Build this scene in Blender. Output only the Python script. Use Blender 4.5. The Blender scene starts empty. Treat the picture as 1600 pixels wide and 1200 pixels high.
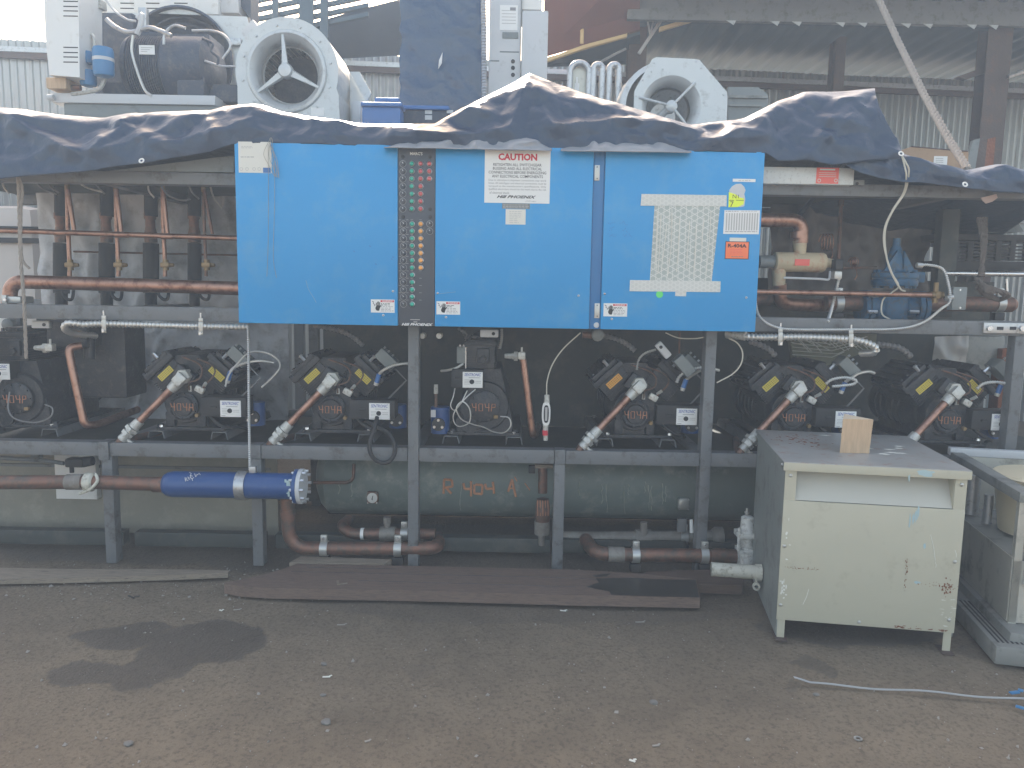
import bpy, bmesh, math, random
from mathutils import Vector, Matrix, noise
R = math.radians
C = bpy.context.scene.collection
scene = bpy.context.scene
random.seed(7)

# ------------------------------------------------------------------ camera, sky, sun, exposure
FPX, PITCH, ROLL, CAMZ = 1209.0, R(-7.0), R(1.0), 1.5
_f = Vector((0, math.cos(PITCH), math.sin(PITCH)))
_r0 = Vector((1, 0, 0)); _u0 = _r0.cross(_f)
_r = math.cos(ROLL)*_r0 + math.sin(ROLL)*_u0
_u = math.cos(ROLL)*_u0 - math.sin(ROLL)*_r0
cam_data = bpy.data.cameras.new('camera')
cam = bpy.data.objects.new('camera', cam_data); C.objects.link(cam)
cam.matrix_world = Matrix(((_r.x, _u.x, -_f.x, 0), (_r.y, _u.y, -_f.y, 0), (_r.z, _u.z, -_f.z, CAMZ), (0, 0, 0, 1)))
cam_data.sensor_width = 36.0; cam_data.lens = FPX*36.0/1600.0
cam_data.clip_start = 0.05; cam_data.clip_end = 2000
scene.camera = cam

SUN_EL, SUN_AZ = R(40.0), R(-10.0)          # azimuth from +Y towards +X
world = bpy.data.worlds.new('World'); scene.world = world; world.use_nodes = True
wn = world.node_tree
sky = wn.nodes.new('ShaderNodeTexSky'); sky.sky_type = 'NISHITA'; sky.sun_disc = False
sky.sun_elevation = SUN_EL; sky.sun_rotation = SUN_AZ
sky.air_density = 1.0; sky.dust_density = 4.0; sky.ozone_density = 1.0
bg = wn.nodes['Background']; bg.inputs['Strength'].default_value = 0.15
tint = wn.nodes.new('ShaderNodeMix'); tint.data_type = 'RGBA'; tint.blend_type = 'MULTIPLY'; tint.inputs[0].default_value = 1.0
tint.inputs[7].default_value = (1.14, .965, .755, 1)          # hazy daylight rather than a deep blue sky
wn.links.new(sky.outputs[0], tint.inputs[6]); wn.links.new(tint.outputs[2], bg.inputs['Color'])
sl = bpy.data.lights.new('sun', 'SUN'); sl.energy = 3.2; sl.angle = R(0.6); sl.color = (1.0, 0.95, 0.87)
so = bpy.data.objects.new('sun', sl); C.objects.link(so)
_sd = Vector((math.sin(SUN_AZ)*math.cos(SUN_EL), math.cos(SUN_AZ)*math.cos(SUN_EL), math.sin(SUN_EL)))
so.rotation_euler = _sd.to_track_quat('Z', 'Y').to_euler()
scene.view_settings.view_transform = 'Standard'; scene.view_settings.look = 'None'
scene.view_settings.exposure = 2.06; scene.view_settings.gamma = 1.0
scene.cycles.max_bounces = 8; scene.cycles.volume_bounces = 0
HAZE = 0.0118

# ------------------------------------------------------------------ measuring the place from the photograph
def P(px, py, Y):
    d = _r*((px-800)/FPX) + _u*((600-py)/FPX) + _f
    t = Y/d.y
    return Vector((t*d.x, Y, CAMZ + t*d.z))
def G(px, py, z=0.0):
    d = _r*((px-800)/FPX) + _u*((600-py)/FPX) + _f
    t = (z-CAMZ)/d.z
    return Vector((t*d.x, t*d.y, z))
def pm(Y): return Y*1.02/FPX                 # metres per photo pixel at depth Y

# ------------------------------------------------------------------ materials
MATS = {}
def mat(name, col, rough=0.6, metal=0.0, var=0.18, scale=5.0, bump=0.0, bscale=60.0, dirt=None, dirt_amt=0.35, spec=0.5, stretch=None, coat=0.0):
    if name in MATS: return MATS[name]
    m = bpy.data.materials.new(name); m.use_nodes = True; nt = m.node_tree
    b = nt.nodes['Principled BSDF']
    tc = nt.nodes.new('ShaderNodeTexCoord'); src = tc.outputs['Object']
    if stretch:
        mp = nt.nodes.new('ShaderNodeMapping'); mp.inputs['Scale'].default_value = stretch
        nt.links.new(src, mp.inputs['Vector']); src = mp.outputs[0]
    n = nt.nodes.new('ShaderNodeTexNoise'); n.inputs['Scale'].default_value = scale; n.inputs['Detail'].default_value = 6
    n.inputs['Roughness'].default_value = 0.62
    nt.links.new(src, n.inputs['Vector'])
    mx = nt.nodes.new('ShaderNodeMix'); mx.data_type = 'RGBA'
    mx.inputs[6].default_value = tuple(c*(1-var) for c in col)+(1,)
    mx.inputs[7].default_value = tuple(min(1, c*(1+var)) for c in col)+(1,)
    nt.links.new(n.outputs['Fac'], mx.inputs[0]); out = mx.outputs[2]
    if dirt:
        n2 = nt.nodes.new('ShaderNodeTexNoise'); n2.inputs['Scale'].default_value = scale*2.3; n2.inputs['Detail'].default_value = 8
        n2.inputs['Roughness'].default_value = 0.7
        nt.links.new(src, n2.inputs['Vector'])
        cr = nt.nodes.new('ShaderNodeValToRGB'); cr.color_ramp.elements[0].position = 0.62-dirt_amt*0.4; cr.color_ramp.elements[1].position = 0.78-dirt_amt*0.3
        nt.links.new(n2.outputs['Fac'], cr.inputs[0])
        m2 = nt.nodes.new('ShaderNodeMix'); m2.data_type = 'RGBA'
        nt.links.new(cr.outputs[0], m2.inputs[0]); nt.links.new(out, m2.inputs[6]); m2.inputs[7].default_value = tuple(dirt)+(1,)
        out = m2.outputs[2]
    nt.links.new(out, b.inputs['Base Color'])
    b.inputs['Metallic'].default_value = metal
    b.inputs['Specular IOR Level'].default_value = spec
    if coat: b.inputs['Coat Weight'].default_value = coat
    rr = nt.nodes.new('ShaderNodeMapRange'); rr.inputs[3].default_value = max(0.05, rough-0.12); rr.inputs[4].default_value = min(1, rough+0.12)
    nt.links.new(n.outputs['Fac'], rr.inputs[0]); nt.links.new(rr.outputs[0], b.inputs['Roughness'])
    if bump:
        n3 = nt.nodes.new('ShaderNodeTexNoise'); n3.inputs['Scale'].default_value = bscale; n3.inputs['Detail'].default_value = 4
        nt.links.new(src, n3.inputs['Vector'])
        bp = nt.nodes.new('ShaderNodeBump'); bp.inputs['Strength'].default_value = bump; bp.inputs['Distance'].default_value = 0.01
        nt.links.new(n3.outputs['Fac'], bp.inputs['Height']); nt.links.new(bp.outputs[0], b.inputs['Normal'])
    MATS[name] = m
    return m
FRAME = mat('grey_frame_paint', (.135, .142, .147), .5, dirt=(.05, .045, .04), dirt_amt=.25, bump=.08)
BLUE = mat('cabinet_blue_paint', (.004, .255, .57), .32, var=.07, scale=2.0, dirt=(.04, .28, .55), dirt_amt=.32, bump=.05, bscale=2.5)
BLUE_DK = mat('cabinet_blue_recess', (.015, .15, .36), .4, var=.1)
PANEL = mat('charcoal_panel', (.045, .054, .070), .45, var=.1)
WHITE = mat('white_paper', (.72, .72, .70), .6, var=.04)
CREAM = mat('cream_label', (.64, .63, .57), .6, var=.05)
INK = mat('black_ink', (.02, .02, .022), .7, var=.05)
GINK = mat('grey_ink', (.22, .22, .23), .7, var=.05)
LINK = mat('pale_ink', (.42, .41, .40), .7, var=.05)
RED = mat('red_ink', (.55, .03, .05), .6, var=.05)
SALMON = mat('salmon_label', (.75, .13, .10), .5, var=.06)
ORANGE = mat('orange_label', (.85, .19, .07), .5, var=.05)
ORPAINT = mat('orange_marker', (.42, .19, .11), .7, var=.3, scale=60)
YELLOW = mat('yellow_label', (.60, .48, .06), .5, var=.08)
AMBERL = mat('amber_label', (.68, .33, .05), .5, var=.1)
FLUO = mat('fluorescent_yellow', (.72, .85, .05), .6, var=.04)
GREEN = mat('green_sticker', (.10, .65, .16), .5, var=.05)
BLUEINK = mat('blue_ink', (.03, .06, .30), .6, var=.05)
BLACK = mat('black_machine_paint', (.018, .021, .026), .45, var=.3, scale=9, dirt=(.065, .064, .064), dirt_amt=.25, bump=.3, bscale=90)
BLACK2 = mat('black_rubber', (.02, .02, .021), .65, var=.2)
COPPER = mat('weathered_copper', (.36, .205, .15), .38, .85, var=.3, scale=9, dirt=(.16, .075, .05), dirt_amt=.35, bump=.05)
COPPER_DK = mat('tarnished_copper', (.20, .105, .075), .5, .6, var=.3, scale=8, dirt=(.10, .09, .075), dirt_amt=.45, bump=.08)
VERDI = mat('painted_copper', (.19, .17, .15), .6, .15, var=.3, scale=9, dirt=(.24, .24, .21), dirt_amt=.4, bump=.1)
BRASS = mat('brass', (.26, .18, .09), .5, .6, var=.2)
STEEL = mat('galvanised_steel', (.46, .47, .48), .42, .8, var=.2, scale=14, dirt=(.2, .19, .18), dirt_amt=.2)
CHROME = mat('bright_steel', (.62, .62, .62), .28, .95, var=.12)
ZINC = mat('zinc_clamp', (.46, .46, .44), .4, .7, var=.12, scale=20)
CONDUIT = mat('flexible_conduit_steel', (.56, .55, .52), .38, .75, var=.15, scale=20)
DKCOND = mat('dark_conduit_steel', (.22, .22, .22), .5, .6, var=.2)
GREYBOX = mat('grey_box_paint', (.17, .19, .19), .5, var=.12, dirt=(.1, .1, .1), dirt_amt=.2)
ELBOW = mat('cast_fitting', (.50, .50, .47), .5, .45, var=.2, scale=30, dirt=(.25, .22, .18), dirt_amt=.3)
FILTERBLUE = mat('filter_blue_paint', (.012, .06, .20), .35, var=.12, dirt=(.04, .09, .22), dirt_amt=.2, bump=.05)
VALVEBLUE = mat('valve_teal_paint', (.015, .085, .17), .5, var=.25, scale=14, dirt=(.05, .06, .06), dirt_amt=.3)
CANBLUE = mat('can_blue_paint', (.03, .17, .36), .4, var=.15)
TANK = mat('tank_green_grey_paint', (.14, .175, .165), .5, var=.25, scale=3, dirt=(.26, .28, .25), dirt_amt=.25, bump=.05)
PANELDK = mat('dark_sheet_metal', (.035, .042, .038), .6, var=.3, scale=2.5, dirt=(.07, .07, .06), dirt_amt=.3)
INSUL = mat('black_foam_insulation', (.025, .027, .03), .8, var=.25, bump=.2)
FOIL = mat('grey_insulation_sheet', (.42, .43, .45), .55, .1, var=.4, scale=4, dirt=(.25, .25, .25), dirt_amt=.3, bump=.6, bscale=9)
TARP = mat('navy_tarpaulin', (.015, .036, .076), .42, var=.2, scale=3, dirt=(.03, .05, .08), dirt_amt=.15, bump=.6, bscale=22)
TARP_IN = mat('silver_tarpaulin_underside', (.24, .25, .27), .45, var=.15, scale=4, bump=.4, bscale=8)
BROWNTARP = mat('brown_tarpaulin', (.10, .088, .08), .45, var=.4, scale=3, bump=.8, bscale=6)
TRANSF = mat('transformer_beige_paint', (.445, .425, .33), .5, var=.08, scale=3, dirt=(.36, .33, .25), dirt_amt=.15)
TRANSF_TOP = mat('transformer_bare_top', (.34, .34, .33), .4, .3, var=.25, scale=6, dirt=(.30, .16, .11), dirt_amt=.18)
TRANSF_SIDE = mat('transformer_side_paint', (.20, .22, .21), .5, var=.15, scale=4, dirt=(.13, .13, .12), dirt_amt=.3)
RUST = mat('rust', (.20, .075, .04), .85, var=.4, scale=25, bump=.3)
SKYPAINT = mat('light_blue_paint_smear', (.36, .48, .50), .5, var=.12, scale=30)
SCRATCH = mat('pale_scratch', (.66, .66, .6), .6, var=.1)
PVC = mat('dirty_pvc', (.50, .49, .42), .5, var=.15, scale=12, dirt=(.2, .18, .13), dirt_amt=.3)
WOODRAW = mat('fresh_cut_wood', (.50, .35, .22), .7, var=.34, scale=7, stretch=(14, 14, 1.4), bump=.15)
WOODEND = mat('pale_wood_end', (.62, .50, .36), .75, var=.1, scale=20)
PLANK = mat('dark_weathered_plank', (.105, .068, .050), .75, var=.4, scale=4, stretch=(1, 14, 14), dirt=(.06, .045, .038), dirt_amt=.3, bump=.5, bscale=30)
PLANKEND = mat('worn_brown_timber', (.165, .112, .086), .65, var=.35, scale=7, dirt=(.085, .065, .054), dirt_amt=.35, bump=.4, stretch=(1.2, 14, 14))
OIL = mat('oil_stain', (.03, .028, .026), .35, var=.2)
STRAW = mat('pale_timber', (.25, .205, .155), .8, var=.3, scale=6, stretch=(1, 12, 12), dirt=(.12, .10, .08), dirt_amt=.3, bump=.4)
YTIMBER = mat('yellow_timber', (.62, .45, .22), .75, var=.2, scale=9)
CARD = mat('cardboard', (.38, .25, .155), .8, var=.1, scale=4, dirt=(.28, .18, .11), dirt_amt=.2)
ROPE = mat('hemp_rope', (.33, .29, .25), .9, var=.25, scale=60, bump=.6, bscale=300)
ROPEDK = mat('grimy_rope', (.13, .11, .095), .9, var=.3, scale=60, bump=.6, bscale=300)
WIRE = mat('pale_wire', (.55, .52, .44), .6, var=.1)
GALV = mat('corrugated_galvanised_sheet', (.36, .37, .37), .36, .75, var=.3, scale=3, stretch=(5, 5, .25), dirt=(.24, .17, .13), dirt_amt=.12)
ROOF = mat('roof_sheet_underside', (.05, .085, .115), .6, .2, var=.25, scale=3, stretch=(4, .5, 1))
STEELPOST = mat('brown_steel_post', (.075, .052, .045), .65, var=.35, scale=5, dirt=(.12, .06, .04), dirt_amt=.25, bump=.2)
REDROOF = mat('red_oxide_roof', (.20, .085, .075), .65, var=.2, scale=3)
DUCT = mat('pale_duct_metal', (.50, .52, .52), .45, .35, var=.1, scale=5, dirt=(.34, .34, .33), dirt_amt=.2)
WHITEMETAL = mat('white_enamel', (.68, .68, .66), .4, var=.05, scale=4, dirt=(.5, .47, .42), dirt_amt=.12)
OFFWHITE = mat('light_grey_enamel', (.50, .51, .52), .45, var=.06, dirt=(.38, .38, .37), dirt_amt=.15)
DKBLUE = mat('dark_blue_machine_paint', (.03, .045, .075), .5, var=.3, scale=8, dirt=(.08, .085, .095), dirt_amt=.3, bump=.25)
WRAP = mat('dark_blue_plastic_wrap', (.012, .045, .11), .2, var=.25, scale=4, bump=1.0, bscale=16, coat=.3)
BLUECRATE = mat('blue_plastic', (.03, .13, .36), .4, var=.15)
STAINLESS = mat('dull_stainless', (.5, .49, .43), .4, .35, var=.2, scale=3, dirt=(.2, .2, .18), dirt_amt=.25)
MACHGREY = mat('machine_grey', (.22, .225, .21), .55, .2, var=.2, scale=3, dirt=(.09, .09, .085), dirt_amt=.3)
BUCKET = mat('yellowed_plastic', (.60, .52, .36), .45, var=.1)
VALVEGREY = mat('light_grey_valve_paint', (.55, .55, .52), .5, var=.15, scale=20, dirt=(.25, .23, .2), dirt_amt=.3)
TAN = mat('tan_insulation', (.46, .38, .25), .6, var=.2, scale=8, dirt=(.42, .20, .13), dirt_amt=.25)
GLASSY = mat('gauge_dial', (.6, .6, .57), .2, var=.05)
LGREEN = mat('green_lens', (.03, .35, .25), .25, var=.1)
LRED = mat('red_lens', (.50, .10, .10), .25, var=.1)
LAMBER = mat('amber_lens', (.80, .36, .09), .25, var=.1)
STONE = mat('pale_grit', (.28, .26, .23), .85, var=.5, scale=1.5)

def fibre_mat(name, sc, c0, c1, p0):
    m = bpy.data.materials.new(name); m.use_nodes = True; nt = m.node_tree; b = nt.nodes['Principled BSDF']
    tc = nt.nodes.new('ShaderNodeTexCoord')
    acc = None
    for ang in (0, 60, 120):
        mp = nt.nodes.new('ShaderNodeMapping'); mp.inputs['Rotation'].default_value = (0, R(ang+90*0), 0)
        nt.links.new(tc.outputs['Object'], mp.inputs['Vector'])
        w = nt.nodes.new('ShaderNodeTexWave'); w.wave_type = 'BANDS'; w.bands_direction = 'X'; w.inputs['Scale'].default_value = sc
        w.inputs['Distortion'].default_value = 0.25
        nt.links.new(mp.outputs[0], w.inputs['Vector'])
        cr = nt.nodes.new('ShaderNodeValToRGB'); cr.color_ramp.elements[0].position = p0; cr.color_ramp.elements[1].position = .995
        nt.links.new(w.outputs['Color'], cr.inputs[0])
        if acc is None: acc = cr.outputs[0]
        else:
            mm = nt.nodes.new('ShaderNodeMath'); mm.operation = 'MAXIMUM'
            nt.links.new(acc, mm.inputs[0]); nt.links.new(cr.outputs[0], mm.inputs[1]); acc = mm.outputs[0]
    n = nt.nodes.new('ShaderNodeTexNoise'); n.inputs['Scale'].default_value = 5
    nt.links.new(tc.outputs['Object'], n.inputs['Vector'])
    base = nt.nodes.new('ShaderNodeMix'); base.data_type = 'RGBA'
    base.inputs[6].default_value = c0; base.inputs[7].default_value = c1; nt.links.new(n.outputs['Fac'], base.inputs[0])
    mx = nt.nodes.new('ShaderNodeMix'); mx.data_type = 'RGBA'; mx.inputs[7].default_value = (.62, .62, .58, 1)
    nt.links.new(acc, mx.inputs[0]); nt.links.new(base.outputs[2], mx.inputs[6])
    nt.links.new(mx.outputs[2], b.inputs['Base Color']); b.inputs['Roughness'].default_value = .3
    return m
FIBRE = fibre_mat('reinforced_film', 11.5, (.29, .33, .31, 1), (.42, .45, .42, 1), .93)
FIBRE2 = fibre_mat('reinforced_tape_film', 17, (.46, .47, .44, 1), (.60, .60, .56, 1), .9)

# ------------------------------------------------------------------ mesh builder
class MB:
    def __init__(s, m=None):
        s.v = []; s.f = []; s.mi = []; s.mats = []; s.cur = 0
        if m: s.m(m)
    def m(s, m):
        if m not in s.mats: s.mats.append(m)
        s.cur = s.mats.index(m); return s
    def add(s, vs, fs):
        o = len(s.v); s.v += [Vector(v) for v in vs]
        for f in fs: s.f.append([i+o for i in f]); s.mi.append(s.cur)
        return s
    def box(s, c, size, rot=None, bev=0.0):
        x, y, z = (q/2 for q in size); c = Vector(c)
        if bev > 0:
            bm = bmesh.new(); bmesh.ops.create_cube(bm, size=1)
            for v in bm.verts: v.co = Vector((v.co.x*size[0], v.co.y*size[1], v.co.z*size[2]))
            bmesh.ops.bevel(bm, geom=bm.edges[:], offset=min(bev, .45*min(size)), segments=2, affect='EDGES', profile=.6)
            vs = [v.co.copy() for v in bm.verts]; bm.verts.index_update()
            fs = [[v.index for v in f.verts] for f in bm.faces]; bm.free()
        else:
            vs = [Vector((a, b, d)) for a in (-x, x) for b in (-y, y) for d in (-z, z)]
            fs = [(0, 1, 3, 2), (4, 6, 7, 5), (0, 4, 5, 1), (2, 3, 7, 6), (0, 2, 6, 4), (1, 5, 7, 3)]
        if rot is not None: vs = [rot @ v for v in vs]
        return s.add([v+c for v in vs], fs)
    def bb(s, x0, x1, y0, y1, z0, z1, bev=0.0):
        return s.box(((x0+x1)/2, (y0+y1)/2, (z0+z1)/2), (abs(x1-x0), abs(y1-y0), abs(z1-z0)), None, bev)
    def pbox(s, x0, y0, x1, y1, Y, d, bev=0.0):          # photo rectangle at depth Y, d metres deep, standing square in the place
        xm, ym = (x0+x1)/2, (y0+y1)/2
        return s.bb(P(x0, ym, Y).x, P(x1, ym, Y).x, Y, Y+d, P(xm, y1, Y).z, P(xm, y0, Y).z, bev)
    def tube(s, pts, r, seg=12, caps=True, radii=None):
        pts = [Vector(p) for p in pts]; n = len(pts); prev = None; vs = []; fs = []
        for i, p in enumerate(pts):
            t = (pts[min(i+1, n-1)] - pts[max(i-1, 0)])
            t = t.normalized() if t.length > 1e-9 else Vector((0, 0, 1))
            if prev is None:
                a = Vector((0, 0, 1)) if abs(t.z) < .9 else Vector((1, 0, 0))
                e = t.cross(a).normalized()
            else:
                e = (prev - t*prev.dot(t)); e = e.normalized() if e.length > 1e-6 else t.orthogonal().normalized()
            prev = e; g = t.cross(e); rr = radii[i] if radii else r
            for k in range(seg):
                a = 2*math.pi*k/seg; vs.append(p + (e*math.cos(a)+g*math.sin(a))*rr)
        for i in range(n-1):
            for k in range(seg):
                k2 = (k+1) % seg; fs.append((i*seg+k, i*seg+k2, (i+1)*seg+k2, (i+1)*seg+k))
        if caps:
            fs.append(tuple(range(seg))[::-1]); fs.append(tuple((n-1)*seg+k for k in range(seg)))
        return s.add(vs, fs)
    def cyl(s, a, b, r, r2=None, seg=20):
        return s.tube([a, b], r, seg, True, [r, r if r2 is None else r2])
    def ribbed(s, pts, r, pitch=None, seg=8, depth=.8):
        pts = [Vector(p) for p in pts]; pitch = pitch or r*.55; out = []; rad = []
        L = [0]
        for i in range(1, len(pts)): L.append(L[-1]+(pts[i]-pts[i-1]).length)
        n = max(4, int(L[-1]/(pitch*.5))); j = 0
        for i in range(n+1):
            d = L[-1]*i/n
            while j < len(L)-2 and L[j+1] < d: j += 1
            t = (d-L[j])/max(1e-9, L[j+1]-L[j]); out.append(pts[j].lerp(pts[j+1], min(1, t))); rad.append(r if i % 2 else r*depth)
        return s.tube(out, r, seg, True, rad)
    def lathe(s, prof, o, axis=(0, -1, 0), seg=32, cap=True):
        ax = Vector(axis).normalized(); a = ax.orthogonal().normalized(); b = ax.cross(a); o = Vector(o); vs = []; fs = []
        for (r, h) in prof:
            for k in range(seg):
                t = 2*math.pi*k/seg; vs.append(o + ax*h + (a*math.cos(t)+b*math.sin(t))*r)
        for i in range(len(prof)-1):
            for k in range(seg):
                k2 = (k+1) % seg; fs.append((i*seg+k, i*seg+k2, (i+1)*seg+k2, (i+1)*seg+k))
        if cap:
            fs.append(tuple(range(seg))[::-1]); fs.append(tuple((len(prof)-1)*seg+k for k in range(seg)))
        return s.add(vs, fs)
    def prism(s, poly, d):                               # poly: list of Vectors, extruded by vector d
        n = len(poly); d = Vector(d); vs = [Vector(p) for p in poly]+[Vector(p)+d for p in poly]
        fs = [tuple(range(n))[::-1], tuple(range(n, 2*n))]+[(i, (i+1) % n, (i+1) % n+n, i+n) for i in range(n)]
        return s.add(vs, fs)
    def pprism(s, pts, Y, d): return s.prism([P(x, y, Y) for x, y in pts], (0, d, 0))
    def quad(s, a, b, c, d): return s.add([a, b, c, d], [(0, 1, 2, 3)])
    def text(s, txt, c, h, w=None, shear=0.0, bold=0.0, rot=0.0, frame=None, font_h=True):
        cu = bpy.data.curves.new('t', 'FONT'); cu.body = txt; cu.align_x = 'CENTER'; cu.align_y = 'CENTER'; cu.shear = shear; cu.offset = bold
        cu.resolution_u = 2
        ob = bpy.data.objects.new('t', cu); C.objects.link(ob)
        dg = bpy.context.evaluated_depsgraph_get(); me = bpy.data.meshes.new_from_object(ob.evaluated_get(dg))
        vs = [v.co.copy() for v in me.vertices]; fs = [tuple(p.vertices) for p in me.polygons]
        bpy.data.objects.remove(ob); bpy.data.curves.remove(cu); bpy.data.meshes.remove(me)
        if not vs: return s
        x0 = min(v.x for v in vs); x1 = max(v.x for v in vs); y0 = min(v.y for v in vs); y1 = max(v.y for v in vs)
        ky = h/(y1-y0); kx = (w/(x1-x0)) if w else ky
        ca, sa = math.cos(rot), math.sin(rot); c = Vector(c); out = []
        for v in vs:
            X = (v.x-(x0+x1)/2)*kx; Z = (v.y-(y0+y1)/2)*ky
            X, Z = X*ca-Z*sa, X*sa+Z*ca
            out.append(c + (frame @ Vector((X, 0, Z)) if frame is not None else Vector((X, 0, Z))))
        return s.add(out, fs)
    def build(s, name, parent=None, local=False, smooth=40, origin=None):
        me = bpy.data.meshes.new(name)
        if parent is None and not local:
            xs = [v.x for v in s.v]; ys = [v.y for v in s.v]; zs = [v.z for v in s.v]
            off = Vector(origin) if origin else Vector(((min(xs)+max(xs))/2, (min(ys)+max(ys))/2, min(zs)))
        elif parent is not None and not local:
            r = parent
            while r.parent: r = r.parent
            off = r.location.copy()
        else: off = Vector((0, 0, 0))
        me.from_pydata([v-off for v in s.v], [], s.f)
        for m in s.mats: me.materials.append(m)
        me.polygons.foreach_set('material_index', s.mi)
        bm = bmesh.new(); bm.from_mesh(me); bmesh.ops.recalc_face_normals(bm, faces=bm.faces[:]); bm.to_mesh(me); bm.free()
        if smooth:
            me.polygons.foreach_set('use_smooth', [True]*len(me.polygons))
            me.set_sharp_from_angle(angle=R(smooth))
        me.update()
        o = bpy.data.objects.new(name, me); C.objects.link(o)
        if parent is not None: o.parent = parent
        elif not local: o.location = off
        return o
def tag(o, label=None, cat=None, group=None, kind=None):
    if label: o['label'] = label
    if cat: o['category'] = cat
    if group: o['group'] = group
    if kind: o['kind'] = kind
    return o
def thing(name, loc, label, cat, group=None):
    o = bpy.data.objects.new(name, None); C.objects.link(o); o.location = loc; o.empty_display_size = .1
    return tag(o, label, cat, group)
def kids(o): return [c for c in C.objects if c.parent is o]
def copy_tree(o, parent=None):
    c = o.copy(); C.objects.link(c)
    if parent is not None: c.parent = parent
    for ch in kids(o): copy_tree(ch, c)
    return c
def spline(pts, n=8):
    pts = [Vector(p) for p in pts]; q = [pts[0]*2-pts[1]]+pts+[pts[-1]*2-pts[-2]]; out = []
    for i in range(1, len(q)-2):
        a, b, c, d = q[i-1:i+3]
        for k in range(n):
            t = k/n; out.append(.5*((2*b)+(c-a)*t+(2*a-5*b+4*c-d)*t*t+(3*b-a-3*c+d)*t**3))
    return out+[pts[-1]]
def bend(pts, r, n=7):
    pts = [Vector(p) for p in pts]; out = [pts[0]]
    for i in range(1, len(pts)-1):
        a, b, c = pts[i-1:i+2]; u = (a-b); v = (c-b); l = min(r, u.length*.48, v.length*.48)
        p0 = b+u.normalized()*l; p1 = b+v.normalized()*l
        for k in range(n+1):
            t = k/n; out.append(p0*(1-t)**2+b*2*t*(1-t)+p1*t*t)
    return out+[pts[-1]]
def pts(lst, Y=None):                                    # list of (px,py[,Y])
    return [P(q[0], q[1], q[2] if len(q) > 2 else Y) for q in lst]

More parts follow.
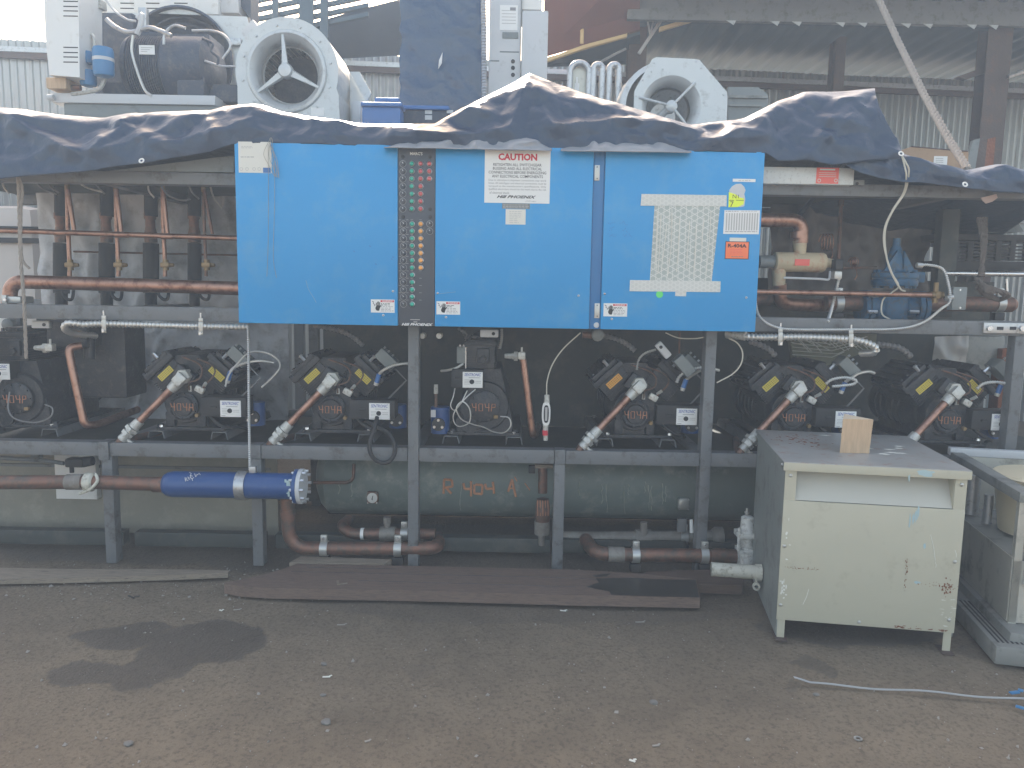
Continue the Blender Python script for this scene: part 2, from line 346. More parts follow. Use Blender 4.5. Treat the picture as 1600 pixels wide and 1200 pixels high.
# ------------------------------------------------------------------ ground
def ground_mat():
    m = bpy.data.materials.new('oily_dirt_ground'); m.use_nodes = True; nt = m.node_tree; b = nt.nodes['Principled BSDF']; L = nt.links.new
    geo = nt.nodes.new('ShaderNodeNewGeometry'); pos = geo.outputs['Position']
    def noi(sc, det=6, ro=.6):
        n = nt.nodes.new('ShaderNodeTexNoise'); n.inputs['Scale'].default_value = sc; n.inputs['Detail'].default_value = det; n.inputs['Roughness'].default_value = ro
        L(pos, n.inputs['Vector']); return n
    def ramp(src, stops):
        r = nt.nodes.new('ShaderNodeValToRGB'); e = r.color_ramp.elements
        e[0].position, e[0].color = stops[0]; e[1].position, e[1].color = stops[-1]
        for p, c in stops[1:-1]:
            q = e.new(p); q.color = c
        L(src, r.inputs[0]); return r
    def mix(f, a, c, mode='MIX'):
        x = nt.nodes.new('ShaderNodeMix'); x.data_type = 'RGBA'; x.blend_type = mode
        for v, k in ((f, 0), (a, 6), (c, 7)):
            if isinstance(v, (tuple, float)): x.inputs[k].default_value = v
            else: L(v, x.inputs[k])
        return x.outputs[2]
    def mth(op, a, c=None):
        x = nt.nodes.new('ShaderNodeMath'); x.operation = op
        for v, k in ((a, 0), (c, 1)):
            if v is None: continue
            if isinstance(v, (int, float)): x.inputs[k].default_value = v
            else: L(v, x.inputs[k])
        return x.outputs[0]
    big = noi(.9, 8, .65); med = noi(5, 8, .7); fine = noi(60, 4, .7)
    c = ramp(big.outputs['Fac'], [(.3, (0.121, 0.098, 0.071, 1)), (.5, (0.165, 0.132, 0.095, 1)), (.72, (0.208, 0.166, 0.117, 1))]).outputs[0]
    c = mix(ramp(med.outputs['Fac'], [(.45, (0, 0, 0, 1)), (.75, (.45, .45, .45, 1))]).outputs[0], c, (0.251, 0.202, 0.142, 1))
    c = mix(ramp(fine.outputs['Fac'], [(.48, (0, 0, 0, 1)), (.66, (.7, .7, .7, 1))]).outputs[0], c, (0.082, 0.067, 0.049, 1))
    v = nt.nodes.new('ShaderNodeTexVoronoi'); v.inputs['Scale'].default_value = 48; L(pos, v.inputs['Vector'])
    grit = ramp(v.outputs['Distance'], [(.10, (1, 1, 1, 1)), (.16, (0, 0, 0, 1))]).outputs[0]
    sel = ramp(v.outputs['Color'], [(.66, (0, 0, 0, 1)), (.74, (1, 1, 1, 1))]).outputs[0]
    gm = mth('MULTIPLY', grit, sel)
    c = mix(mth('MULTIPLY', gm, .45), c, (0.387, 0.356, 0.298, 1))
    # oil stains, each with its own outline, plus painted shade under rack and transformer
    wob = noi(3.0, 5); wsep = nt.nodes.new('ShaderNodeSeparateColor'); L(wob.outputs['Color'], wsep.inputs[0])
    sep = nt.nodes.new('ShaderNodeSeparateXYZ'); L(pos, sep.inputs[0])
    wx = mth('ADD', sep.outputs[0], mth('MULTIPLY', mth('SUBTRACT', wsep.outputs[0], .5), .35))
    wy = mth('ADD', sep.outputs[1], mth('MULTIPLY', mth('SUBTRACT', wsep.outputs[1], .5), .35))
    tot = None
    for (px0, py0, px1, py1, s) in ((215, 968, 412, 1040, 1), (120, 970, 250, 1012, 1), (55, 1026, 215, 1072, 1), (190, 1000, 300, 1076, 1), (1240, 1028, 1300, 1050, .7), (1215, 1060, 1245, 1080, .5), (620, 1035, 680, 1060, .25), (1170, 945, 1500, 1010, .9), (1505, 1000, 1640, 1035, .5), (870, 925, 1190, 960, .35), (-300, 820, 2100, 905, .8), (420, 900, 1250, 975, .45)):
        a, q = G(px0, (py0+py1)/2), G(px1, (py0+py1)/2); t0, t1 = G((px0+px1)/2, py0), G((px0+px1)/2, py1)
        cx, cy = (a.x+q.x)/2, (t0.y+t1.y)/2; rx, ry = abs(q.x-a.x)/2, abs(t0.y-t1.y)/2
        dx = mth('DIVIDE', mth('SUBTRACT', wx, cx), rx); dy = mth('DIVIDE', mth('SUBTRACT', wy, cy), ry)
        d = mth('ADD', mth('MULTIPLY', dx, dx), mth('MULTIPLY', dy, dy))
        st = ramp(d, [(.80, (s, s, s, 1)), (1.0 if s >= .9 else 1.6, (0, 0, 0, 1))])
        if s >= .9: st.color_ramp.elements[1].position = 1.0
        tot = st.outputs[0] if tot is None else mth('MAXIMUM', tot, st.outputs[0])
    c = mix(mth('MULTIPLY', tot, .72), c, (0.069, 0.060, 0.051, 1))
    L(c, b.inputs['Base Color'])
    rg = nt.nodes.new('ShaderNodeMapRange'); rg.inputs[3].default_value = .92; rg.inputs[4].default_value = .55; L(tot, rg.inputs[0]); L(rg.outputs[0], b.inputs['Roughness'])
    b.inputs['Specular IOR Level'].default_value = .3
    h = mth('ADD', mth('MULTIPLY', med.outputs['Fac'], .8), mth('ADD', mth('MULTIPLY', fine.outputs['Fac'], .35), mth('MULTIPLY', gm, .5)))
    bp = nt.nodes.new('ShaderNodeBump'); bp.inputs['Strength'].default_value = 1.0; bp.inputs['Distance'].default_value = .02
    L(h, bp.inputs['Height']); L(bp.outputs[0], b.inputs['Normal'])
    return m
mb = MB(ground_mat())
NX, NY = 120, 100
def gz(x, y): return .012*(noise.noise(Vector((x*.9, y*.9, 3)))+.5*noise.noise(Vector((x*2.7, y*2.7, 9)))) - .012
vs = [(-4+8*i/NX, 1.2+3.2*j/NY, 0) for j in range(NY+1) for i in range(NX+1)]
vs = [(x, y, gz(x, y)*min(1, (4+x)*2, (4-x)*2, (y-1.2)*3, (4.4-y)*3)) for x, y, z in vs]
mb.add(vs, [(j*(NX+1)+i, j*(NX+1)+i+1, (j+1)*(NX+1)+i+1, (j+1)*(NX+1)+i) for j in range(NY) for i in range(NX)])
F_ = 300
for (x0, x1, y0, y1) in ((-F_, F_, -F_, 1.2), (-F_, F_, 4.4, F_), (-F_, -4, 1.2, 4.4), (4, F_, 1.2, 4.4)):
    mb.quad((x0, y0, 0), (x1, y0, 0), (x1, y1, 0), (x0, y1, 0))
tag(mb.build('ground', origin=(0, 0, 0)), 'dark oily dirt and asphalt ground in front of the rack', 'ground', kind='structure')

# loose grit and litter
mb = MB(STONE)
rg = random.Random(3)
for i in range(1000):
    x = rg.uniform(-3, 3); y = 2.0+2.2*rg.random()
    if rg.random() < .35: y = rg.gauss(3.75, .12); x = rg.uniform(-2.9, -.9)
    s = rg.choice((.0025, .003, 0.0035, .004, .007))*rg.uniform(.7, 1.4)
    if x > 1.05 and y > 3.0: continue
    z = gz(x, y)
    M_ = Matrix.Rotation(rg.random()*6, 3, 'Z') @ Matrix.Rotation(rg.random()*2, 3, 'X')
    vv = [M_ @ Vector((a*s*rg.uniform(.7, 1.3), b*s*rg.uniform(.7, 1.3), c*s*rg.uniform(.4, .8)))+Vector((x, y, z+s*.2)) for a, b, c in ((1, 0, 0), (-1, 0, 0), (0, 1, 0), (0, -1, 0), (0, 0, 1), (0, 0, -1))]
    mb.add(vv, [(0, 2, 4), (2, 1, 4), (1, 3, 4), (3, 0, 4), (2, 0, 5), (1, 2, 5), (3, 1, 5), (0, 3, 5)])
tag(mb.build('grit', smooth=0), 'loose pale grit and crumbs scattered over the dark ground', 'grit', kind='stuff')
for n, (px, py, a, l) in enumerate(((370, 950, .2, .05), (345, 951, -.5, .03), (533, 973, .1, .06), (880, 950, -.2, .05), (1000, 967, .1, .07), (510, 1055, .1, .05), (574, 1155, .5, .03), (988, 1186, -.5, .035), (1025, 1162, .2, .04), (205, 930, -.6, .09))):
    g = G(px, py); l *= .6; mb = MB((STONE, SCRATCH)[n % 2] if n != 9 else BLACK2)
    mb.box(g+Vector((0, 0, gz(g.x, g.y)+.004)), (l, .008, .003), Matrix.Rotation(a, 3, 'Z'), .001)
    mb.box(g+Vector((l*.45, .006, gz(g.x, g.y)+.005)), (l*.5, .007, .002), Matrix.Rotation(a+.7, 3, 'Z'), .001)
    tag(mb.build('scrap'), ['torn paper scrap on the dirt under the left post', 'small white scrap left of the torn paper', 'white sliver in front of the plank end', 'white wood sliver under the plank middle', 'pale flattened scrap in front of the plank right end', 'thin white sliver in the open dirt below the oil stain', 'tiny white scrap near the bottom edge of the dirt', 'bent white chip in the near foreground dirt', 'thin chip beside the steel washer', 'thin dark bent stick lying on the pale dirt'][n], 'scrap', 'scraps of litter on the ground')
g = G(1341, 1151); mb = MB(STEEL); mb.lathe([(.008, 0), (.014, 0), (.014, .003), (.008, .003), (.008, 0)], g+Vector((0, 0, gz(g.x, g.y)+.003)), (0, 0, 1), 20, False)
tag(mb.build('washer'), 'small round steel washer lying on the dirt near the camera', 'washer')
for n, (px, py, s) in enumerate(((510, 1125, .016), (1022, 1095, .013), (201, 1158, .014), (506, 1035, .011), (505, 1083, .01), (1275, 1085, .01))):
    g = G(px, py); bm = bmesh.new(); bmesh.ops.create_icosphere(bm, subdivisions=2, radius=s); mb = MB(STONE)
    for v in bm.verts: v.co = Vector((v.co.x*1.2, v.co.y, v.co.z*.6))*(1+.35*noise.noise(v.co*90+Vector((n*7, 0, 0))))+g+Vector((0, 0, gz(g.x, g.y)+s*.35))
    bm.verts.index_update(); mb.add([v.co.copy() for v in bm.verts], [[v.index for v in f.verts] for f in bm.faces]); bm.free()
    mb.mats[0] = mat('grey_pebble', (.17, .16, .145), .85, var=.4, scale=30)
    tag(mb.build('pebble', smooth=0), ['largest grey pebble alone in the middle of the foreground dirt', 'grey pebble in the dirt in front of the transformer', 'brown clod in the dirt near the lower left', 'small pebble right of the oil stain', 'smallest pebble just above the largest one', 'small dark pebble by the metal strip end'][n], 'pebble', 'pebbles on the ground')

# ------------------------------------------------------------------ rack frame
YF = 4.0
XL, XR = -3.25, 3.25
ZB = .66                                                 # top of the compressor deck beam
rack = thing('refrigeration_rack_frame', (0, 4.0, 0), 'long dark grey square tube steel frame carrying the compressors and the blue cabinet', 'rack')
def X(px, Y=YF, py=600): return P(px, py, Y).x
def beam(x0, x1, y0, y1, z0, z1, name='beam', m=FRAME): return MB(m).bb(x0, x1, y0, y1, z0, z1, .004).build(name, rack)
x165, x400, x646, x873, x1107, x1590 = X(169, py=780), X(401, py=780), X(646, py=650), X(873.5, py=780), X(1104, py=680), X(1590, py=600)
xs_low = [XL, X(160), X(393), X(640), X(866), X(1098), XR]
segs = [(XL, x165-.01), (x165+.02, x400-.03), (x400+.03, x646-.03), (x646+.03, x873-.03), (x873+.03, x1107-.03), (x1107+.03, XR)]
for a, b in segs: beam(a, b, YF, YF+.08, .588, ZB, 'deck_beam')
beam(x165-.035, x165+.018, YF-.012, YF+.08, .568, ZB+.006, 'splice_plate')
beam(XL, XR, YF, YF+.08, 1.305, 1.378, 'middle_beam'); beam(XL, XR, YF, YF+.08, 1.995, 2.055, 'top_beam')
for a, b in ((XL, x165-.031), (x165+.031, x400-.031), (x400+.031, x646-.031), (x646+.031, x873-.031), (x873+.031, x1107-.031), (x1107+.031, XR)): beam(a, b, YF+.20, YF+.27, .03, .11, 'base_rail', PANELDK)  # rails coloured dark in place of the shade under the tank
for x, z1 in ((x165, .586), (x400, .586), (x873, .586)): beam(x-.028, x+.028, YF+.002, YF+.07, 0, z1, 'post')
for x in (x400, x873): beam(x-.028, x+.028, YF-.006, YF+.07, .5875, ZB+.004, 'post')
for x in (x646, x1107): beam(x-.028, x+.028, YF-.008, YF+.07, 0, 1.304, 'post')
beam(x1590-.03, x1590+.03, YF+.004, YF+.07, .662, 1.303, 'post')
beam(X(1465, 4.5)-.05, X(1465, 4.5)+.05, 4.5, 4.58, 1.379, 1.994, 'post', PANELDK); beam(X(10)-.2, X(10)-.12, YF+.01, YF+.08, .662, 1.303, 'post')
YB = 5.15
for z0, z1 in ((.588, .66), (1.305, 1.378), (1.995, 2.055), (.035, .115)): beam(XL, XR, YB, YB+.08, z0, z1, 'rear_beam')
for px in (-60, 169, 401, 646, 873, 1104, 1465, 1720): beam(X(px)-.03, X(px)+.03, YB+.002, YB+.078, .002, 2.0, 'rear_post')
for px in (169, 646, 1104, 1465): beam(X(px)-.03, X(px)+.03, YF+.081, YB-.001, 1.31, 1.37, 'cross_member'); beam(X(px)-.03, X(px)+.03, YF+.081, YB-.001, .59, .655, 'cross_member')
for px in (169, 430, 646, 873, 1104, 1465): beam(X(px)-.03, X(px)+.03, YF+.081, YB-.001, 1.998, 2.05, 'cross_member')
# unistrut bracket on the middle beam at right
mb = MB(STEEL); mb.pbox(1537, 505, 1640, 521, YF-.014, .013, .002); mb.m(INK)
for px in (1563, 1583): mb.pbox(px-5, 510.5, px+5, 515.5, YF-.0155, .002)
mb.m(CHROME)
for px in (1545, 1596): p = P(px, 513, YF-.014); mb.cyl(p, p-Vector((0, .012, 0)), .016, .014, 6)
mb.build('strut_bracket', rack)
# sheets hung behind
def sheet(name, px0, py0, px1, py1, Y, m, amp, label, cat, seed=0, nx=60, nz=40):
    a = P(px0, (py0+py1)/2, Y).x; b = P(px1, (py0+py1)/2, Y).x; z0 = P((px0+px1)/2, py1, Y).z; z1 = P((px0+px1)/2, py0, Y).z
    mb = MB(m); vs = []
    for side in (0, .004):
        for j in range(nz+1):
            for i in range(nx+1):
                x = a+(b-a)*i/nx; z = z0+(z1-z0)*j/nz
                d = amp*(noise.noise(Vector((x*3+seed, z*3, 0)))+.6*abs(noise.noise(Vector((x*7+seed, z*5, 2))))*2-.6+.25*noise.noise(Vector((x*20, z*14, seed))))
                vs.append((x+amp*.3*noise.noise(Vector((z*4, x, seed))), Y+d+side, z+amp*.4*noise.noise(Vector((x*4, z, seed+5)))))
    n = (nx+1)*(nz+1); fs = []
    for j in range(nz):
        for i in range(nx):
            q = (j*(nx+1)+i, j*(nx+1)+i+1, (j+1)*(nx+1)+i+1, (j+1)*(nx+1)+i); fs.append(q); fs.append(tuple(k+n for k in q[::-1]))
    mb.add(vs, fs); return tag(mb.build(name, smooth=60), label, cat)
sheet('insulation_sheet', 62, 292, 372, 480, 5.05, FOIL, .05, 'crumpled grey insulation sheet hung behind the upper left pipes', 'insulation sheet')
sheet('insulation_sheet', 145, 500, 452, 690, 5.0, FOIL, .07, 'crumpled grey insulation sheet hanging behind the V compressor under the conduit straps', 'insulation sheet', 4)
sheet('brown_tarpaulin', 1200, 318, 1452, 470, 4.95, BROWNTARP, .06, 'creased dull brown tarpaulin hung behind the blue teal valve', 'tarpaulin', 8)
mb = MB(PANELDK); mb.bb(X(440), XR, 4.95, 4.96, .01, .585); mb.bb(X(440), X(1180), 4.9, 4.91, .628, 1.99); mb.bb(X(1180), XR-.1, 5.12, 5.13, .628, 1.60); mb.bb(XL+.1, X(150), 5.12, 5.13, .628, 1.3)  # lowest sheet is added, its dark colour standing in for shade under the deck
tag(mb.build('rear_sheet_and_shade_backing'), 'dark sheet metal behind the compressors and added dark shade backing under the deck', 'panel')
mb = MB(PANELDK); mb.m(mat('dusty_olive_panel', (.21, .20, .16), .7, var=.25, scale=2.5, dirt=(.27, .25, .2), dirt_amt=.3)); mb.bb(XL, X(430, 4.4), 4.4, 4.41, .04, .575)
mb.m(FRAME); mb.bb(XL, X(420, 4.4), 4.385, 4.399, .43, .445)
tag(mb.build('lower_dark_panel'), 'dark dusty sheet panel under the deck left of the receiver tank', 'panel')
# dark floor of the deck
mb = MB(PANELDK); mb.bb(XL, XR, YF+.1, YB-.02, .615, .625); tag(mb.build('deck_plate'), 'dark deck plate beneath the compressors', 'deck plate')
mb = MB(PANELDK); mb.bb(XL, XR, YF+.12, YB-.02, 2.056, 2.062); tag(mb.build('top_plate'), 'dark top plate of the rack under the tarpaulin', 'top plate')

# ------------------------------------------------------------------ receiver tank
Yt = 4.62; cz = .36; rt = .235
xa, xb = X(500, 4.45), X(1215, 4.45)
tank = thing('receiver_tank', ((xa+xb)/2, Yt, 0), 'long horizontal dark green grey receiver tank with orange writing under the deck', 'tank')
mb = MB(TANK); mb.lathe([(.02, -.06), (.12, -.045), (.19, -.015), (rt, .03), (rt, xb-xa-.03), (.19, xb-xa+.015), (.12, xb-xa+.045), (.02, xb-xa+.06)], (xa, Yt, cz), (1, 0, 0), 48)
mb.build('shell', tank)
def on_tank(px, py, lift=.003):
    d = _r*((px-800)/FPX) + _u*((600-py)/FPX) + _f; o = Vector((0, 0, CAMZ)); rr = rt+lift
    a = d.y**2+d.z**2; bq = 2*(d.y*(o.y-Yt)+d.z*(o.z-cz)); cq = (o.y-Yt)**2+(o.z-cz)**2-rr*rr
    t = (-bq-math.sqrt(max(0, bq*bq-4*a*cq)))/(2*a); return o+d*t
mb = MB(mat('orange_tank_marker', (.52, .25, .14), .7, var=.5, scale=40))
def stroke(lst, w=.0075):
    for a, b in zip(lst[:-1], lst[1:]): mb.tube([on_tank(*a), on_tank((a[0]+b[0])/2, (a[1]+b[1])/2), on_tank(*b)], w, 6)
stroke([(693, 771), (694, 749), (706, 750), (707, 760), (695, 762)]); stroke([(697, 762), (705, 771)])
stroke([(724, 755), (726, 764), (738, 764)]); stroke([(736, 752), (736, 775)])
stroke([(741, 757), (741, 771), (753, 772), (754, 758), (743, 757)]); stroke([(758, 756), (760, 764), (773, 763)]); stroke([(770, 753), (772, 771)])
stroke([(794, 768), (800, 749), (806, 776)]); stroke([(796, 763), (805, 763)], .004); stroke([(804, 745), (808, 752)], .003); stroke([(820, 755), (828, 766)], .003)
mb.build('marking', tank)
mb = MB(mat('pale_runs', (.30, .33, .30), .6, var=.15)); rr = random.Random(9)
for px in (941, 948, 976, 982, 1008, 1014, 1018, 1036, 1040, 530, 550, 720, 905):
    y0 = 752+rr.random()*10; l = rr.uniform(15, 55); stk_ = [(px+rr.uniform(-1.5, 1.5), y0+l*k/5) for k in range(6)]
    for a, b in zip(stk_[:-1], stk_[1:]): mb.tube([on_tank(*a, lift=.0), on_tank(*b, lift=.0)], rr.uniform(.0015, .004), 5)
mb.build('drip_streak', tank)
for px, py, dial in ((583, 776, True), (1067, 786, False)):
    p = on_tank(px, py, .0); mb = MB(ZINC if not dial else COPPER_DK)
    mb.box(p+Vector((0, -.012, 0)), (.068, .03, .072), None, .018)
    o = mb.build('sight_glass', tank)
    mb = MB(GLASSY if dial else ZINC); mb.lathe([(.030, 0), (.030, .004), (.024, .006), (.0, .006)], p+Vector((0, -.027, 0)), (0, -1, 0), 24); mb.m(INK)
    if dial:
        mb.box(p+Vector((.002, -.034, .004)), (.004, .002, .022), Matrix.Rotation(.3, 3, 'Y')); mb.text('4', p+Vector((0, -.0342, -.006)), .014)
    mb.m(CHROME)
    for sx in (-1, 1):
        for sz in (-1, 1): q = p+Vector((sx*.026, -.027, sz*.028)); mb.cyl(q, q-Vector((0, .006, 0)), .005, .005, 6)
    mb.build('dial' if dial else 'lens', o)

# ------------------------------------------------------------------ electrical cabinet
YC = 3.85
def cx(px): return P(px, 365, YC).x
X0, X1, Z0, Z1 = cx(369.5), cx(1188.5), 1.309, 2.181
cab = thing('electrical_cabinet', ((X0+X1)/2, YC, Z0), 'long bright blue three door electrical cabinet mounted on the rack front', 'cabinet')
mb = MB(BLUE); mb.bb(X0+.004, X1-.004, YC+.022, YC+.34, Z0+.003, Z1-.003, .004); mb.build('body', cab)
def PC(px, py, off=0.0): return P(px, py, YC-off)
def label_rect(m, px0, py0, px1, py1, off=.0012, th=.0012):
    mb = MB(m); mb.pbox(px0, py0, px1, py1, YC-off, th); return mb
def lines(mb, px0, py0, px1, py1, n, off, m=LINK, ragged=0, th=1.0):
    mb.m(m); rr = random.Random(int(px0*7+py0))
    for i in range(n):
        y = py0+(py1-py0)*(i+.5)/n; e = px1-(px1-px0)*ragged*rr.random(); x = px0
        while x < e-1:
            w = min(e-x, rr.uniform(2, 6)); a, b = P(x, y-th/2, YC-off), P(x+w, y+th/2, YC-off)
            mb.quad((a.x, YC-off, b.z), (b.x, YC-off, b.z), (b.x, YC-off, a.z), (a.x, YC-off, a.z)); x += w+1.2
def screw(px, py, parent, r=.007):
    p = PC(px, py); mb = MB(CHROME); mb.lathe([(r*1.1, 0), (r, .003), (r*.5, .005), (.0, .005)], p, (0, -1, 0), 14)
    mb.m(INK); mb.box(p+Vector((0, -.0055, 0)), (r*1.5, .001, .0015), Matrix.Rotation(.7, 3, 'Y')); mb.build('screw', parent)
d1 = MB(BLUE).bb(X0, cx(621.5), YC, YC+.02, Z0, Z1, .004).build('door', cab)
d2 = MB(BLUE).bb(cx(680), cx(924.5), YC, YC+.02, Z0, Z1, .004).build('door', cab)
d3 = MB(BLUE).bb(cx(942.5), X1, YC, YC+.02, Z0, Z1, .004).build('door', cab)
MB(BLUE_DK).bb(cx(925.2), cx(941.8), YC+.012, YC+.02, Z0, Z1, .002).build('centre_strip', cab)
for py0, py1 in ((258, 282), (474, 497)):
    mb = MB(ZINC); mb.pbox(929, py0, 937, py1, YC+.006, .006, .001); mb.m(INK)
    for y in (py0+3, py1-3): p = P(933, y, YC+.006); mb.cyl(p, p-Vector((0, .003, 0)), .003, .003, 8)
    mb.build('hinge', cab)
p = P(932, 508, YC+.012); MB(OFFWHITE).lathe([(.014, 0), (.013, .002), (0, .003)], p, (0, -1, 0), 20).build('hole_plug', cab)
# nameplate column with switches and lamps
MB(PANEL).bb(cx(622.2), cx(679.4), YC+.004, YC+.02, Z0+.004, Z1-.006, .002).build('control_panel', cab)
cp = [o for o in kids(cab) if o.name.startswith('control_panel')][0]
YP = YC+.004
mb = MB(WHITE); mb.text("MARC'S", P(650.5, 240, YP-.0008), .0145, .06, bold=.02)
mb.text('Hill PHOENIX', P(652, 507, YP-.0008), .0135, .155, shear=.35, bold=.03); mb.m(LINK)
for (a, b, y) in ((641, 656, 499.5), (646, 652, 503)):
    u, v = P(a, y-.7, YP-.0008), P(b, y+.7, YP-.0008); mb.quad((u.x, u.y, v.z), (v.x, v.y, v.z), (v.x, v.y, u.z), (u.x, u.y, u.z))
mb.build('lettering', cp)
def lens(px, py, m, on=False):
    p = P(px, py, YP); mb = MB(CHROME if m is not INK else PANEL)
    mb.lathe([(.0135, 0), (.0135, .003), (.0105, .006)], p, (0, -1, 0), 18, False); mb.m(m); mb.lathe([(.0108, .004), (.0095, .010), (.005, .013), (0, .0135)], p, (0, -1, 0), 16, False)
    return mb
def switch(px, py):
    p = P(px, py, YP); mb = MB(PANEL); mb.lathe([(.0145, 0), (.0135, .004), (.009, .004), (.008, .012), (0, .012)], p, (0, -1, 0), 16, False)
    mb.m(LINK); mb.lathe([(.0150, .0006), (.0165, .0006)], p, (0, -1, 0), 16, False); mb.m(WHITE); mb.box(p+Vector((0, -.0125, .004)), (.0022, .001, .009), Matrix.Rotation(-.6, 3, 'Y')); return mb
up = [256+i*11.75 for i in range(7)]; lo = [350+i*11.4 for i in range(12)]
for i, y in enumerate(up):
    switch(629.5, y).build('selector_switch', cp); lens(643.5, y, LGREEN).build('green_lamp', cp); lens(657.3, y, LRED).build('red_lamp', cp)
    if i < 3: lens(671, y, LRED).build('red_lamp', cp)
for i, y in enumerate(lo):
    switch(630.5, y).build('selector_switch', cp); lens(644, y, LGREEN).build('green_lamp', cp)
    if i < 7: lens(657.6, y, LAMBER).build('amber_lamp', cp)
for y in (350, 361.5): switch(671.5, y).build('selector_switch', cp)
mb = MB(LINK)
for y in lo:
    for px in (644, 657.6, 622+3.5, 637):
        a = P(px-2.5, y-6.3, YP-.0006); mb.quad(a, a+Vector((.012, 0, 0)), a+Vector((.012, 0, .0016)), a+Vector((0, 0, .0016)))
mb.build('caption_marks', cp)
for px, py in ((629, 245), (671.5, 245), (672, 327), (672, 339), (630, 339)):
    p = P(px, py, YP); MB(BLACK2).lathe([(.009, 0), (.008, .003), (0, .003)], p, (0, -1, 0), 14).build('screw', cp)
# paper at the top left of the first door
mb = label_rect(CREAM, 372.5, 221.5, 424, 270); lines(mb, 377, 228, 395, 232, 2, .0015); lines(mb, 376, 244.5, 399, 246, 1, .0015, GINK)
mb.m(BLUECRATE); mb.pbox(411, 262, 423, 270, YC-.0018, .0006); mb.m(LINK)
for px in (377, 386, 397, 405): mb.lathe([(.006, 0), (.008, 0)], P(px, 264, YC-.0018), (0, -1, 0), 12, False)
mb.build('notice', d1)
# warning stickers
def warning(px, py, par):
    mb = label_rect(WHITE, px, py, px+37, py+20.5); mb.m(INK); Y = YC-.0016
    palm = [(px+9.5, py+17.5), (px+13, py+17.5), (px+14.5, py+12), (px+14, py+9), (px+9, py+9), (px+7.5, py+12)]
    mb.pprism(palm, Y, .0003)
    for fx, fy in ((8.5, 5), (10.3, 3.4), (12, 3), (13.6, 4.2)):
        a, b = P(px+fx-.6, py+fy, Y), P(px+fx+.6, py+9.2, Y); mb.quad((a.x, Y, b.z), (b.x, Y, b.z), (b.x, Y, a.z), (a.x, Y, a.z))
    mb.tube([P(px+14.4, py+11.5, Y), P(px+16, py+8.5, Y)], .0022, 6); mb.tube([P(px+7.3, py+12.8, Y), P(px+9, py+16.5, Y)], .0022, 6)
    zz = [P(px+a, py+b, Y) for a, b in ((2, 2.5), (4.5, 4), (3.5, 6), (6.5, 8), (5.5, 10))]; mb.tube(zz, .0016, 6)
    mb.m(RED); a, b = P(px+15, py+1, Y), P(px+36, py+4.4, Y); mb.quad((a.x, Y, b.z), (b.x, Y, b.z), (b.x, Y, a.z), (a.x, Y, a.z))
    mb.m(WHITE); mb.text('WARNING', P(px+25.5, py+2.7, YC-.0021), .0075, .052, bold=.02)
    lines(mb, px+15.5, py+5.5, px+30, py+9.5, 2, .0018, INK, .5); lines(mb, px+15.5, py+10, px+35.5, py+19, 4, .0018, GINK, .3, .8)
    mb.build('warning_sticker', par)
warning(579.5, 468, d1); warning(682, 471, d2); warning(941.5+1.5, 474, d3)
for px, py, par in ((614, 455, d1), (599, 492.5, d1), (684, 458, d2), (697, 495.5, d2), (904, 462, d2), (943.8+1, 459, d3), (956, 498.5, d3), (1166, 465, d3)): screw(px, py, par, .0055)
# caution notice
mb = label_rect(WHITE, 757.2, 235, 859.5, 317.5, .0016, .0016); Y = YC-.0022
def tx(s, px, py, hpx, wpx, m, **k): mb.m(m); mb.text(s, P(px, py, Y), hpx*pm(YC), wpx*pm(YC), **k)
tx('CAUTION', 809, 245.3, 10.2, 58, RED, bold=.045)
a, b = P(780, 251.2, Y), P(838, 252.2, Y); mb.quad((a.x, Y, b.z), (b.x, Y, b.z), (b.x, Y, a.z), (a.x, Y, a.z))
for i, (s, w) in enumerate((('RETIGHTEN ALL SWITCHGEAR', 72), ('BUSSING AND ALL ELECTRICAL', 73), ('CONNECTIONS BEFORE ENERGIZING', 86), ('ANY ELECTRICAL COMPONENTS', 76))): tx(s, 808.5, 257.5+i*6.05, 4.1, w, INK, bold=.005)
for i, (s, w) in enumerate((('Due to vibration in shipment connections may work', 86), ('loose. All switchgear and electrical connections must be', 86), ("torqued to the manufacturer's specifications. Only", 86), ('qualified electricians should do this work due to the risk', 86), ('of electrical shock.', 30))): tx(s, 808.5-(28 if i == 4 else 0), 282.2+i*4.7, 3.6, w, GINK)
tx('Hill PHOENIX', 807, 307.6, 4.4, 59, INK, shear=.4, bold=.03); tx('a DOVER company', 829, 314.5, 2.0, 16, GINK)
mb.build('caution_notice', d2)
mb = label_rect(GREYBOX, 784.5, 317.8, 828, 326.3, .0008, .0008); lines(mb, 786, 319, 827, 326, 3, .0011, LINK); mb.build('rating_plate', d2)
mb = label_rect(CREAM, 790, 327, 821.3, 350.8, .0012); lines(mb, 796, 329, 816, 349, 7, .0016, LINK, .4, .9); mb.build('sticker', d2)
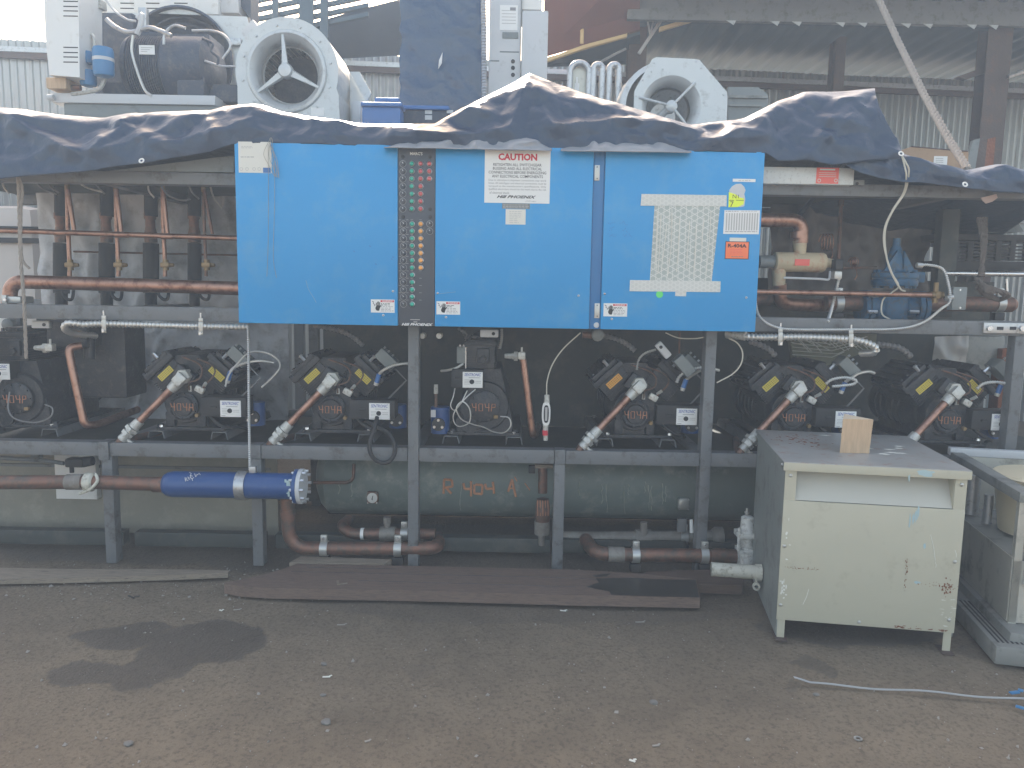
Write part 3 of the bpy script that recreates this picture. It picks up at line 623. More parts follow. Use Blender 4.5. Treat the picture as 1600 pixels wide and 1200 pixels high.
# third door stickers
mb = label_rect(WHITE, 1145, 279.5, 1180.5, 284.2); lines(mb, 1154, 280.5, 1174, 283.5, 1, .0016, LINK); mb.build('sticker', d3)
mb = MB(OFFWHITE); mb.pprism([(1140, 322), (1139.5, 297), (1144, 291), (1150, 287.5), (1158, 287), (1163, 292), (1165, 297), (1163, 303), (1164.5, 311), (1163, 322), (1158, 323.5)], YC-.0010, .0010)
mb.m(FLUO); mb.pprism([(1138.2, 323.8), (1138.8, 300), (1150, 304), (1156, 308.5), (1162.5, 310), (1162, 319), (1153, 323.5)], YC-.0018, .0007)
mb.m(INK); Y = YC-.0022
for s, px, py, h, w in (('N1', 1149.5, 307, 5.5, 9), ('7', 1143.5, 319, 8, 5)): mb.text(s, P(px, py, Y), h*pm(YC), w*pm(YC))
for x0, x1, y in ((1139.5, 1147, 313), (1150, 1162, 313)): a, b = P(x0, y-.5, Y), P(x1, y+.5, Y); mb.quad((a.x, Y, b.z), (b.x, Y, b.z), (b.x, Y, a.z), (a.x, Y, a.z))
mb.build('torn_tag', d3)
mb = MB(WHITE); mb.pprism([(1132, 328.3), (1187.5, 328.8), (1185.7, 366), (1130, 365.5)], YC-.0012, .0012); lines(mb, 1134, 329, 1154, 331, 1, .0016, GINK); lines(mb, 1158, 329, 1186, 331, 1, .0016, LINK, .3); lines(mb, 1133, 361, 1183, 363, 1, .0016, GINK, .2)
mb.m(LINK)
for k in range(13): a, b = P(1135+k*4, 333, Y), P(1135.4+k*4, 360, Y); mb.quad((a.x, Y, b.z), (b.x, Y, b.z), (b.x, Y, a.z), (a.x, Y, a.z))
mb.build('log_sheet', d3)
label_rect(CREAM, 1140, 371.5, 1166, 377.5, .0008, .0008).build('sticker', d3)
mb = MB(INK); mb.pbox(1133, 377.2, 1170.5, 405, YC-.0010, .0010, .002); mb.m(ORANGE); mb.pbox(1134, 378.2, 1169.5, 404, YC-.0018, .0009, .002)
mb.m(INK); mb.text('R-404A', P(1152, 384, YC-.0024), 5.6*pm(YC), 28*pm(YC), bold=.03); lines(mb, 1141, 389, 1162, 398, 4, .0024, SALMON, .2, .8); lines(mb, 1143, 400, 1161, 402.5, 1, .0024, GINK)
mb.build('refrigerant_label', d3)
p = PC(1030.5, 460); MB(GREEN).lathe([(.0175, 0), (.0175, .0014), (0, .0014)], p, (0, -1, 0), 24).build('round_sticker', d3)
# document pouch under reinforced tape
mb = MB(FIBRE); mb.pprism([(1023, 318), (1125.5, 320), (1112, 440), (1015.5, 438)], YC-.0016, .0016); w_ = mb.build('document_pouch', d3)
mb = MB(FIBRE2); mb.pprism([(1002.5, 303), (1135.5, 305), (1135.5, 322.5), (1001, 321.3)], YC-.0034, .0016); mb.build('reinforced_tape', d3)
mb = MB(FIBRE2); mb.pprism([(984.5, 437.5), (1126, 439.5), (1125.5, 456.5), (983.7, 455)], YC-.0034, .0016); mb.build('reinforced_tape', d3)
mb = MB(FIBRE2); mb.pprism([(1055.5, 455), (1072.5, 455.4), (1072, 463), (1055, 462.5)], YC-.0017, .0016); mb.build('reinforced_tape', d3)
mb = MB(CREAM); 
for (a, b, c_) in (((1027, 330), (1026, 370), (1023, 420)), ((1042, 350), (1038, 385), (1033, 424)), ((1078, 345), (1074, 395), (1073, 420)), ((1100, 340), (1097, 380), (1096, 410)), ((1033, 335), (1031, 380), (1028, 428)), ((1050, 326), (1049, 380), (1043, 432)), ((1062, 340), (1060, 390), (1057, 425)), ((1088, 350), (1086, 400), (1083, 434)), ((1111, 330), (1108, 380), (1103, 430))):
    mb.tube(spline([P(a[0], a[1], YC-.0018), P(b[0], b[1], YC-.004), P(c_[0], c_[1], YC-.0018)], 6), .0022, 6)
mb.build('film_crease', w_)
# faint marker scribbles and scuffs on the doors
mb = MB(BLUEINK); rr = random.Random(5)
for (x0, y0, x1, y1, n) in ((950, 347, 962, 349, 4), (968, 346, 981, 352, 7), (952, 355, 960, 360, 6), (972, 358, 982, 364, 5), (950, 366, 964, 369, 9), (974, 367, 989, 371, 9), (1100, 240, 1135, 243, 9), (1098, 248, 1172, 252, 12)):
    for k in range(n):
        x = x0+(x1-x0)*k/n; y = rr.uniform(y0, y1); mb.tube([P(x, y, YC-.0004), P(x+rr.uniform(.3, 1.8), y+rr.uniform(-2.2, 2.2), YC-.0004)], .0006 if y0 > 300 else .0004, 4)
mb.build('marker_scribble', d3)
mb = MB(SKYPAINT)
for seq in (((478, 438), (482, 452), (490, 465), (494, 473)), ((686, 459), (700, 457.5), (712, 456))): mb.tube(spline(pts(seq, YC-.0004), 4), .0006, 4)
mb.m(BLUEINK)
for (x, y) in ((552, 392), (577, 384), (613, 401), (611, 404), (586, 412)): mb.tube([P(x, y, YC-.0004), P(x+2.4, y+1.5, YC-.0004)], .0009, 4)
mb.build('scuff', d1)
# a hank of wire hung over the cabinet top
mb = MB(mat('dull_wire', (.30, .28, .24), .6))
for k in range(3):
    o = k*3.6
    mb.tube(spline(pts([(420+rg.uniform(-1, 3), 214, YC+.02), (421+o*.6, 219, YC-.012), (412+o*2.2, 240+k*2, YC-.010-.002*k), (420+o*1.9, 258+k*4, YC-.011), (430+o*.8, 276+k, YC-.010), (426+o*.9, 250, YC-.013), (421, 222, YC-.012)]), 7), .0011, 5)
mb.tube(spline(pts([(419, 225), (419.5, 300), (419, 380), (417, 432)], YC-.006), 6), .0010, 5); mb.tube(spline(pts([(429, 240), (429, 320), (427, 400), (432, 434)], YC-.006), 6), .0009, 5)
tag(mb.build('wire_hank', origin=P(420, 432, YC)), 'tangled hank of pale wire hung over the blue cabinet top beside the paper notice', 'wire')

# ------------------------------------------------------------------ compressors
YK = 4.16                                                # depth of the compressor faces
def proto_v():
    o3 = Vector((P(517, 690, YK).x, YK, ZB+.001))
    root = thing('compressor', o3, None, 'compressor', 'compressors on the rack deck')
    def Q(px, py, dy=0.0): return P(px, py, YK)-o3+Vector((0, dy, 0))
    # hat channels it stands on
    for px in (475, 573):
        c = Q(px, 690).x; w = .042; t = .004; y0, y1 = -.03, .72
        sec = [(-w-.006, 0), (-w+.004, .042), (w-.004, .042), (w+.006, 0), (w+.006-t*1.5, 0), (w-.004-t, .042-t), (-w+.004+t, .042-t), (-w-.006+t*1.5, 0)]
        MB(FRAME).prism([Vector((c+a, y0, b)) for a, b in sec], (0, y1-y0, 0)).build('mounting_channel', root, True)
    cc = Q(520, 637); zc = cc.z; x0 = cc.x
    mb = MB(BLACK)
    mb.box((x0+.02, .30, .052), (.37, .62, .018), None, .004)
    for sx in (-.16, .2):
        for y in (.03, .55): mb.cyl((x0+sx, y, .06), (x0+sx, y, .072), .018, .014, 6)
    mb.build('base_plate', root, True)
    mb = MB(CHROME)
    for px, py in ((480, 671), (577, 672)): q = Q(px, py); mb.cyl(q, q+Vector((0, 0, .012)), .012, .010, 6)
    mb.build('mounting_bolt', root, True)
    # crankcase: legs, barrel, motor end
    mb = MB(BLACK)
    mb.lathe([(.05, .02), (.112, .02), (.118, 0), (.122, -.16), (.135, -.20), (.14, -.60), (.10, -.66), (.02, -.68)], (x0, 0, zc+.02), (0, -1, 0), 32)
    mb.prism([Vector((x0+a, .01, b)) for a, b in ((-.105, .06), (.11, .06), (.115, .10), (.095, zc-.02), (-.09, zc-.02), (-.11, .10))], (0, .5, 0))
    for sx in (-1, 1): mb.box((x0+sx*.085, -.003, .105), (.05, .04, .085), None, .012)
    for k in range(5): mb.lathe([(.140, 0), (.146, -.006), (.146, -.014), (.140, -.02)], (x0, .22+k*.07, zc+.02), (0, -1, 0), 32, False)
    mb.prism([Vector((x0+a, .03, b)) for a, b in ((-.13, zc+.06), (.13, zc+.06), (.16, zc+.14), (.06, zc+.27), (-.06, zc+.27), (-.16, zc+.14))], (0, .42, 0))
    mb.build('crankcase', root, True)
    mb = MB(BLACK); mb.lathe([(.078, 0), (.078, .022), (.066, .03), (.055, .028), (.05, .036), (.0, .036)], (x0, -.018, zc), (0, -1, 0), 32)
    for k in range(10):
        a = k*math.pi/5+.2; q = Vector((x0+.067*math.cos(a), -.045, zc+.067*math.sin(a))); mb.cyl(q, q-Vector((0, .008, 0)), .0075, .0065, 6)
    cov = mb.build('bearing_cover', root, True)
    mb = MB(ORPAINT); Y = -.0565
    def st(l, w=.0024): mb.tube([Vector((x0+a, Y, zc+b)) for a, b in l], w, 6)
    st([(-.062, .018), (-.057, -.002), (-.038, -.002)]); st([(-.042, .02), (-.042, -.022)])
    st([(-.028, .014), (-.026, -.02), (-.008, -.02), (-.008, .016), (-.026, .016)])
    st([(.004, .018), (.008, -.002), (.028, -.002)]); st([(.024, .02), (.024, -.022)])
    st([(.036, -.022), (.04, .016), (.056, .016), (.058, -.02)]); st([(.04, -.004), (.056, -.004)])
    mb.build('marking', cov, True)
    # cylinder heads tilted outwards
    for sgn, (hx, hy), lm in ((-1, (481, 582), YELLOW), (1, (572, 583), YELLOW)):
        c = Q(hx, hy); rot = Matrix.Rotation(sgn*R(43), 3, 'Y'); ax = rot @ Vector((0, 0, 1)); al = rot @ Vector((1, 0, 0))
        c = Vector((c.x, .2, c.z))
        mb = MB(BLACK); mb.box(c-ax*.05, (.17, .36, .11), rot, .012)
        for k in range(6): mb.box(c-ax*(.09-k*.012)+Vector((0, 0, 0)), (.178, .37, .004), rot, 0)
        mb.box(c+ax*.022, (.20, .40, .034), rot, .008); mb.box(c+ax*.052, (.165, .36, .028), rot, .010)
        for k in range(4): mb.box(c+ax*.068+al*(-.06+k*.04), (.014, .32, .016), rot, .004)
        for y in (-.19, -.07, .06, .18):
            for w in (-.088, .088):
                q = c+ax*.036+al*w+Vector((0, y, 0)); mb.cyl(q, q+ax*.016, .010, .009, 6)
        h = mb.build('cylinder_head', root, True)
        mb = MB(lm); q = c-ax*.028-Vector((0, .187, 0)); fr = rot
        mb.box(q, (.092, .003, .036), fr, 0); mb.m(INK)
        for k in range(3):
            for j in range(7): mb.box(q+fr @ Vector((-.036+j*.012, -.0022, -.009+k*.009)), (.008, .0006, .0022), fr)
        mb.build('label', h, True)
        mb = MB(CHROME); q = c+ax*.09+Vector((0, -.19, 0))+al*(-sgn*.03); mb.cyl(q-ax*.03, q, .009, .009, 6); mb.cyl(q, q+ax*.008, .013, .011, 6); mb.build('plug', h, True)
    # discharge elbow and the slanting copper line
    e = Q(521, 594, -.07); t = Q(432, 688, -.135); d = (t-e).normalized()
    mb = MB(BLACK); mb.box(e+Vector((-.005, .06, .01)), (.11, .06, .09), Matrix.Rotation(R(35), 3, 'Y'), .014); mb.build('discharge_port', root, True)
    mb = MB(ELBOW); fr = Vector((0, 0, 1)).rotation_difference(-d).to_matrix()
    mb.cyl(e+Vector((.006, .05, .012)), e+Vector((.006, -.002, .012)), .042, .040, 6); mb.box(e+Vector((0, -.012, 0)), (.056, .056, .06), fr, .008); mb.cyl(e+d*.02, e+d*.078, .030, .027, 16); mb.build('elbow_fitting', root, True)
    L = (t-e).length
    pipe = MB(COPPER).tube([e+d*.06, e+d*(L*.5), e+d*(L*.74)], .0195, 18).build('discharge_pipe', root, True)
    mb = MB(ELBOW); mb.cyl(e+d*(L*.66), e+d*(L*.76), .026, .028, 16); mb.cyl(e+d*(L*.765), e+d*(L*.805), .039, .039, 6); mb.cyl(e+d*(L*.805), e+d*(L*.83), .026, .026, 16); mb.cyl(e+d*(L*.83), e+d*(L*.875), .035, .033, 6)
    mb.cyl(e+d*(L*.875), e+d*(L*.95), .022, .026, 16)
    q = e+d*(L*.91); n = d.cross(Vector((0, 1, 0))).normalized(); mb.cyl(q, q+n*.045, .010, .010, 10); mb.cyl(q+n*.045, q+n*.06, .015, .013, 6)
    mb.build('union_fitting', pipe, True)
    MB(COPPER_DK).tube(bend([e+d*(L*.94), t, t+Vector((.02, .10, .0)), t+Vector((.1, .4, .0))], .03), .019, 14).build('return_bend', pipe, True)
    # thin oil lines
    mb = MB(COPPER_DK); 
    mb.tube(spline([Q(*a) for a in ((512, 562, .02), (538, 571, 0), (549, 580, -.03), (548, 592, -.05), (541, 597, -.06), (532, 600, -.06), (531, 612, -.05))], 6), .0045, 8)
    mb.tube(spline([Q(*a) for a in ((536, 565, .02), (560, 574, 0), (569, 583, -.03), (566, 593, -.05), (555, 604, -.05), (550, 612, -.04))], 6), .0045, 8)
    mb.build('oil_line', root, True)
    mb = MB(ELBOW); q = Q(546, 611, -.04); mb.box(q, (.05, .03, .035), Matrix.Rotation(.5, 3, 'Y'), .008); q = Q(531, 614, -.04); mb.cyl(q, q+Vector((0, 0, .03)), .010, .008, 6); q = Q(552, 606, -.04); mb.cyl(q, q+Vector((.02, -.02, .02)), .009, .009, 8); mb.build('service_valve', root, True)
    mb = MB(BRASS); q = Q(543, 650, -.05); mb.cyl(q, q-Vector((0, .02, 0)), .012, .010, 8); mb.build('oil_plug', root, True)
    # black control box with its white plate
    a, b = Q(551, 651), Q(620, 623); mb = MB(BLACK2)
    mb.bb(a.x, b.x, -.075, .05, a.z, b.z, .006); mb.box(((a.x*.72+b.x*.28), -.077, (a.z+b.z)/2), (.035, .012, .012), None, .005); cb = mb.build('control_box', root, True)
    c0, c1 = Q(581, 651.5), Q(612.5, 627); mb = MB(WHITE); mb.bb(c0.x, c1.x, -.080, -.0755, c0.z, c1.z, .001)
    mx, w, z = (c0.x+c1.x)/2, c1.x-c0.x, c1.z-c0.z; mb.m(BLUEINK); mb.text('SENTRONIC', (mx, -.0808, c1.z-z*.17), z*.19, w*.82, shear=.2, bold=.01)
    mb.m(GINK); mb.box((mx+.008, -.0808, c1.z-z*.36), (w*.55, .0004, .0025)); mb.m(LINK)
    for k in range(4): mb.box((c0.x+w*.22, -.0808, c1.z-z*(.5+.09*k)), (w*.28, .0004, .0025)); 
    for k in range(2): mb.box((c0.x+w*.78, -.0808, c1.z-z*(.58+.11*k)), (w*.28, .0004, .0030))
    mb.box((c0.x+w*.15, -.0808, c0.z+z*.08), (w*.2, .0004, .004))
    mb.m(INK); mb.lathe([(.013, 0), (.012, .004), (0, .005)], (mx-.004, -.0805, c0.z+z*.38), (0, -1, 0), 16)
    mb.build('control_plate', cb, True)
    # grey junction box on the right head, cable and blue connector
    rot = Matrix.Rotation(R(43), 3, 'Y'); q = Q(604, 561); mb = MB(GREYBOX); mb.box(q+Vector((0, .02, 0)), (.062, .10, .115), rot @ Matrix.Rotation(R(-90), 3, 'Y'), .006)
    mb.m(CHROME)
    for k in range(3): w = q+rot @ Vector((-.048+k*.03, -.02, .036)); mb.cyl(w, w+rot @ Vector((0, 0, .012)), .006, .006, 6)
    mb.build('junction_box', root, True)
    mb = MB(BLUECRATE); a, b = Q(591, 596, -.05), Q(595, 583, -.05); mb.cyl(a, b, .013, .013, 10); mb.m(ELBOW); mb.cyl(a-(b-a)*.35, a, .012, .014, 8); mb.build('cable_gland', root, True)
    MB(CONDUIT).ribbed(spline([Q(*s) for s in ((595, 583, -.05), (603, 576, -.06), (617, 570, -.03), (636, 568, .0), (652, 572, .05))], 8), .0095, .009, 8).build('flexible_conduit', root, True)
    # struts of the box bracket, blue oil float behind
    mb = MB(DKCOND); mb.tube([Q(*s) for s in ((616, 577, .03), (634, 595, .02), (606, 624, .0))], .005, 6); mb.build('bracket_rod', root, True)
    mb = MB(FILTERBLUE); q = Q(616, 657, .13); mb.cyl(q-Vector((0, 0, .06)), q+Vector((0, 0, .07)), .05, .05, 24); mb.m(BLACK); qq = q+Vector((0, -.05, -.01)); mb.cyl(qq, qq-Vector((0, .018, 0)), .038, .036, 20)
    mb.m(CHROME)
    for k in range(3): a = math.pi/2+k*2*math.pi/3; w = qq+Vector((.026*math.cos(a), -.018, .026*math.sin(a))); mb.cyl(w, w-Vector((0, .008, 0)), .008, .007, 8)
    mb.build('oil_float', root, True)
    MB(BLACK2).tube(spline([Q(*s) for s in ((560, 651, -.04), (572, 661, -.06), (586, 668, -.06), (598, 672, .02), (606, 680, .1))], 8), .009, 8).build('cable', root, True)
    return root, o3
pv, o3 = proto_v()
def place_v(px, label, amber=False):
    r = copy_tree(pv); r.location = Vector((P(px, 690, YK).x, YK, ZB+.001)); r['label'] = label
    if amber:
        for h in kids(r):
            for l in kids(h):
                if l.name.startswith('label'): l.data = l.data.copy(); l.data.materials[0] = AMBERL
    return r
pv['label'] = 'black V shaped compressor under the left blue door, beside a hanging black cable loop'
pv['category'] = 'compressor'
place_v(290, 'black V shaped compressor below the strapped steel conduit left of the blue cabinet')
c5 = place_v(986, 'black V shaped compressor under the right blue door, with a single amber label', True)
# the amber one shows no label on its right head
lab = [l for h in kids(c5) if h.name.startswith('cylinder_head') for l in kids(h) if l.name.startswith('label')]
C.objects.unlink(lab[-1]); bpy.data.objects.remove(lab[-1])
place_v(1229, 'black V shaped compressor directly behind the transformer, beyond the wood wedge')
place_v(1468, 'black V shaped compressor by the right end post, behind the open grey machine')
MB(BLACK2)
mb = MB(BLACK2); mb.tube(spline(pts([(589, 652, 4.05), (586, 668, 4.0), (578, 690, 3.975), (579, 708, 3.97), (590, 721, 3.97), (606, 722, 3.97), (616, 710, 3.97), (616, 693, 3.975), (608, 678, 4.02), (594, 669, 4.08), (572, 657, 4.12)]), 10), .0115, 10)
tag(mb.build('cable_loop'), 'thick black cable loop hanging over the deck beam left of the long post', 'cable')

def proto_u():
    o4 = Vector((P(757, 690, YK).x, YK, ZB+.001)); root = thing('compressor', o4, None, 'compressor', 'compressors on the rack deck')
    def Q(px, py, dy=0.0): return P(px, py, YK)-o4+Vector((0, dy, 0))
    for px in (705, 803):
        c = Q(px, 690).x; w = .042; t = .004
        sec = [(-w-.006, 0), (-w+.004, .042), (w-.004, .042), (w+.006, 0), (w+.006-t*1.5, 0), (w-.004-t, .042-t), (-w+.004+t, .042-t), (-w-.006+t*1.5, 0)]
        MB(FRAME).prism([Vector((c+a, -.03, b)) for a, b in sec], (0, .75, 0)).build('mounting_channel', root, True)
    cc = Q(757, 634); x0, zc = cc.x, cc.z
    mb = MB(BLACK); mb.box((x0, .3, .052), (.40, .62, .018), None, .004)
    for sx in (-.17, .17): mb.cyl((x0+sx, .02, .06), (x0+sx, .02, .075), .018, .014, 6)
    mb.build('base_plate', root, True)
    mb = MB(CHROME)
    for px, py in ((706, 677), (803, 678)): q = Q(px, py); mb.cyl(q, q+Vector((0, 0, .010)), .011, .010, 6)
    mb.build('mounting_bolt', root, True)
    mb = MB(BLACK); mb.lathe([(.05, .01), (.128, .01), (.134, 0), (.136, -.2), (.14, -.62), (.05, -.68)], (x0, 0, zc), (0, -1, 0), 36)
    mb.prism([Vector((x0+a, .005, b)) for a, b in ((-.15, .06), (.15, .06), (.155, .10), (.135, zc), (-.12, zc), (-.155, .12))], (0, .5, 0))
    mb.prism([Vector((x0+a, .02, b)) for a, b in ((-.10, zc+.05), (.12, zc+.05), (.085, zc+.20), (-.075, zc+.20))], (0, .45, 0))
    mb.cyl((x0-.075, .005, .10), (x0-.075, -.02, .10), .045, .043, 20)
    for k in range(7): mb.cyl((x0-.12+k*.04, .02, .058), (x0-.12+k*.04, -.005, .058), .008, .008, 6)
    mb.build('crankcase', root, True)
    a, b = Q(727, 576), Q(774, 531); mb = MB(BLACK); mb.bb(a.x, b.x, .0, .42, a.z, b.z, .012)
    mb.bb(a.x-.008, b.x+.008, -.006, .43, b.z-.035, b.z-.012, .006); mb.bb(a.x+.06, b.x-.03, -.02, .02, a.z+.03, b.z-.045, .010)
    for k in range(5): mb.bb(a.x-.005, b.x+.005, -.004, .425, a.z+.01+k*.013, a.z+.014+k*.013)
    q = Q(755, 561, -.02); mb.cyl(q, q-Vector((0, .02, 0)), .022, .02, 6)
    mb.bb(a.x+.03, b.x-.02, .02, .38, b.z, b.z+.022, .008)
    for k in range(4): mb.cyl((a.x+.02+k*.04, .02, b.z), (a.x+.02+k*.04, .02, b.z+.016), .009, .008, 6)
    mb.build('cylinder_head', root, True)
    mb = MB(BLACK); mb.lathe([(.086, 0), (.086, .022), (.07, .03), (.0, .032)], (x0, -.012, zc), (0, -1, 0), 32)
    for k in range(10): t = k*math.pi/5; q = Vector((x0+.075*math.cos(t), -.038, zc+.075*math.sin(t))); mb.cyl(q, q-Vector((0, .008, 0)), .0075, .0065, 6)
    cov = mb.build('bearing_cover', root, True)
    mb = MB(ORPAINT); Y = -.0468
    def st(l): mb.tube([Vector((x0+a*1.05, Y, zc+b*1.05)) for a, b in l], .0025, 6)
    st([(-.062, .018), (-.057, -.002), (-.038, -.002)]); st([(-.042, .02), (-.042, -.022)]); st([(-.028, .014), (-.026, -.02), (-.008, -.02), (-.008, .016), (-.026, .016)])
    st([(.004, .018), (.008, -.002), (.028, -.002)]); st([(.024, .02), (.024, -.022)]); st([(.036, -.022), (.04, .016), (.056, .016), (.056, 0), (.04, -.002)])
    mb.build('marking', cov, True)
    a, b = Q(707, 603), Q(756, 576); mb = MB(BLACK2); mb.bb(a.x, b.x, -.06, .04, a.z, b.z, .006); mb.box((a.x+.035, -.062, (a.z+b.z)/2), (.04, .01, .014), None, .005); cb = mb.build('control_box', root, True)
    c0, c1 = Q(724, 603.3), Q(755, 579.5); mb = MB(WHITE); mb.bb(c0.x, c1.x, -.0655, -.0605, c0.z, c1.z, .001)
    mx, w, z = (c0.x+c1.x)/2, c1.x-c0.x, c1.z-c0.z; mb.m(BLUEINK); mb.text('SENTRONIC', (mx, -.0663, c1.z-z*.17), z*.19, w*.82, shear=.2, bold=.01)
    mb.m(GINK); mb.box((mx+.008, -.0663, c1.z-z*.36), (w*.55, .0004, .0025)); mb.m(LINK)
    for k in range(4): mb.box((c0.x+w*.22, -.0663, c1.z-z*(.5+.09*k)), (w*.28, .0004, .0025))
    for k in range(2): mb.box((c0.x+w*.78, -.0663, c1.z-z*(.58+.11*k)), (w*.28, .0004, .0030))
    mb.m(INK); mb.lathe([(.013, 0), (.012, .004), (0, .005)], (mx-.004, -.066, c0.z+z*.38), (0, -1, 0), 16); mb.build('control_plate', cb, True)
    a, b = Q(714, 567), Q(728, 542); mb = MB(GREYBOX); mb.bb(a.x, b.x, -.02, .06, a.z, b.z, .004); mb.m(CHROME)
    for k in range(2): mb.cyl((a.x+.015+k*.02, 0, b.z), (a.x+.015+k*.02, 0, b.z+.012), .005, .005, 6)
    mb.bb(b.x-.001, b.x+.003, -.022, .0, a.z-.04, b.z+.0); mb.build('junction_box', root, True)
    MB(CONDUIT).ribbed(spline([Q(*s) for s in ((724, 568, -.01), (714, 574, -.02), (702, 578, .0), (688, 581, .05))], 8), .008, .008, 8).build('flexible_conduit', root, True)
    # grey probe lead coiled in front
    mb = MB(CONDUIT)
    mb.tube(spline([Q(*s) for s in ((744, 606, -.06), (728, 620, -.075), (712, 640, -.08), (711, 655, -.08), (720, 662, -.085), (735, 655, -.085), (735, 635, -.085), (724, 624, -.085), (715, 634, -.09), (722, 650, -.09), (740, 659, -.08), (755, 663, -.075), (772, 671, -.07), (788, 672, -.07), (798, 662, -.065), (795, 650, -.06), (782, 648, -.055))], 8), .0035, 6)
    mb.tube(spline([Q(*s) for s in ((712, 605, -.05), (710, 616, -.07), (706, 630, -.08), (712, 637, -.085), (722, 626, -.08), (731, 608, -.06))], 8), .003, 6)
    mb.build('probe_lead', root, True)
    mb = MB(BRASS); q = Q(775, 649, -.05); mb.box(q, (.024, .02, .018), None, .004); mb.build('oil_plug', root, True)
    # fitting and hot gas pipe on the right
    mb = MB(ELBOW); q = Q(803, 556, -.02); mb.cyl(q-Vector((.05, 0, 0)), q, .012, .018, 8); mb.cyl(q, q+Vector((.02, 0, 0)), .028, .028, 6); e = Q(815, 555, -.03); mb.box(e, (.04, .045, .04), None, .008); mb.cyl(e+Vector((0, 0, .02)), e+Vector((0, 0, .045)), .006, .006, 6); mb.build('elbow_fitting', root, True)
    MB(COPPER).tube(bend([e, Q(818, 566, -.03), Q(832, 676, -.045), Q(836, 684, .06), Q(845, 686, .4)], .04), .0185, 16).build('discharge_pipe', root, True)
    return root
pu = proto_u(); pu['label'] = 'black upright compressor in the rack centre with a coiled grey lead under its plate'
r = copy_tree(pu); r.location = Vector((P(37, 690, YK).x, YK, ZB+.001)); r['label'] = 'black upright compressor at the left end of the rack beside a bent copper pipe'
for o in kids(r):
    if o.name.startswith('discharge_pipe'):
        dd = r.location; e = P(110, 547, 4.14)-dd
        mb = MB(COPPER).tube(bend([P(128, 540, 4.16)-dd, P(107, 543, 4.13)-dd, P(111, 566, 4.12)-dd, P(132, 664, 4.10)-dd, P(150, 664, 4.15)-dd, P(215, 640, 4.5)-dd], .045), .021, 16); n = mb.build('discharge_pipe', r, True)
        C.objects.unlink(o); bpy.data.objects.remove(o)
    elif o.name.startswith('probe_lead') or o.name.startswith('flexible_conduit') or o.name.startswith('junction_box'):
        C.objects.unlink(o); bpy.data.objects.remove(o)
mb = MB(DKCOND); mb.tube(spline([P(*s)-r.location for s in ((15, 612, 4.09), (13, 640, 4.07), (25, 655, 4.06), (55, 660, 4.06), (78, 652, 4.06), (82, 638, 4.07), (70, 632, 4.09))], 8), .004, 6); mb.build('probe_lead', r, True)
mb = MB(BLACK)
a, b = P(62, 500, YK), P(158, 545, YK); mb.bb(a.x, b.x-.1, YK+.05, YK+.4, b.z, a.z, .01); mb.cyl(P(140, 530, YK+.1), P(140, 560, YK+.1), .03, .03, 12); mb.bb(a.x+.02, b.x+.03, YK+.2, YK+.45, b.z-.3, a.z-.02, .02)
tag(mb.build('black_manifold'), 'black shadowed manifold block above the left end compressor', 'manifold')
# blue oil floats seen next to the upright compressor, behind the rack post
for px, py, lb in ((688, 655, 'small blue oil float vessel with a brass stem right of the long post'),):
    p = P(px, py, 4.2); t = thing('oil_float', p-Vector((0, 0, .08)), lb, 'oil float')
    mb = MB(FILTERBLUE); mb.cyl(p-Vector((0, 0, .075)), p+Vector((0, 0, .055)), .052, .052, 24); mb.cyl(p+Vector((0, 0, .055)), p+Vector((0, 0, .07)), .056, .05, 24); mb.build('vessel', t)
    mb = MB(BLACK); q = p+Vector((-.005, -.05, -.02)); mb.cyl(q, q-Vector((0, .016, 0)), .036, .034, 20); mb.m(CHROME)
    for k in range(3): a = math.pi/2+k*2*math.pi/3; w = q+Vector((.025*math.cos(a), -.016, .025*math.sin(a))); mb.cyl(w, w-Vector((0, .008, 0)), .008, .007, 8)
    mb.build('cover', t)
    mb = MB(COPPER_DK); s = P(681, 632, 4.2); mb.cyl(s-Vector((0, 0, .03)), s+Vector((0, 0, .06)), .010, .008, 10); mb.m(ELBOW); mb.cyl(s+Vector((0, 0, .06)), s+Vector((0, 0, .11)), .013, .012, 6); mb.build('stem', t)
    mb = MB(OFFWHITE); a = P(677, 646, 4.14); mb.bb(a.x-.013, a.x+.013, 4.135, 4.14, a.z-.02, a.z+.02); mb.build('label', t)
# sight glass on its own wire between the centre compressors
t = thing('sight_glass', P(852, 690, 4.05), 'oval white cased sight glass on a thin wire right of the upright centre compressor', 'sight glass')
mb = MB(ELBOW)
def ov(w, h, px, py, Y): return [P(px, py, Y)+Vector((w*math.copysign(abs(math.cos(a))**.6, math.cos(a)), 0, h*math.copysign(abs(math.sin(a))**.75, math.sin(a)))) for a in [k*math.pi/12 for k in range(24)]]
mb.m(WHITEMETAL); mb.prism(ov(.022, .062, 853.5, 647, 4.03), (0, .03, 0)); mb.build('case', t)
mb = MB(INK); mb.prism(ov(.0135, .047, 853.5, 647, 4.027), (0, .003, 0)); mb.m(LINK); a = P(853.5, 647, 4.0255); mb.bb(a.x-.006, a.x+.006, 4.0255, 4.027, a.z-.036, a.z+.036); mb.build('window', t)
mb = MB(ELBOW); mb.cyl(P(854.5, 630, 4.045), P(854.5, 617, 4.045), .016, .014, 8); mb.cyl(P(852.5, 664, 4.045), P(852.5, 688, 4.045), .015, .013, 10); mb.m(RED); mb.cyl(P(852, 672, 4.045), P(852, 680, 4.045), .0155, .0155, 12); mb.build('fitting', t)
MB(WIRE).tube(spline(pts([(854, 617, 4.045), (855, 595, 4.04), (863, 570, 4.03), (880, 545, 4.02), (907, 520, 4.03)]), 8), .0035, 6).build('wire', t)

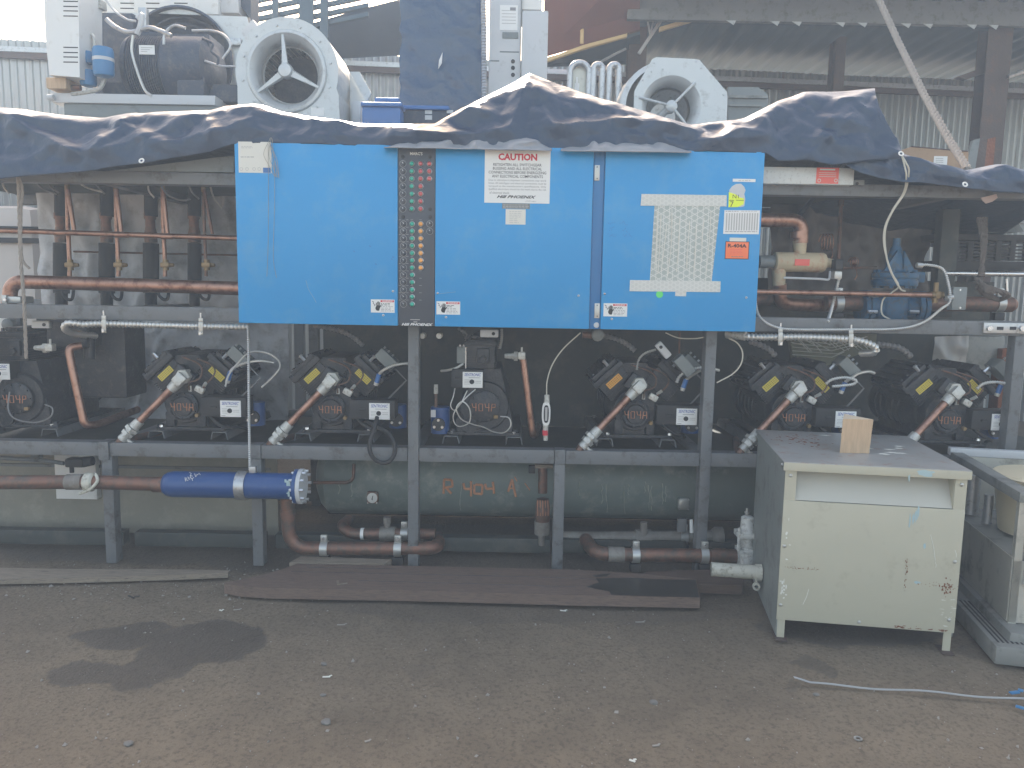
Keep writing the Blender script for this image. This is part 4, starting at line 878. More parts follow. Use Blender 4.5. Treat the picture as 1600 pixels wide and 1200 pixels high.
# ------------------------------------------------------------------ conduits and straps
def strap(parent, px, py, Y, h=14, w=7):
    mb = MB(ZINC); mb.pbox(px-w/2, py-h/2, px+w/2, py+h/2, Y-.028, .004, .001); mb.pbox(px-w/2, py-h*.95, px+w/2, py-h/2, Y-.012, .004, .001); mb.pbox(px-w/2, py+h/2, px+w/2, py+h*.95, Y-.016, .004, .001)
    p = P(px, py+h*.75, Y-.016); mb.m(CHROME); mb.cyl(p, p-Vector((0, .008, 0)), .009, .008, 6); p = P(px, py-h, Y); mb.cyl(p, p+Vector((0, 0, .025)), .004, .004, 6)
    mb.build('strap', parent)
t = thing('steel_conduit', P(240, 512, 3.99), 'thick ribbed steel conduit strapped under the middle beam left of the blue cabinet', 'conduit')
MB(CONDUIT).ribbed(spline(pts([(150, 525, 4.3), (118, 521, 4.12), (102, 514, 4.0), (106, 505, 3.96), (130, 507, 3.97), (160, 506, 3.975), (240, 508, 3.975), (314, 510, 3.975), (388, 511, 3.98)]), 10), .019, .020, 12, .70).build('tube', t)
strap(t, 162, 506.5, 3.975); strap(t, 313.5, 510.5, 3.975)
t = thing('steel_conduit', P(1290, 535, 3.99), 'thick ribbed steel conduit strapped under the middle beam right of the blue cabinet', 'conduit')
MB(CONDUIT).ribbed(spline(pts([(1150, 521, 4.05), (1165, 526, 3.98), (1200, 527, 3.97), (1260, 527, 3.97), (1325, 530, 3.965), (1352, 535, 3.96), (1368, 543, 3.97), (1364, 551, 4.0), (1345, 552, 4.1)]), 10), .020, .020, 12, .70).build('tube', t)
mb = MB(ELBOW); mb.cyl(P(1136, 521, 4.05), P(1165, 525, 3.98), .026, .024, 12); mb.build('fitting', t)
strap(t, 1219.5, 526.5, 3.97); strap(t, 1330, 529, 3.965)
def cond(lst, r, label, Y=None, ribs=True, m=CONDUIT, name='flexible_conduit', cat='conduit', n=8, group=None):
    mb = MB(m); s = spline(pts(lst, Y), n)
    if ribs: mb.ribbed(s, r, r*1.3, 8, .68)
    else: mb.tube(s, r, 8)
    return tag(mb.build(name), label, cat, group)
cond([(388, 509), (388.5, 560), (389, 640), (390, 700), (390.5, 735)], .0085, 'thin ribbed conduit hanging straight down in front of the deck beam', 3.955)
cond([(352, 604), (358, 585), (372, 567), (390, 551), (415, 551), (434, 562), (437, 575), (425, 590), (409, 605)], .006, 'thin ribbed conduit arching over the left V compressor behind the hanging one', 4.06)
cond([(490, 508), (525, 515), (548, 524), (568, 540)], .016, 'dark ribbed conduit dropping from the cabinet to the V compressor with the cable loop', 4.25, m=DKCOND)
cond([(716, 512), (726, 520), (729, 530), (728, 542)], .012, 'short dark ribbed conduit above the upright centre compressor', 4.22, m=DKCOND)
cond([(784, 514), (784, 528), (781, 545)], .0085, 'short bright ribbed conduit with gland right of the upright centre compressor', 4.15)
cond([(940, 524), (962, 529), (980, 538), (992, 548)], .016, 'dark ribbed conduit curving down to the amber labelled compressor', 4.2, m=DKCOND)
cond([(995, 578), (998, 562), (1008, 552), (1025, 546)], .0075, 'thin ribbed conduit looping from the white bracket box', 4.12)
cond([(1057, 598), (1062, 588), (1075, 579), (1092, 575), (1108, 574)], .0095, 'short ribbed conduit disappearing behind the second long post', 4.06)
cond([(1170, 533), (1185, 538), (1200, 545), (1212, 556)], .018, 'dark ribbed conduit below the right strapped conduit', 4.2, m=DKCOND)
cond([(1368, 538), (1395, 541), (1410, 546), (1424, 558)], .020, 'thick dark ribbed conduit running behind to the rightmost compressor', 4.25, m=DKCOND)
cond([(1290, 600), (1300, 593), (1318, 590), (1332, 592), (1338, 596), (1330, 601), (1300, 604)], .0095, 'ribbed conduit loop on the compressor behind the transformer', 4.06)
cond([(1526, 608), (1536, 600), (1555, 597), (1582, 601)], .0095, 'ribbed conduit reaching the right end post', 4.06)
cond([(1162, 520), (1180, 470), (1184, 490), (1195, 503), (1215, 512), (1245, 515), (1330, 515), (1400, 514), (1440, 505), (1470, 483), (1484, 470), (1481, 440), (1472, 420), (1450, 414), (1434, 415)][1:], .0085, 'long thin ribbed conduit sagging along the middle beam at right', 3.965)
cond([(1293, 503, 4.0), (1300, 480, 4.1), (1306, 455, 4.12), (1312, 430, 4.15)], .010, 'short ribbed conduit rising to the tan filter solenoid', ribs=True)
cond([(1138, 528), (1152, 536), (1160, 550), (1158, 568), (1145, 584), (1120, 598)], .0035, 'thin pale wire bowing out beside the second long post', 4.0, False, WIRE, 'wire', 'wire')
cond([(1040, 520), (1060, 528), (1085, 529), (1100, 527)], .003, 'thin wire sagging under the cabinet left of the second long post', 4.02, False, WIRE, 'wire', 'wire')
mb = MB(COPPER_DK); mb.tube(pts([(1062, 520), (1061, 560)], 4.4), .006, 8); tag(mb.build('copper_line'), 'thin copper line standing behind the white bracket box', 'pipe')
# white bracket boxes
def bracket(px, py, ang, Y, label):
    rot = Matrix.Rotation(ang, 3, 'Y'); c = P(px, py, Y); mb = MB(OFFWHITE); mb.box(c, (.095, .03, .04), rot, .008); mb.m(INK); q = c+rot @ Vector((.022, -.015, 0)); mb.cyl(q, q-Vector((0, .003, 0)), .009, .009, 12)
    tag(mb.build('bracket_box'), label, 'bracket')
bracket(764.5, 521, 0, 4.02, 'small white bracket box with a round hole under the middle blue door')
bracket(1036, 547, R(-132), 4.05, 'tilted white bracket box with a round hole above the amber labelled compressor')
bracket(65, 507, 0, 4.1, 'small white bracket box above the left end compressor')
mb = MB(GREYBOX); mb.box(P(1068, 571, 4.08), (.06, .08, .115), Matrix.Rotation(R(-42), 3, 'Y'), .006); tag(mb.build('junction_box'), 'grey tilted junction box below the tilted white bracket box', 'junction box')
for px, py, lb in ((660, 525, 'round pipe stub end left of its twin under the cabinet'), (686, 525, 'round pipe stub end nearer the upright compressor')):
    p = P(px, py, 4.06); mb = MB(ELBOW); mb.lathe([(.006, 0), (.014, 0), (.016, -.01), (.016, -.06)], p, (0, -1, 0), 16); tag(mb.build('pipe_stub'), lb, 'pipe stub')
mb = MB(COPPER_DK); mb.cyl(P(910, 523, 4.05), P(930, 524, 4.05), .018, .018, 12); mb.m(GREYBOX); mb.lathe([(.03, 0), (.034, .01), (.03, .05), (.015, .055)], P(933, 523, 4.06), (0, -1, 0), 20); tag(mb.build('conduit_elbow'), 'dark conduit elbow beneath the blue cabinet centre strip', 'fitting')

# ------------------------------------------------------------------ upper left bay
def pipe(lst, r, m, label, name='copper_pipe', Y=None, rb=.08, seg=18, clamps=(), cat='pipe', collars=()):
    s = bend(pts(lst, Y), rb); o0 = sum(s, Vector())/len(s)
    t = thing(name, (o0.x, o0.y, min(q.z for q in s)-r), label, cat)
    MB(m).tube(s, r, seg).build('tube', t)
    for c in collars: mb = MB(c[4] if len(c) > 4 else m); mb.cyl(P(c[0], c[1], c[5] if len(c) > 5 else s[0].y), P(c[2], c[3], c[5] if len(c) > 5 else s[0].y), r*1.13, r*1.13, seg); mb.build('fitting', t)
    for c in clamps: clamp(t, *c, r)
    return t
def clamp(t, px, py, Y, r):
    c = P(px, py, Y); mb = MB(ZINC); n = 20; w = .02
    prof = []
    for k in range(n+1): a = -math.pi*.15+math.pi*1.3*k/n; prof.append(Vector((0, -math.cos(a-math.pi/2+math.pi/2)*0, 0)))
    vs = []; fs = []
    for k in range(28):
        a = 2*math.pi*k/28
        for (x, rr) in ((-w, r+.002), (w, r+.002), (w, r+.006), (-w, r+.006)): vs.append(c+Vector((x, math.cos(a)*rr, math.sin(a)*rr)))
    for k in range(28):
        k2 = (k+1) % 28
        for j in range(4): fs.append((k*4+j, k*4+(j+1) % 4, k2*4+(j+1) % 4, k2*4+j))
    mb.add(vs, fs); mb.box(c+Vector((0, -.006, r+.022)), (.036, .022, .042), None, .006); q = c+Vector((0, -.018, r+.026)); mb.m(CHROME); mb.cyl(q, q-Vector((0, .012, 0)), .009, .008, 6)
    mb.m(BLACK2); mb.box(c+Vector((0, 0, -r-.028)), (.055, .05, .042), None, .003)
    mb.build('clamp', t)
pipe([(-60, 358), (373, 372.5)], .0145, COPPER, 'thin copper pipe crossing the upper left bay in front of the black cylinders', Y=4.3, seg=14, collars=((85, 363.5, 102, 364), (180, 366.5, 200, 367), (252, 369, 270, 369.5)))
t = pipe([(14, 478), (17, 440), (60, 441), (200, 445), (380, 451)], .036, COPPER, 'thick copper pipe with an elbow along the bottom of the upper left bay', Y=4.15, rb=.09, seg=24)
mb = MB(ZINC); mb.pbox(6, 463, 32, 474, 4.09, .12, .01); mb.pbox(2, 461, 10, 476, 4.085, .02, .004); mb.m(CHROME); p = P(9, 468, 4.085); mb.cyl(p, p-Vector((0, .012, 0)), .012, .01, 6); mb.build('clamp', t)
def column(px, i):
    t = thing('insulated_cylinder', P(px, 460, 4.62), ('black insulated cylinder with a copper neck, nearest the white vehicle in the upper left bay', 'black insulated cylinder with a wide copper neck, second from the white vehicle', 'black insulated cylinder with a narrow copper neck, third from the white vehicle', 'black insulated cylinder nearest the blue cabinet in the upper left bay')[i], 'cylinder', 'insulated cylinders of the upper left bay')
    w = 11.5 if i < 3 else 10
    mb = MB(INSUL); mb.cyl(P(px, 458, 4.62), P(px, 380, 4.62), w*pm(4.62), None, 20); mb.cyl(P(px, 478, 4.62), P(px, 458, 4.62), w*.75*pm(4.62), None, 16); mb.build('insulation', t)
    mb = MB(COPPER_DK); mb.lathe([(.036, 0), (.036, .05), (.028, .09), (.028, .13), (.034, .14), (.034, .17), (.02, .18)], P(px, 379, 4.62), (0, 0, 1), 18); mb.build('neck', t)
    mb = MB(INSUL); mb.cyl(P(px, 338, 4.62), P(px, 292, 4.62), .038, .038, 18); mb.build('upper_sleeve', t)
for i, px in enumerate((96, 167, 236, 304)): column(px, i)
def riser(px, i, dx=12):
    t = thing('copper_riser', P(px+4, 470, 4.35), ('pair of copper risers with a valve, left of the first black cylinder gap', 'pair of copper risers with a valve between the second and third black cylinders', 'pair of copper risers with a valve between the third and fourth black cylinders', 'pair of thin copper risers with a valve beside the blue cabinet')[i], 'pipe', 'copper risers of the upper left bay')
    m = COPPER if i < 3 else COPPER_DK; r = .0115 if i < 3 else .009
    mb = MB(m); mb.tube(bend(pts([(px, 288), (px+1, 350), (px+4, 414), (px+4, 432)], 4.36), .05), r, 12); mb.tube(bend(pts([(px+1, 296), (px+dx, 366)], 4.33), .02), r, 12); mb.build('tube', t)
    mb = MB(BRASS); c = P(px+5, 414, 4.36); mb.cyl(c-Vector((0, 0, .03)), c+Vector((0, 0, .03)), .016, .016, 10); mb.box(c, (.05, .04, .028), None, .008); mb.cyl(c+Vector((.02, 0, 0)), c+Vector((.045, 0, 0)), .012, .010, 8); mb.build('valve', t)
    mb = MB(BRASS); c = P(px, 294, 4.36); mb.cyl(c-Vector((0, 0, .02)), c+Vector((0, 0, .03)), .014, .014, 8); mb.build('valve', t)
    mb = MB(INSUL); mb.tube(spline(pts([(px-8, 452), (px-5, 462), (px+2, 468), (px+8, 466), (px+10, 452)], 4.4), 6), .009, 8); mb.build('trap', t)
for i, (px, dx) in enumerate(((105, 12), (181, 9), (254, 8), (318, 14))): riser(px, i, dx)
for i, l in enumerate(([(3, 281), (6, 292), (14, 303)], [(54, 281), (66, 294), (90, 304)], [(73, 281), (80, 293), (93, 302)], [(120, 283), (136, 293), (160, 300)], [(146, 281), (152, 291), (164, 303)], [(188, 285), (196, 292), (207, 296)], [(231, 287), (233, 299), (241, 309)], [(250, 288), (262, 304), (282, 313), (298, 311)], [(296, 288), (300, 300), (311, 311)], [(328, 289), (334, 308), (347, 325)])):
    cond(l, .006, ['leftmost thin conduit drooping from the top beam by the hanging rope', 'longer thin conduit drooping right of the hanging rope', 'shorter thin conduit curving beside the longer one right of the rope', 'flat lying thin conduit above the first copper risers', 'thin conduit crossing above the gap of the first two copper risers', 'short thin conduit just right of the second copper riser top', 'steep thin conduit left of the third copper riser top', 'longest drooping thin conduit passing the third copper riser', 'thin conduit left of the fourth copper riser', 'thin conduit drooping nearest the blue cabinet'][i], 4.3, m=DKCOND if i % 3 else CONDUIT, n=6, group='thin conduits under the top beam')
mb = MB(COPPER_DK); mb.tube(pts([(115, 393), (372, 399)], 4.75), .006, 8); tag(mb.build('copper_line'), 'thin dark tube running level behind the black cylinders', 'pipe')
# twisted rope
def rope(mb, path, r, tw=.035):
    L = 0; ph = [0]
    for a, b in zip(path[:-1], path[1:]): L += (b-a).length; ph.append(L)
    for k in range(3):
        out = []
        for i, p in enumerate(path):
            t = (path[min(i+1, len(path)-1)]-path[max(i-1, 0)]).normalized(); e = t.orthogonal().normalized() if i == 0 else (e-t*e.dot(t)).normalized(); g = t.cross(e)
            a = ph[i]/tw*2*math.pi/3+k*2*math.pi/3; out.append(p+(e*math.cos(a)+g*math.sin(a))*r*.55)
        mb.tube(out, r*.62, 6)
    return mb
def dense(s, d=.008):
    out = [s[0]]
    for a, b in zip(s[:-1], s[1:]):
        n = max(1, int((b-a).length/d)); out += [a.lerp(b, (k+1)/n) for k in range(n)]
    return out
mb = MB(ROPE); rope(mb, dense(spline(pts([(27, 272, 3.93), (29, 292, 3.95), (30, 330, 3.96), (32, 400, 3.96), (36, 450, 3.95), (38, 480, 3.95), (41, 560, 3.98)]), 6)), .008)
rope(mb, dense(spline(pts([(27, 272, 3.93), (35, 295, 3.95), (33, 330, 3.96), (34, 400, 3.96), (46, 420, 3.97)]), 6)), .006)
mb.m(ZINC); mb.lathe([(.010, 0), (.022, 0), (.022, .006), (.010, .006), (.010, 0)], P(27, 269, 3.915), (0, -1, 0), 20, False)
tag(mb.build('rope'), 'knotted tie rope hanging from a tarp eyelet at the left end', 'rope')
# pale vehicle and things seen through the left end
mb = MB(mat('cream_van_paint', (.55, .50, .46), .4, var=.04)); mb.pbox(-260, 318, 60, 720, 7.2, 2.0, .12); mb.m(BLACK2); mb.pbox(-200, 352, 75, 362, 7.15, .03); mb.pbox(-200, 370, 78, 378, 7.15, .03)
tag(mb.build('parked_van'), 'cream coloured parked van seen through the left end of the rack', 'van')
mb = MB(WHITEMETAL); mb.pbox(-40, 490, 13, 575, 4.5, .12, .01); mb.m(GREYBOX); p = P(13, 507, 4.45); mb.lathe([(.02, 0), (.034, .01), (.034, .05), (.02, .06)], p+Vector((0, .04, 0)), (0, -1, 0), 18); mb.m(FRAME); mb.pbox(15, 495, 33, 560, 4.52, .06, .004)
tag(mb.build('white_control_box'), 'white speckled control box at the left end above the upright compressor', 'box')
mb = MB(WHITEMETAL); mb.pbox(86, 711, 150, 780, 4.35, .05, .004); mb.m(GREYBOX); mb.pbox(48, 698, 60, 718, 4.3, .04); tag(mb.build('pale_plate'), 'pale square plate behind the pipe coupling at lower left', 'plate')

# ------------------------------------------------------------------ filter drier shell and lower pipes
Yd = 3.9
t = thing('filter_drier_shell', P(375, 785, Yd), 'blue horizontal filter drier cylinder with a grey band and bolted white flange', 'filter')
a, b = P(266, 758, Yd), P(462, 758, Yd); b.z = a.z = (a.z+b.z)/2; r_ = .067; L = b.x-a.x
MB(FILTERBLUE).lathe([(.03, -.035), (.05, -.028), (.062, -.008), (r_, .02), (r_, L)], a, (1, 0, 0), 40).build('shell', t)
mb = MB(STEEL); mb.lathe([(r_+.002, 0), (r_+.007, 0), (r_+.007, .05), (r_+.002, .05), (r_+.002, 0)], a+Vector((P(372, 758, Yd).x-a.x, 0, 0)), (1, 0, 0), 40, False); mb.box(a+Vector((P(396, 758, Yd).x-a.x, .0, r_+.018)), (.035, .03, .035), None, .004); mb.build('band', t)
mb = MB(FILTERBLUE); mb.lathe([(r_, 0), (r_+.022, 0), (r_+.022, .018), (r_, .018)], b, (1, 0, 0), 40); mb.m(OFFWHITE); mb.lathe([(r_+.024, .02), (r_+.024, .040), (.062, .044), (0, .046)], b, (1, 0, 0), 40); mb.m(CHROME)
for k in range(10): an = 2*math.pi*k/10; q = b+Vector((-.012, (r_+.012)*math.cos(an), (r_+.012)*math.sin(an))); mb.cyl(q, q+Vector((.072, 0, 0)), .008, .008, 6)
mb.build('flange', t)
mb = MB(SKYPAINT); 
for k, (x, y0, y1) in enumerate(((449, 751, 772), (452, 749, 764), (446, 749, 754), (451, 768, 776))): mb.pbox(x-1.5, y0, x+1.5, y1, Yd-r_-.0016+(0.004 if y0 < 752 else 0.0), .001)
mb.m(WHITE)
def scr(l): mb.tube([P(x, y, Yd-r_*math.cos(math.asin(max(-1, min(1, (P(x, y, Yd).z-a.z)/r_))))-.0008) for x, y in l], .0016, 5)
for l in (((290, 752), (289, 746), (292, 747), (290, 749), (294, 751)), ((293, 745), (296, 747), (294, 748), (297, 749)), ((297, 744), (299, 748)), ((301, 751), (300, 748), (303, 746)), ((304, 740), (306, 745), (308, 741)), ((296, 738), (299, 740), (297, 743), (301, 744)), ((309, 742), (311, 739), (313, 742))): scr(l)
mb.build('marking', t)
t = pipe([(-80, 754), (140, 753), (266, 757)], .036, COPPER_DK, 'thick tarnished copper pipe feeding the blue filter drier from the left', 'copper_pipe', Yd, seg=24, collars=((105, 753, 130, 753, VERDI, Yd), (240, 757, 262, 757, COPPER_DK, Yd)))
mb = MB(PVC); mb.lathe([(.040, 0), (.049, .006), (.049, .04), (.04, .05)], P(133, 753, Yd), (1, 0, 0), 24); mb.tube(spline(pts([(150, 741, Yd-.01), (152, 752, Yd-.04), (140, 765, Yd-.045), (125, 771, Yd-.02)]), 6), .008, 8); mb.build('taped_joint', t)
cond([(-60, 712), (60, 719), (100, 724)], .012, 'dark rod running to a black valve above the left copper pipe', 4.2, False, FRAME, 'rod', 'rod')
mb = MB(BLACK2); c = P(120, 722, 4.2); mb.box(c, (.1, .07, .05), None, .012); mb.cyl(c+Vector((.03, 0, 0)), c+Vector((.09, 0, .01)), .03, .026, 12); mb.cyl(c-Vector((.03, 0, .02)), c-Vector((.03, 0, .06)), .012, .012, 8); tag(mb.build('shutoff_valve'), 'small black valve body above the left copper pipe', 'valve')
t = pipe([(449, 778, 4.02), (452, 856, 4.02), (560, 857, 4.02), (685, 857, 4.02), (685, 840, 4.3)], .036, COPPER_DK, 'tarnished copper pipe bending under the filter drier along the plank', rb=.11, seg=22, clamps=((507, 857, 4.02), (622, 857.5, 4.02)), collars=((449, 796, 450, 806, COPPER_DK), ))
t = pipe([(545, 812, 4.3), (532, 822, 4.2), (548, 834, 4.16), (680, 834, 4.16)], .03, COPPER_DK, 'shorter dark copper pipe above the one with two clamps', rb=.09, seg=18)
mb = MB(WHITE); mb.cyl(P(564, 834, 4.16), P(569, 834, 4.16), .033, .033, 18); mb.build('tape', t); mb = MB(VERDI); mb.cyl(P(594, 834, 4.16), P(618, 834, 4.16), .04, .04, 18); mb.cyl(P(605, 834, 4.16), P(605, 812, 4.16), .018, .016, 12); mb.cyl(P(605, 818, 4.16), P(605, 808, 4.16), .022, .022, 6); mb.build('valve', t); clamp(t, 632, 834, 4.16, .03)
t = thing('drain_line', P(848, 860, 4.2), 'vertical copper line with a corroded filter body hanging below the deck', 'pipe')
mb = MB(COPPER_DK); mb.cyl(P(848, 728, 4.2), P(848, 770, 4.2), .026, .026, 18); mb.lathe([(.026, 0), (.040, .02), (.042, .15), (.034, .2)], P(847, 834, 4.2), (0, 0, 1), 20); mb.build('tube', t)
mb = MB(ORPAINT)
for k, x in enumerate((840, 844, 848, 852, 856)): mb.tube(pts([(x, 782, 4.2-.0385+abs(k-2)*.006), (x+.5, 806, 4.2-.043+abs(k-2)*.0065)]), .0035, 6)
mb.build('corrosion_streak', t)
mb = MB(VERDI); mb.cyl(P(847, 834, 4.2), P(847, 814, 4.2), .043, .043, 20); mb.cyl(P(846, 852, 4.2), P(846, 834, 4.2), .016, .02, 12); mb.build('end_cap', t); mb = MB(STRAW); mb.pbox(836, 726, 864, 732, 4.15, .08, .004); mb.m(INK); mb.pbox(826, 728, 836, 740, 4.16, .03, .004); mb.build('hanger', t)
t = pipe([(868, 839, 4.28), (920, 840, 4.26), (1010, 839, 4.26), (1130, 838, 4.26)], .034, VERDI, 'grey painted pipe with a valve lying behind the lower right pipe', rb=.05, seg=20, clamps=((1068, 839, 4.26), ))
mb = MB(VERDI); mb.cyl(P(993, 840, 4.26), P(1017, 840, 4.26), .046, .046, 20); mb.cyl(P(1006, 838, 4.24), P(1006, 816, 4.24), .022, .02, 12); mb.cyl(P(997, 840, 4.26), P(1000, 840, 4.26), .05, .05, 6); mb.build('valve', t); mb = MB(WHITE); mb.cyl(P(1081, 832, 4.1), P(1080, 812, 4.1), .011, .009, 10); mb.build('drain_cock', t)
mb = MB(FRAME); mb.pbox(1059, 811, 1073, 832, 4.2, .03, .003); mb.build('hanger', t); MB(VERDI).lathe([(.04, 0), (.055, .02), (.055, .06), (.02, .07)], P(1112, 838, 4.26), (1, 0, 0), 20).build('end_cap', t)
t = pipe([(915, 843, 4.2), (930, 866, 4.0), (1000, 867, 3.99), (1150, 869, 3.98)], .037, COPPER_DK, 'thick brown pipe on two clamps leading to the grey relief valve', rb=.1, seg=22, clamps=((993, 867, 3.99), (1100, 867.5, 3.98)), collars=((950, 866, 975, 866.5, VERDI, 3.99), (1110, 868.5, 1134, 869, COPPER_DK, 3.98)))
t = thing('relief_valve', P(1166, 890, 3.98), 'light grey pressure relief valve standing left of the transformer', 'valve')
mb = MB(VALVEGREY); c = P(1166, 870, 3.98); mb.cyl(P(1138, 869, 3.98), P(1152, 869.5, 3.98), .034, .036, 18); mb.lathe([(.01, -.06), (.04, -.055), (.052, -.03), (.052, .02), (.04, .05), (.04, .06)], c, (0, 0, 1), 22); mb.build('body', t)
mb = MB(VALVEGREY); mb.box(P(1167, 859, 3.98), (.105, .10, .022), None, .006); mb.box(P(1167, 834, 3.98), (.115, .10, .03), None, .006); mb.cyl(P(1167, 858, 3.98), P(1167, 836, 3.98), .034, .034, 18); mb.lathe([(.05, 0), (.036, .02), (.034, .075), (.02, .085)], P(1167, 830, 3.98), (0, 0, 1), 20)
for s in (-1, 1): q = P(1167, 860, 3.94)+Vector((s*.045, 0, 0)); mb.cyl(q, q+Vector((0, 0, .12)), .009, .009, 8)
mb.build('bonnet', t); mb = MB(ZINC); mb.cyl(P(1167, 804, 3.98), P(1167, 794, 3.98), .008, .006, 8); mb.cyl(P(1167, 802, 3.98), P(1167, 799, 3.98), .013, .013, 6); mb.build('stem', t)
mb = MB(COPPER_DK); mb.tube(bend(pts([(553, 725), (552, 748), (544, 754), (490, 754)], 4.28), .05), .010, 10); tag(mb.build('copper_line'), 'thin copper elbow line between the filter flange and the deck', 'pipe')

# ------------------------------------------------------------------ upper right bay
t = pipe([(1150, 343), (1252, 345), (1251, 380)], .038, COPPER, 'thick copper elbow pipe dropping onto the tan filter', 'copper_pipe', 4.2, rb=.11, seg=24, collars=((1248, 362, 1248, 372, COPPER, 4.2),))
t = thing('tan_filter', P(1250, 428, 4.2), 'tan wrapped cylindrical filter with a red label in the upper right bay', 'filter')
mb = MB(TAN); a, b = P(1209, 409, 4.2), P(1288, 411, 4.2); mb.lathe([(.045, 0), (.052, .006), (.052, b.x-a.x-.01), (.046, b.x-a.x)], a, (1, 0, 0), 30); mb.cyl(P(1250, 376, 4.2), P(1250, 398, 4.2), .036, .03, 20); mb.cyl(P(1217, 420, 4.2), P(1217, 447, 4.2), .036, .032, 20); mb.cyl(b, b+Vector((.045, 0, 0)), .03, .022, 18); mb.build('body', t)
mb = MB(SALMON); mb.pbox(1242, 405, 1265, 415, 4.2-.054, .002); mb.build('label', t); mb = MB(GREYBOX); mb.cyl(P(1186, 409, 4.2), P(1209, 409, 4.2), .034, .034, 20); mb.build('coupling', t)
mb = MB(OFFWHITE); mb.cyl(P(1294, 411, 4.2), P(1302, 411, 4.2), .026, .02, 16); mb.tube(bend(pts([(1225, 434, 4.14), (1285, 436, 4.14), (1296, 438, 4.14), (1297, 424, 4.16)]), .03), .006, 8); mb.build('bleed_tube', t)
mb = MB(BLACK2); mb.pbox(1306, 405, 1318, 421, 4.12, .06, .004); mb.m(ZINC); mb.pbox(1304, 424, 1316, 436, 4.1, .05, .006); mb.build('solenoid', t)
pipe([(1218, 444, 4.2), (1219, 474, 4.22), (1255, 477, 4.3), (1345, 477, 4.45)], .036, COPPER, 'copper pipe bending from below the tan filter', rb=.1, seg=22)
pipe([(1150, 467), (1220, 468)], .034, COPPER_DK, 'short copper pipe behind the tan filter at the cabinet edge', Y=4.3, seg=18)
t = pipe([(1150, 455.5, 4.1), (1458, 461, 4.08)], .0145, COPPER, 'thin copper pipe running across the blue valve to a brass cock', seg=14)
mb = MB(BRASS); c = P(1464, 461, 4.08); mb.cyl(c-Vector((.03, 0, 0)), c+Vector((.03, 0, 0)), .018, .018, 10); mb.cyl(c-Vector((.008, 0, .04)), c+Vector((-.008, 0, .065)), .015, .012, 8); mb.box(c, (.032, .04, .04), None, .008); mb.build('cock', t)
t = thing('control_valve', P(1393, 505, 4.3), 'teal blue bolted control valve body in the upper right bay', 'valve')
c = P(1393, 480, 4.3)
mb = MB(VALVEBLUE); mb.lathe([(.07, -.10), (.085, -.06), (.09, 0), (.085, .05), (.075, .075)], c, (0, 0, 1), 28); mb.cyl(c+Vector((-.16, 0, 0)), c+Vector((.16, 0, 0)), .062, .062, 24)
for s in (-1, 1): mb.cyl(c+Vector((s*.12, 0, 0)), c+Vector((s*.145, 0, 0)), .09, .09, 28); mb.cyl(c+Vector((s*.152, 0, 0)), c+Vector((s*.175, 0, 0)), .09, .09, 28)
mb.build('body', t)
mb = MB(VALVEBLUE); q = P(1397, 447, 4.3); mb.lathe([(.115, 0), (.118, .006), (.118, .03), (.112, .034), (.112, .04), (.118, .044), (.118, .07), (.06, .078), (.055, .09)], q, (0, 0, 1), 32); mb.lathe([(.05, .085), (.045, .15), (.03, .20), (.02, .22), (.018, .26)], q-Vector((.005, 0, 0)), (0, 0, 1), 20); mb.box(q+Vector((.115, -.01, .05)), (.07, .06, .06), None, .012)
for sx in (-.06, .06): mb.prism([q+Vector((sx*1.4, -.05, .08)), q+Vector((sx*.4, -.05, .08)), q+Vector((sx*.3, -.05, .19))], (0, .02, 0))
for k in range(8): an = k*math.pi/4+.2; w = q+Vector((.1*math.cos(an), .1*math.sin(an), -.012)); mb.cyl(w, w+Vector((0, 0, .1)), .011, .011, 6)
mb.build('bonnet', t)
for px, py in ((1356, 487), (1421, 487), (1358, 462)): w = P(px, py, 4.19); MB(CHROME).cyl(w, w+Vector((.05, 0, 0)), .010, .010, 6).build('flange_bolt', t)
t = pipe([(1290, 474), (1345, 474)], .043, COPPER_DK, 'thick brown pipe stub left of the teal valve', Y=4.3, seg=20); clamp(t, 1309, 474, 4.3, .043)
t = pipe([(1430, 474), (1580, 476)], .042, COPPER_DK, 'thick brown pipe leaving the teal valve to the right', Y=4.3, seg=20); clamp(t, 1560, 474.5, 4.3, .042); mb = MB(COPPER_DK); mb.lathe([(.042, 0), (.03, .02), (.0, .025)], P(1580, 476, 4.3), (1, 0, 0), 20); mb.build('end_cap', t)
mb = MB(GREYBOX); mb.pbox(1488.5, 448.5, 1510.5, 484.5, 4.0, .05, .004); mb.m(CHROME)
for y in (453, 481): w = P(1500, y, 4.0); mb.cyl(w, w-Vector((0, .004, 0)), .006, .005, 8)
tag(mb.build('junction_box'), 'flat grey junction box cover at the end of the long thin conduit', 'junction box')
mb = MB(ZINC); mb.cyl(P(1432, 414.5, 3.97), P(1441, 415, 3.97), .014, .014, 8); tag(mb.build('conduit_connector'), 'small zinc connector at the upper free end of the long thin conduit', 'connector'); mb = MB(ZINC); mb.cyl(P(1479, 466, 3.97), P(1488, 464, 3.98), .013, .013, 8); tag(mb.build('conduit_connector'), 'small zinc connector joining the long thin conduit to the flat grey junction box', 'connector')
mb = MB(CHROME); mb.cyl(P(1476, 427, 4.5), P(1660, 429, 4.5), .016, .016, 14); mb.cyl(P(1572, 436, 4.5), P(1574, 466, 4.5), .008, .008, 8); tag(mb.build('steel_rail'), 'bright horizontal steel rail behind the coiled rope', 'rail')
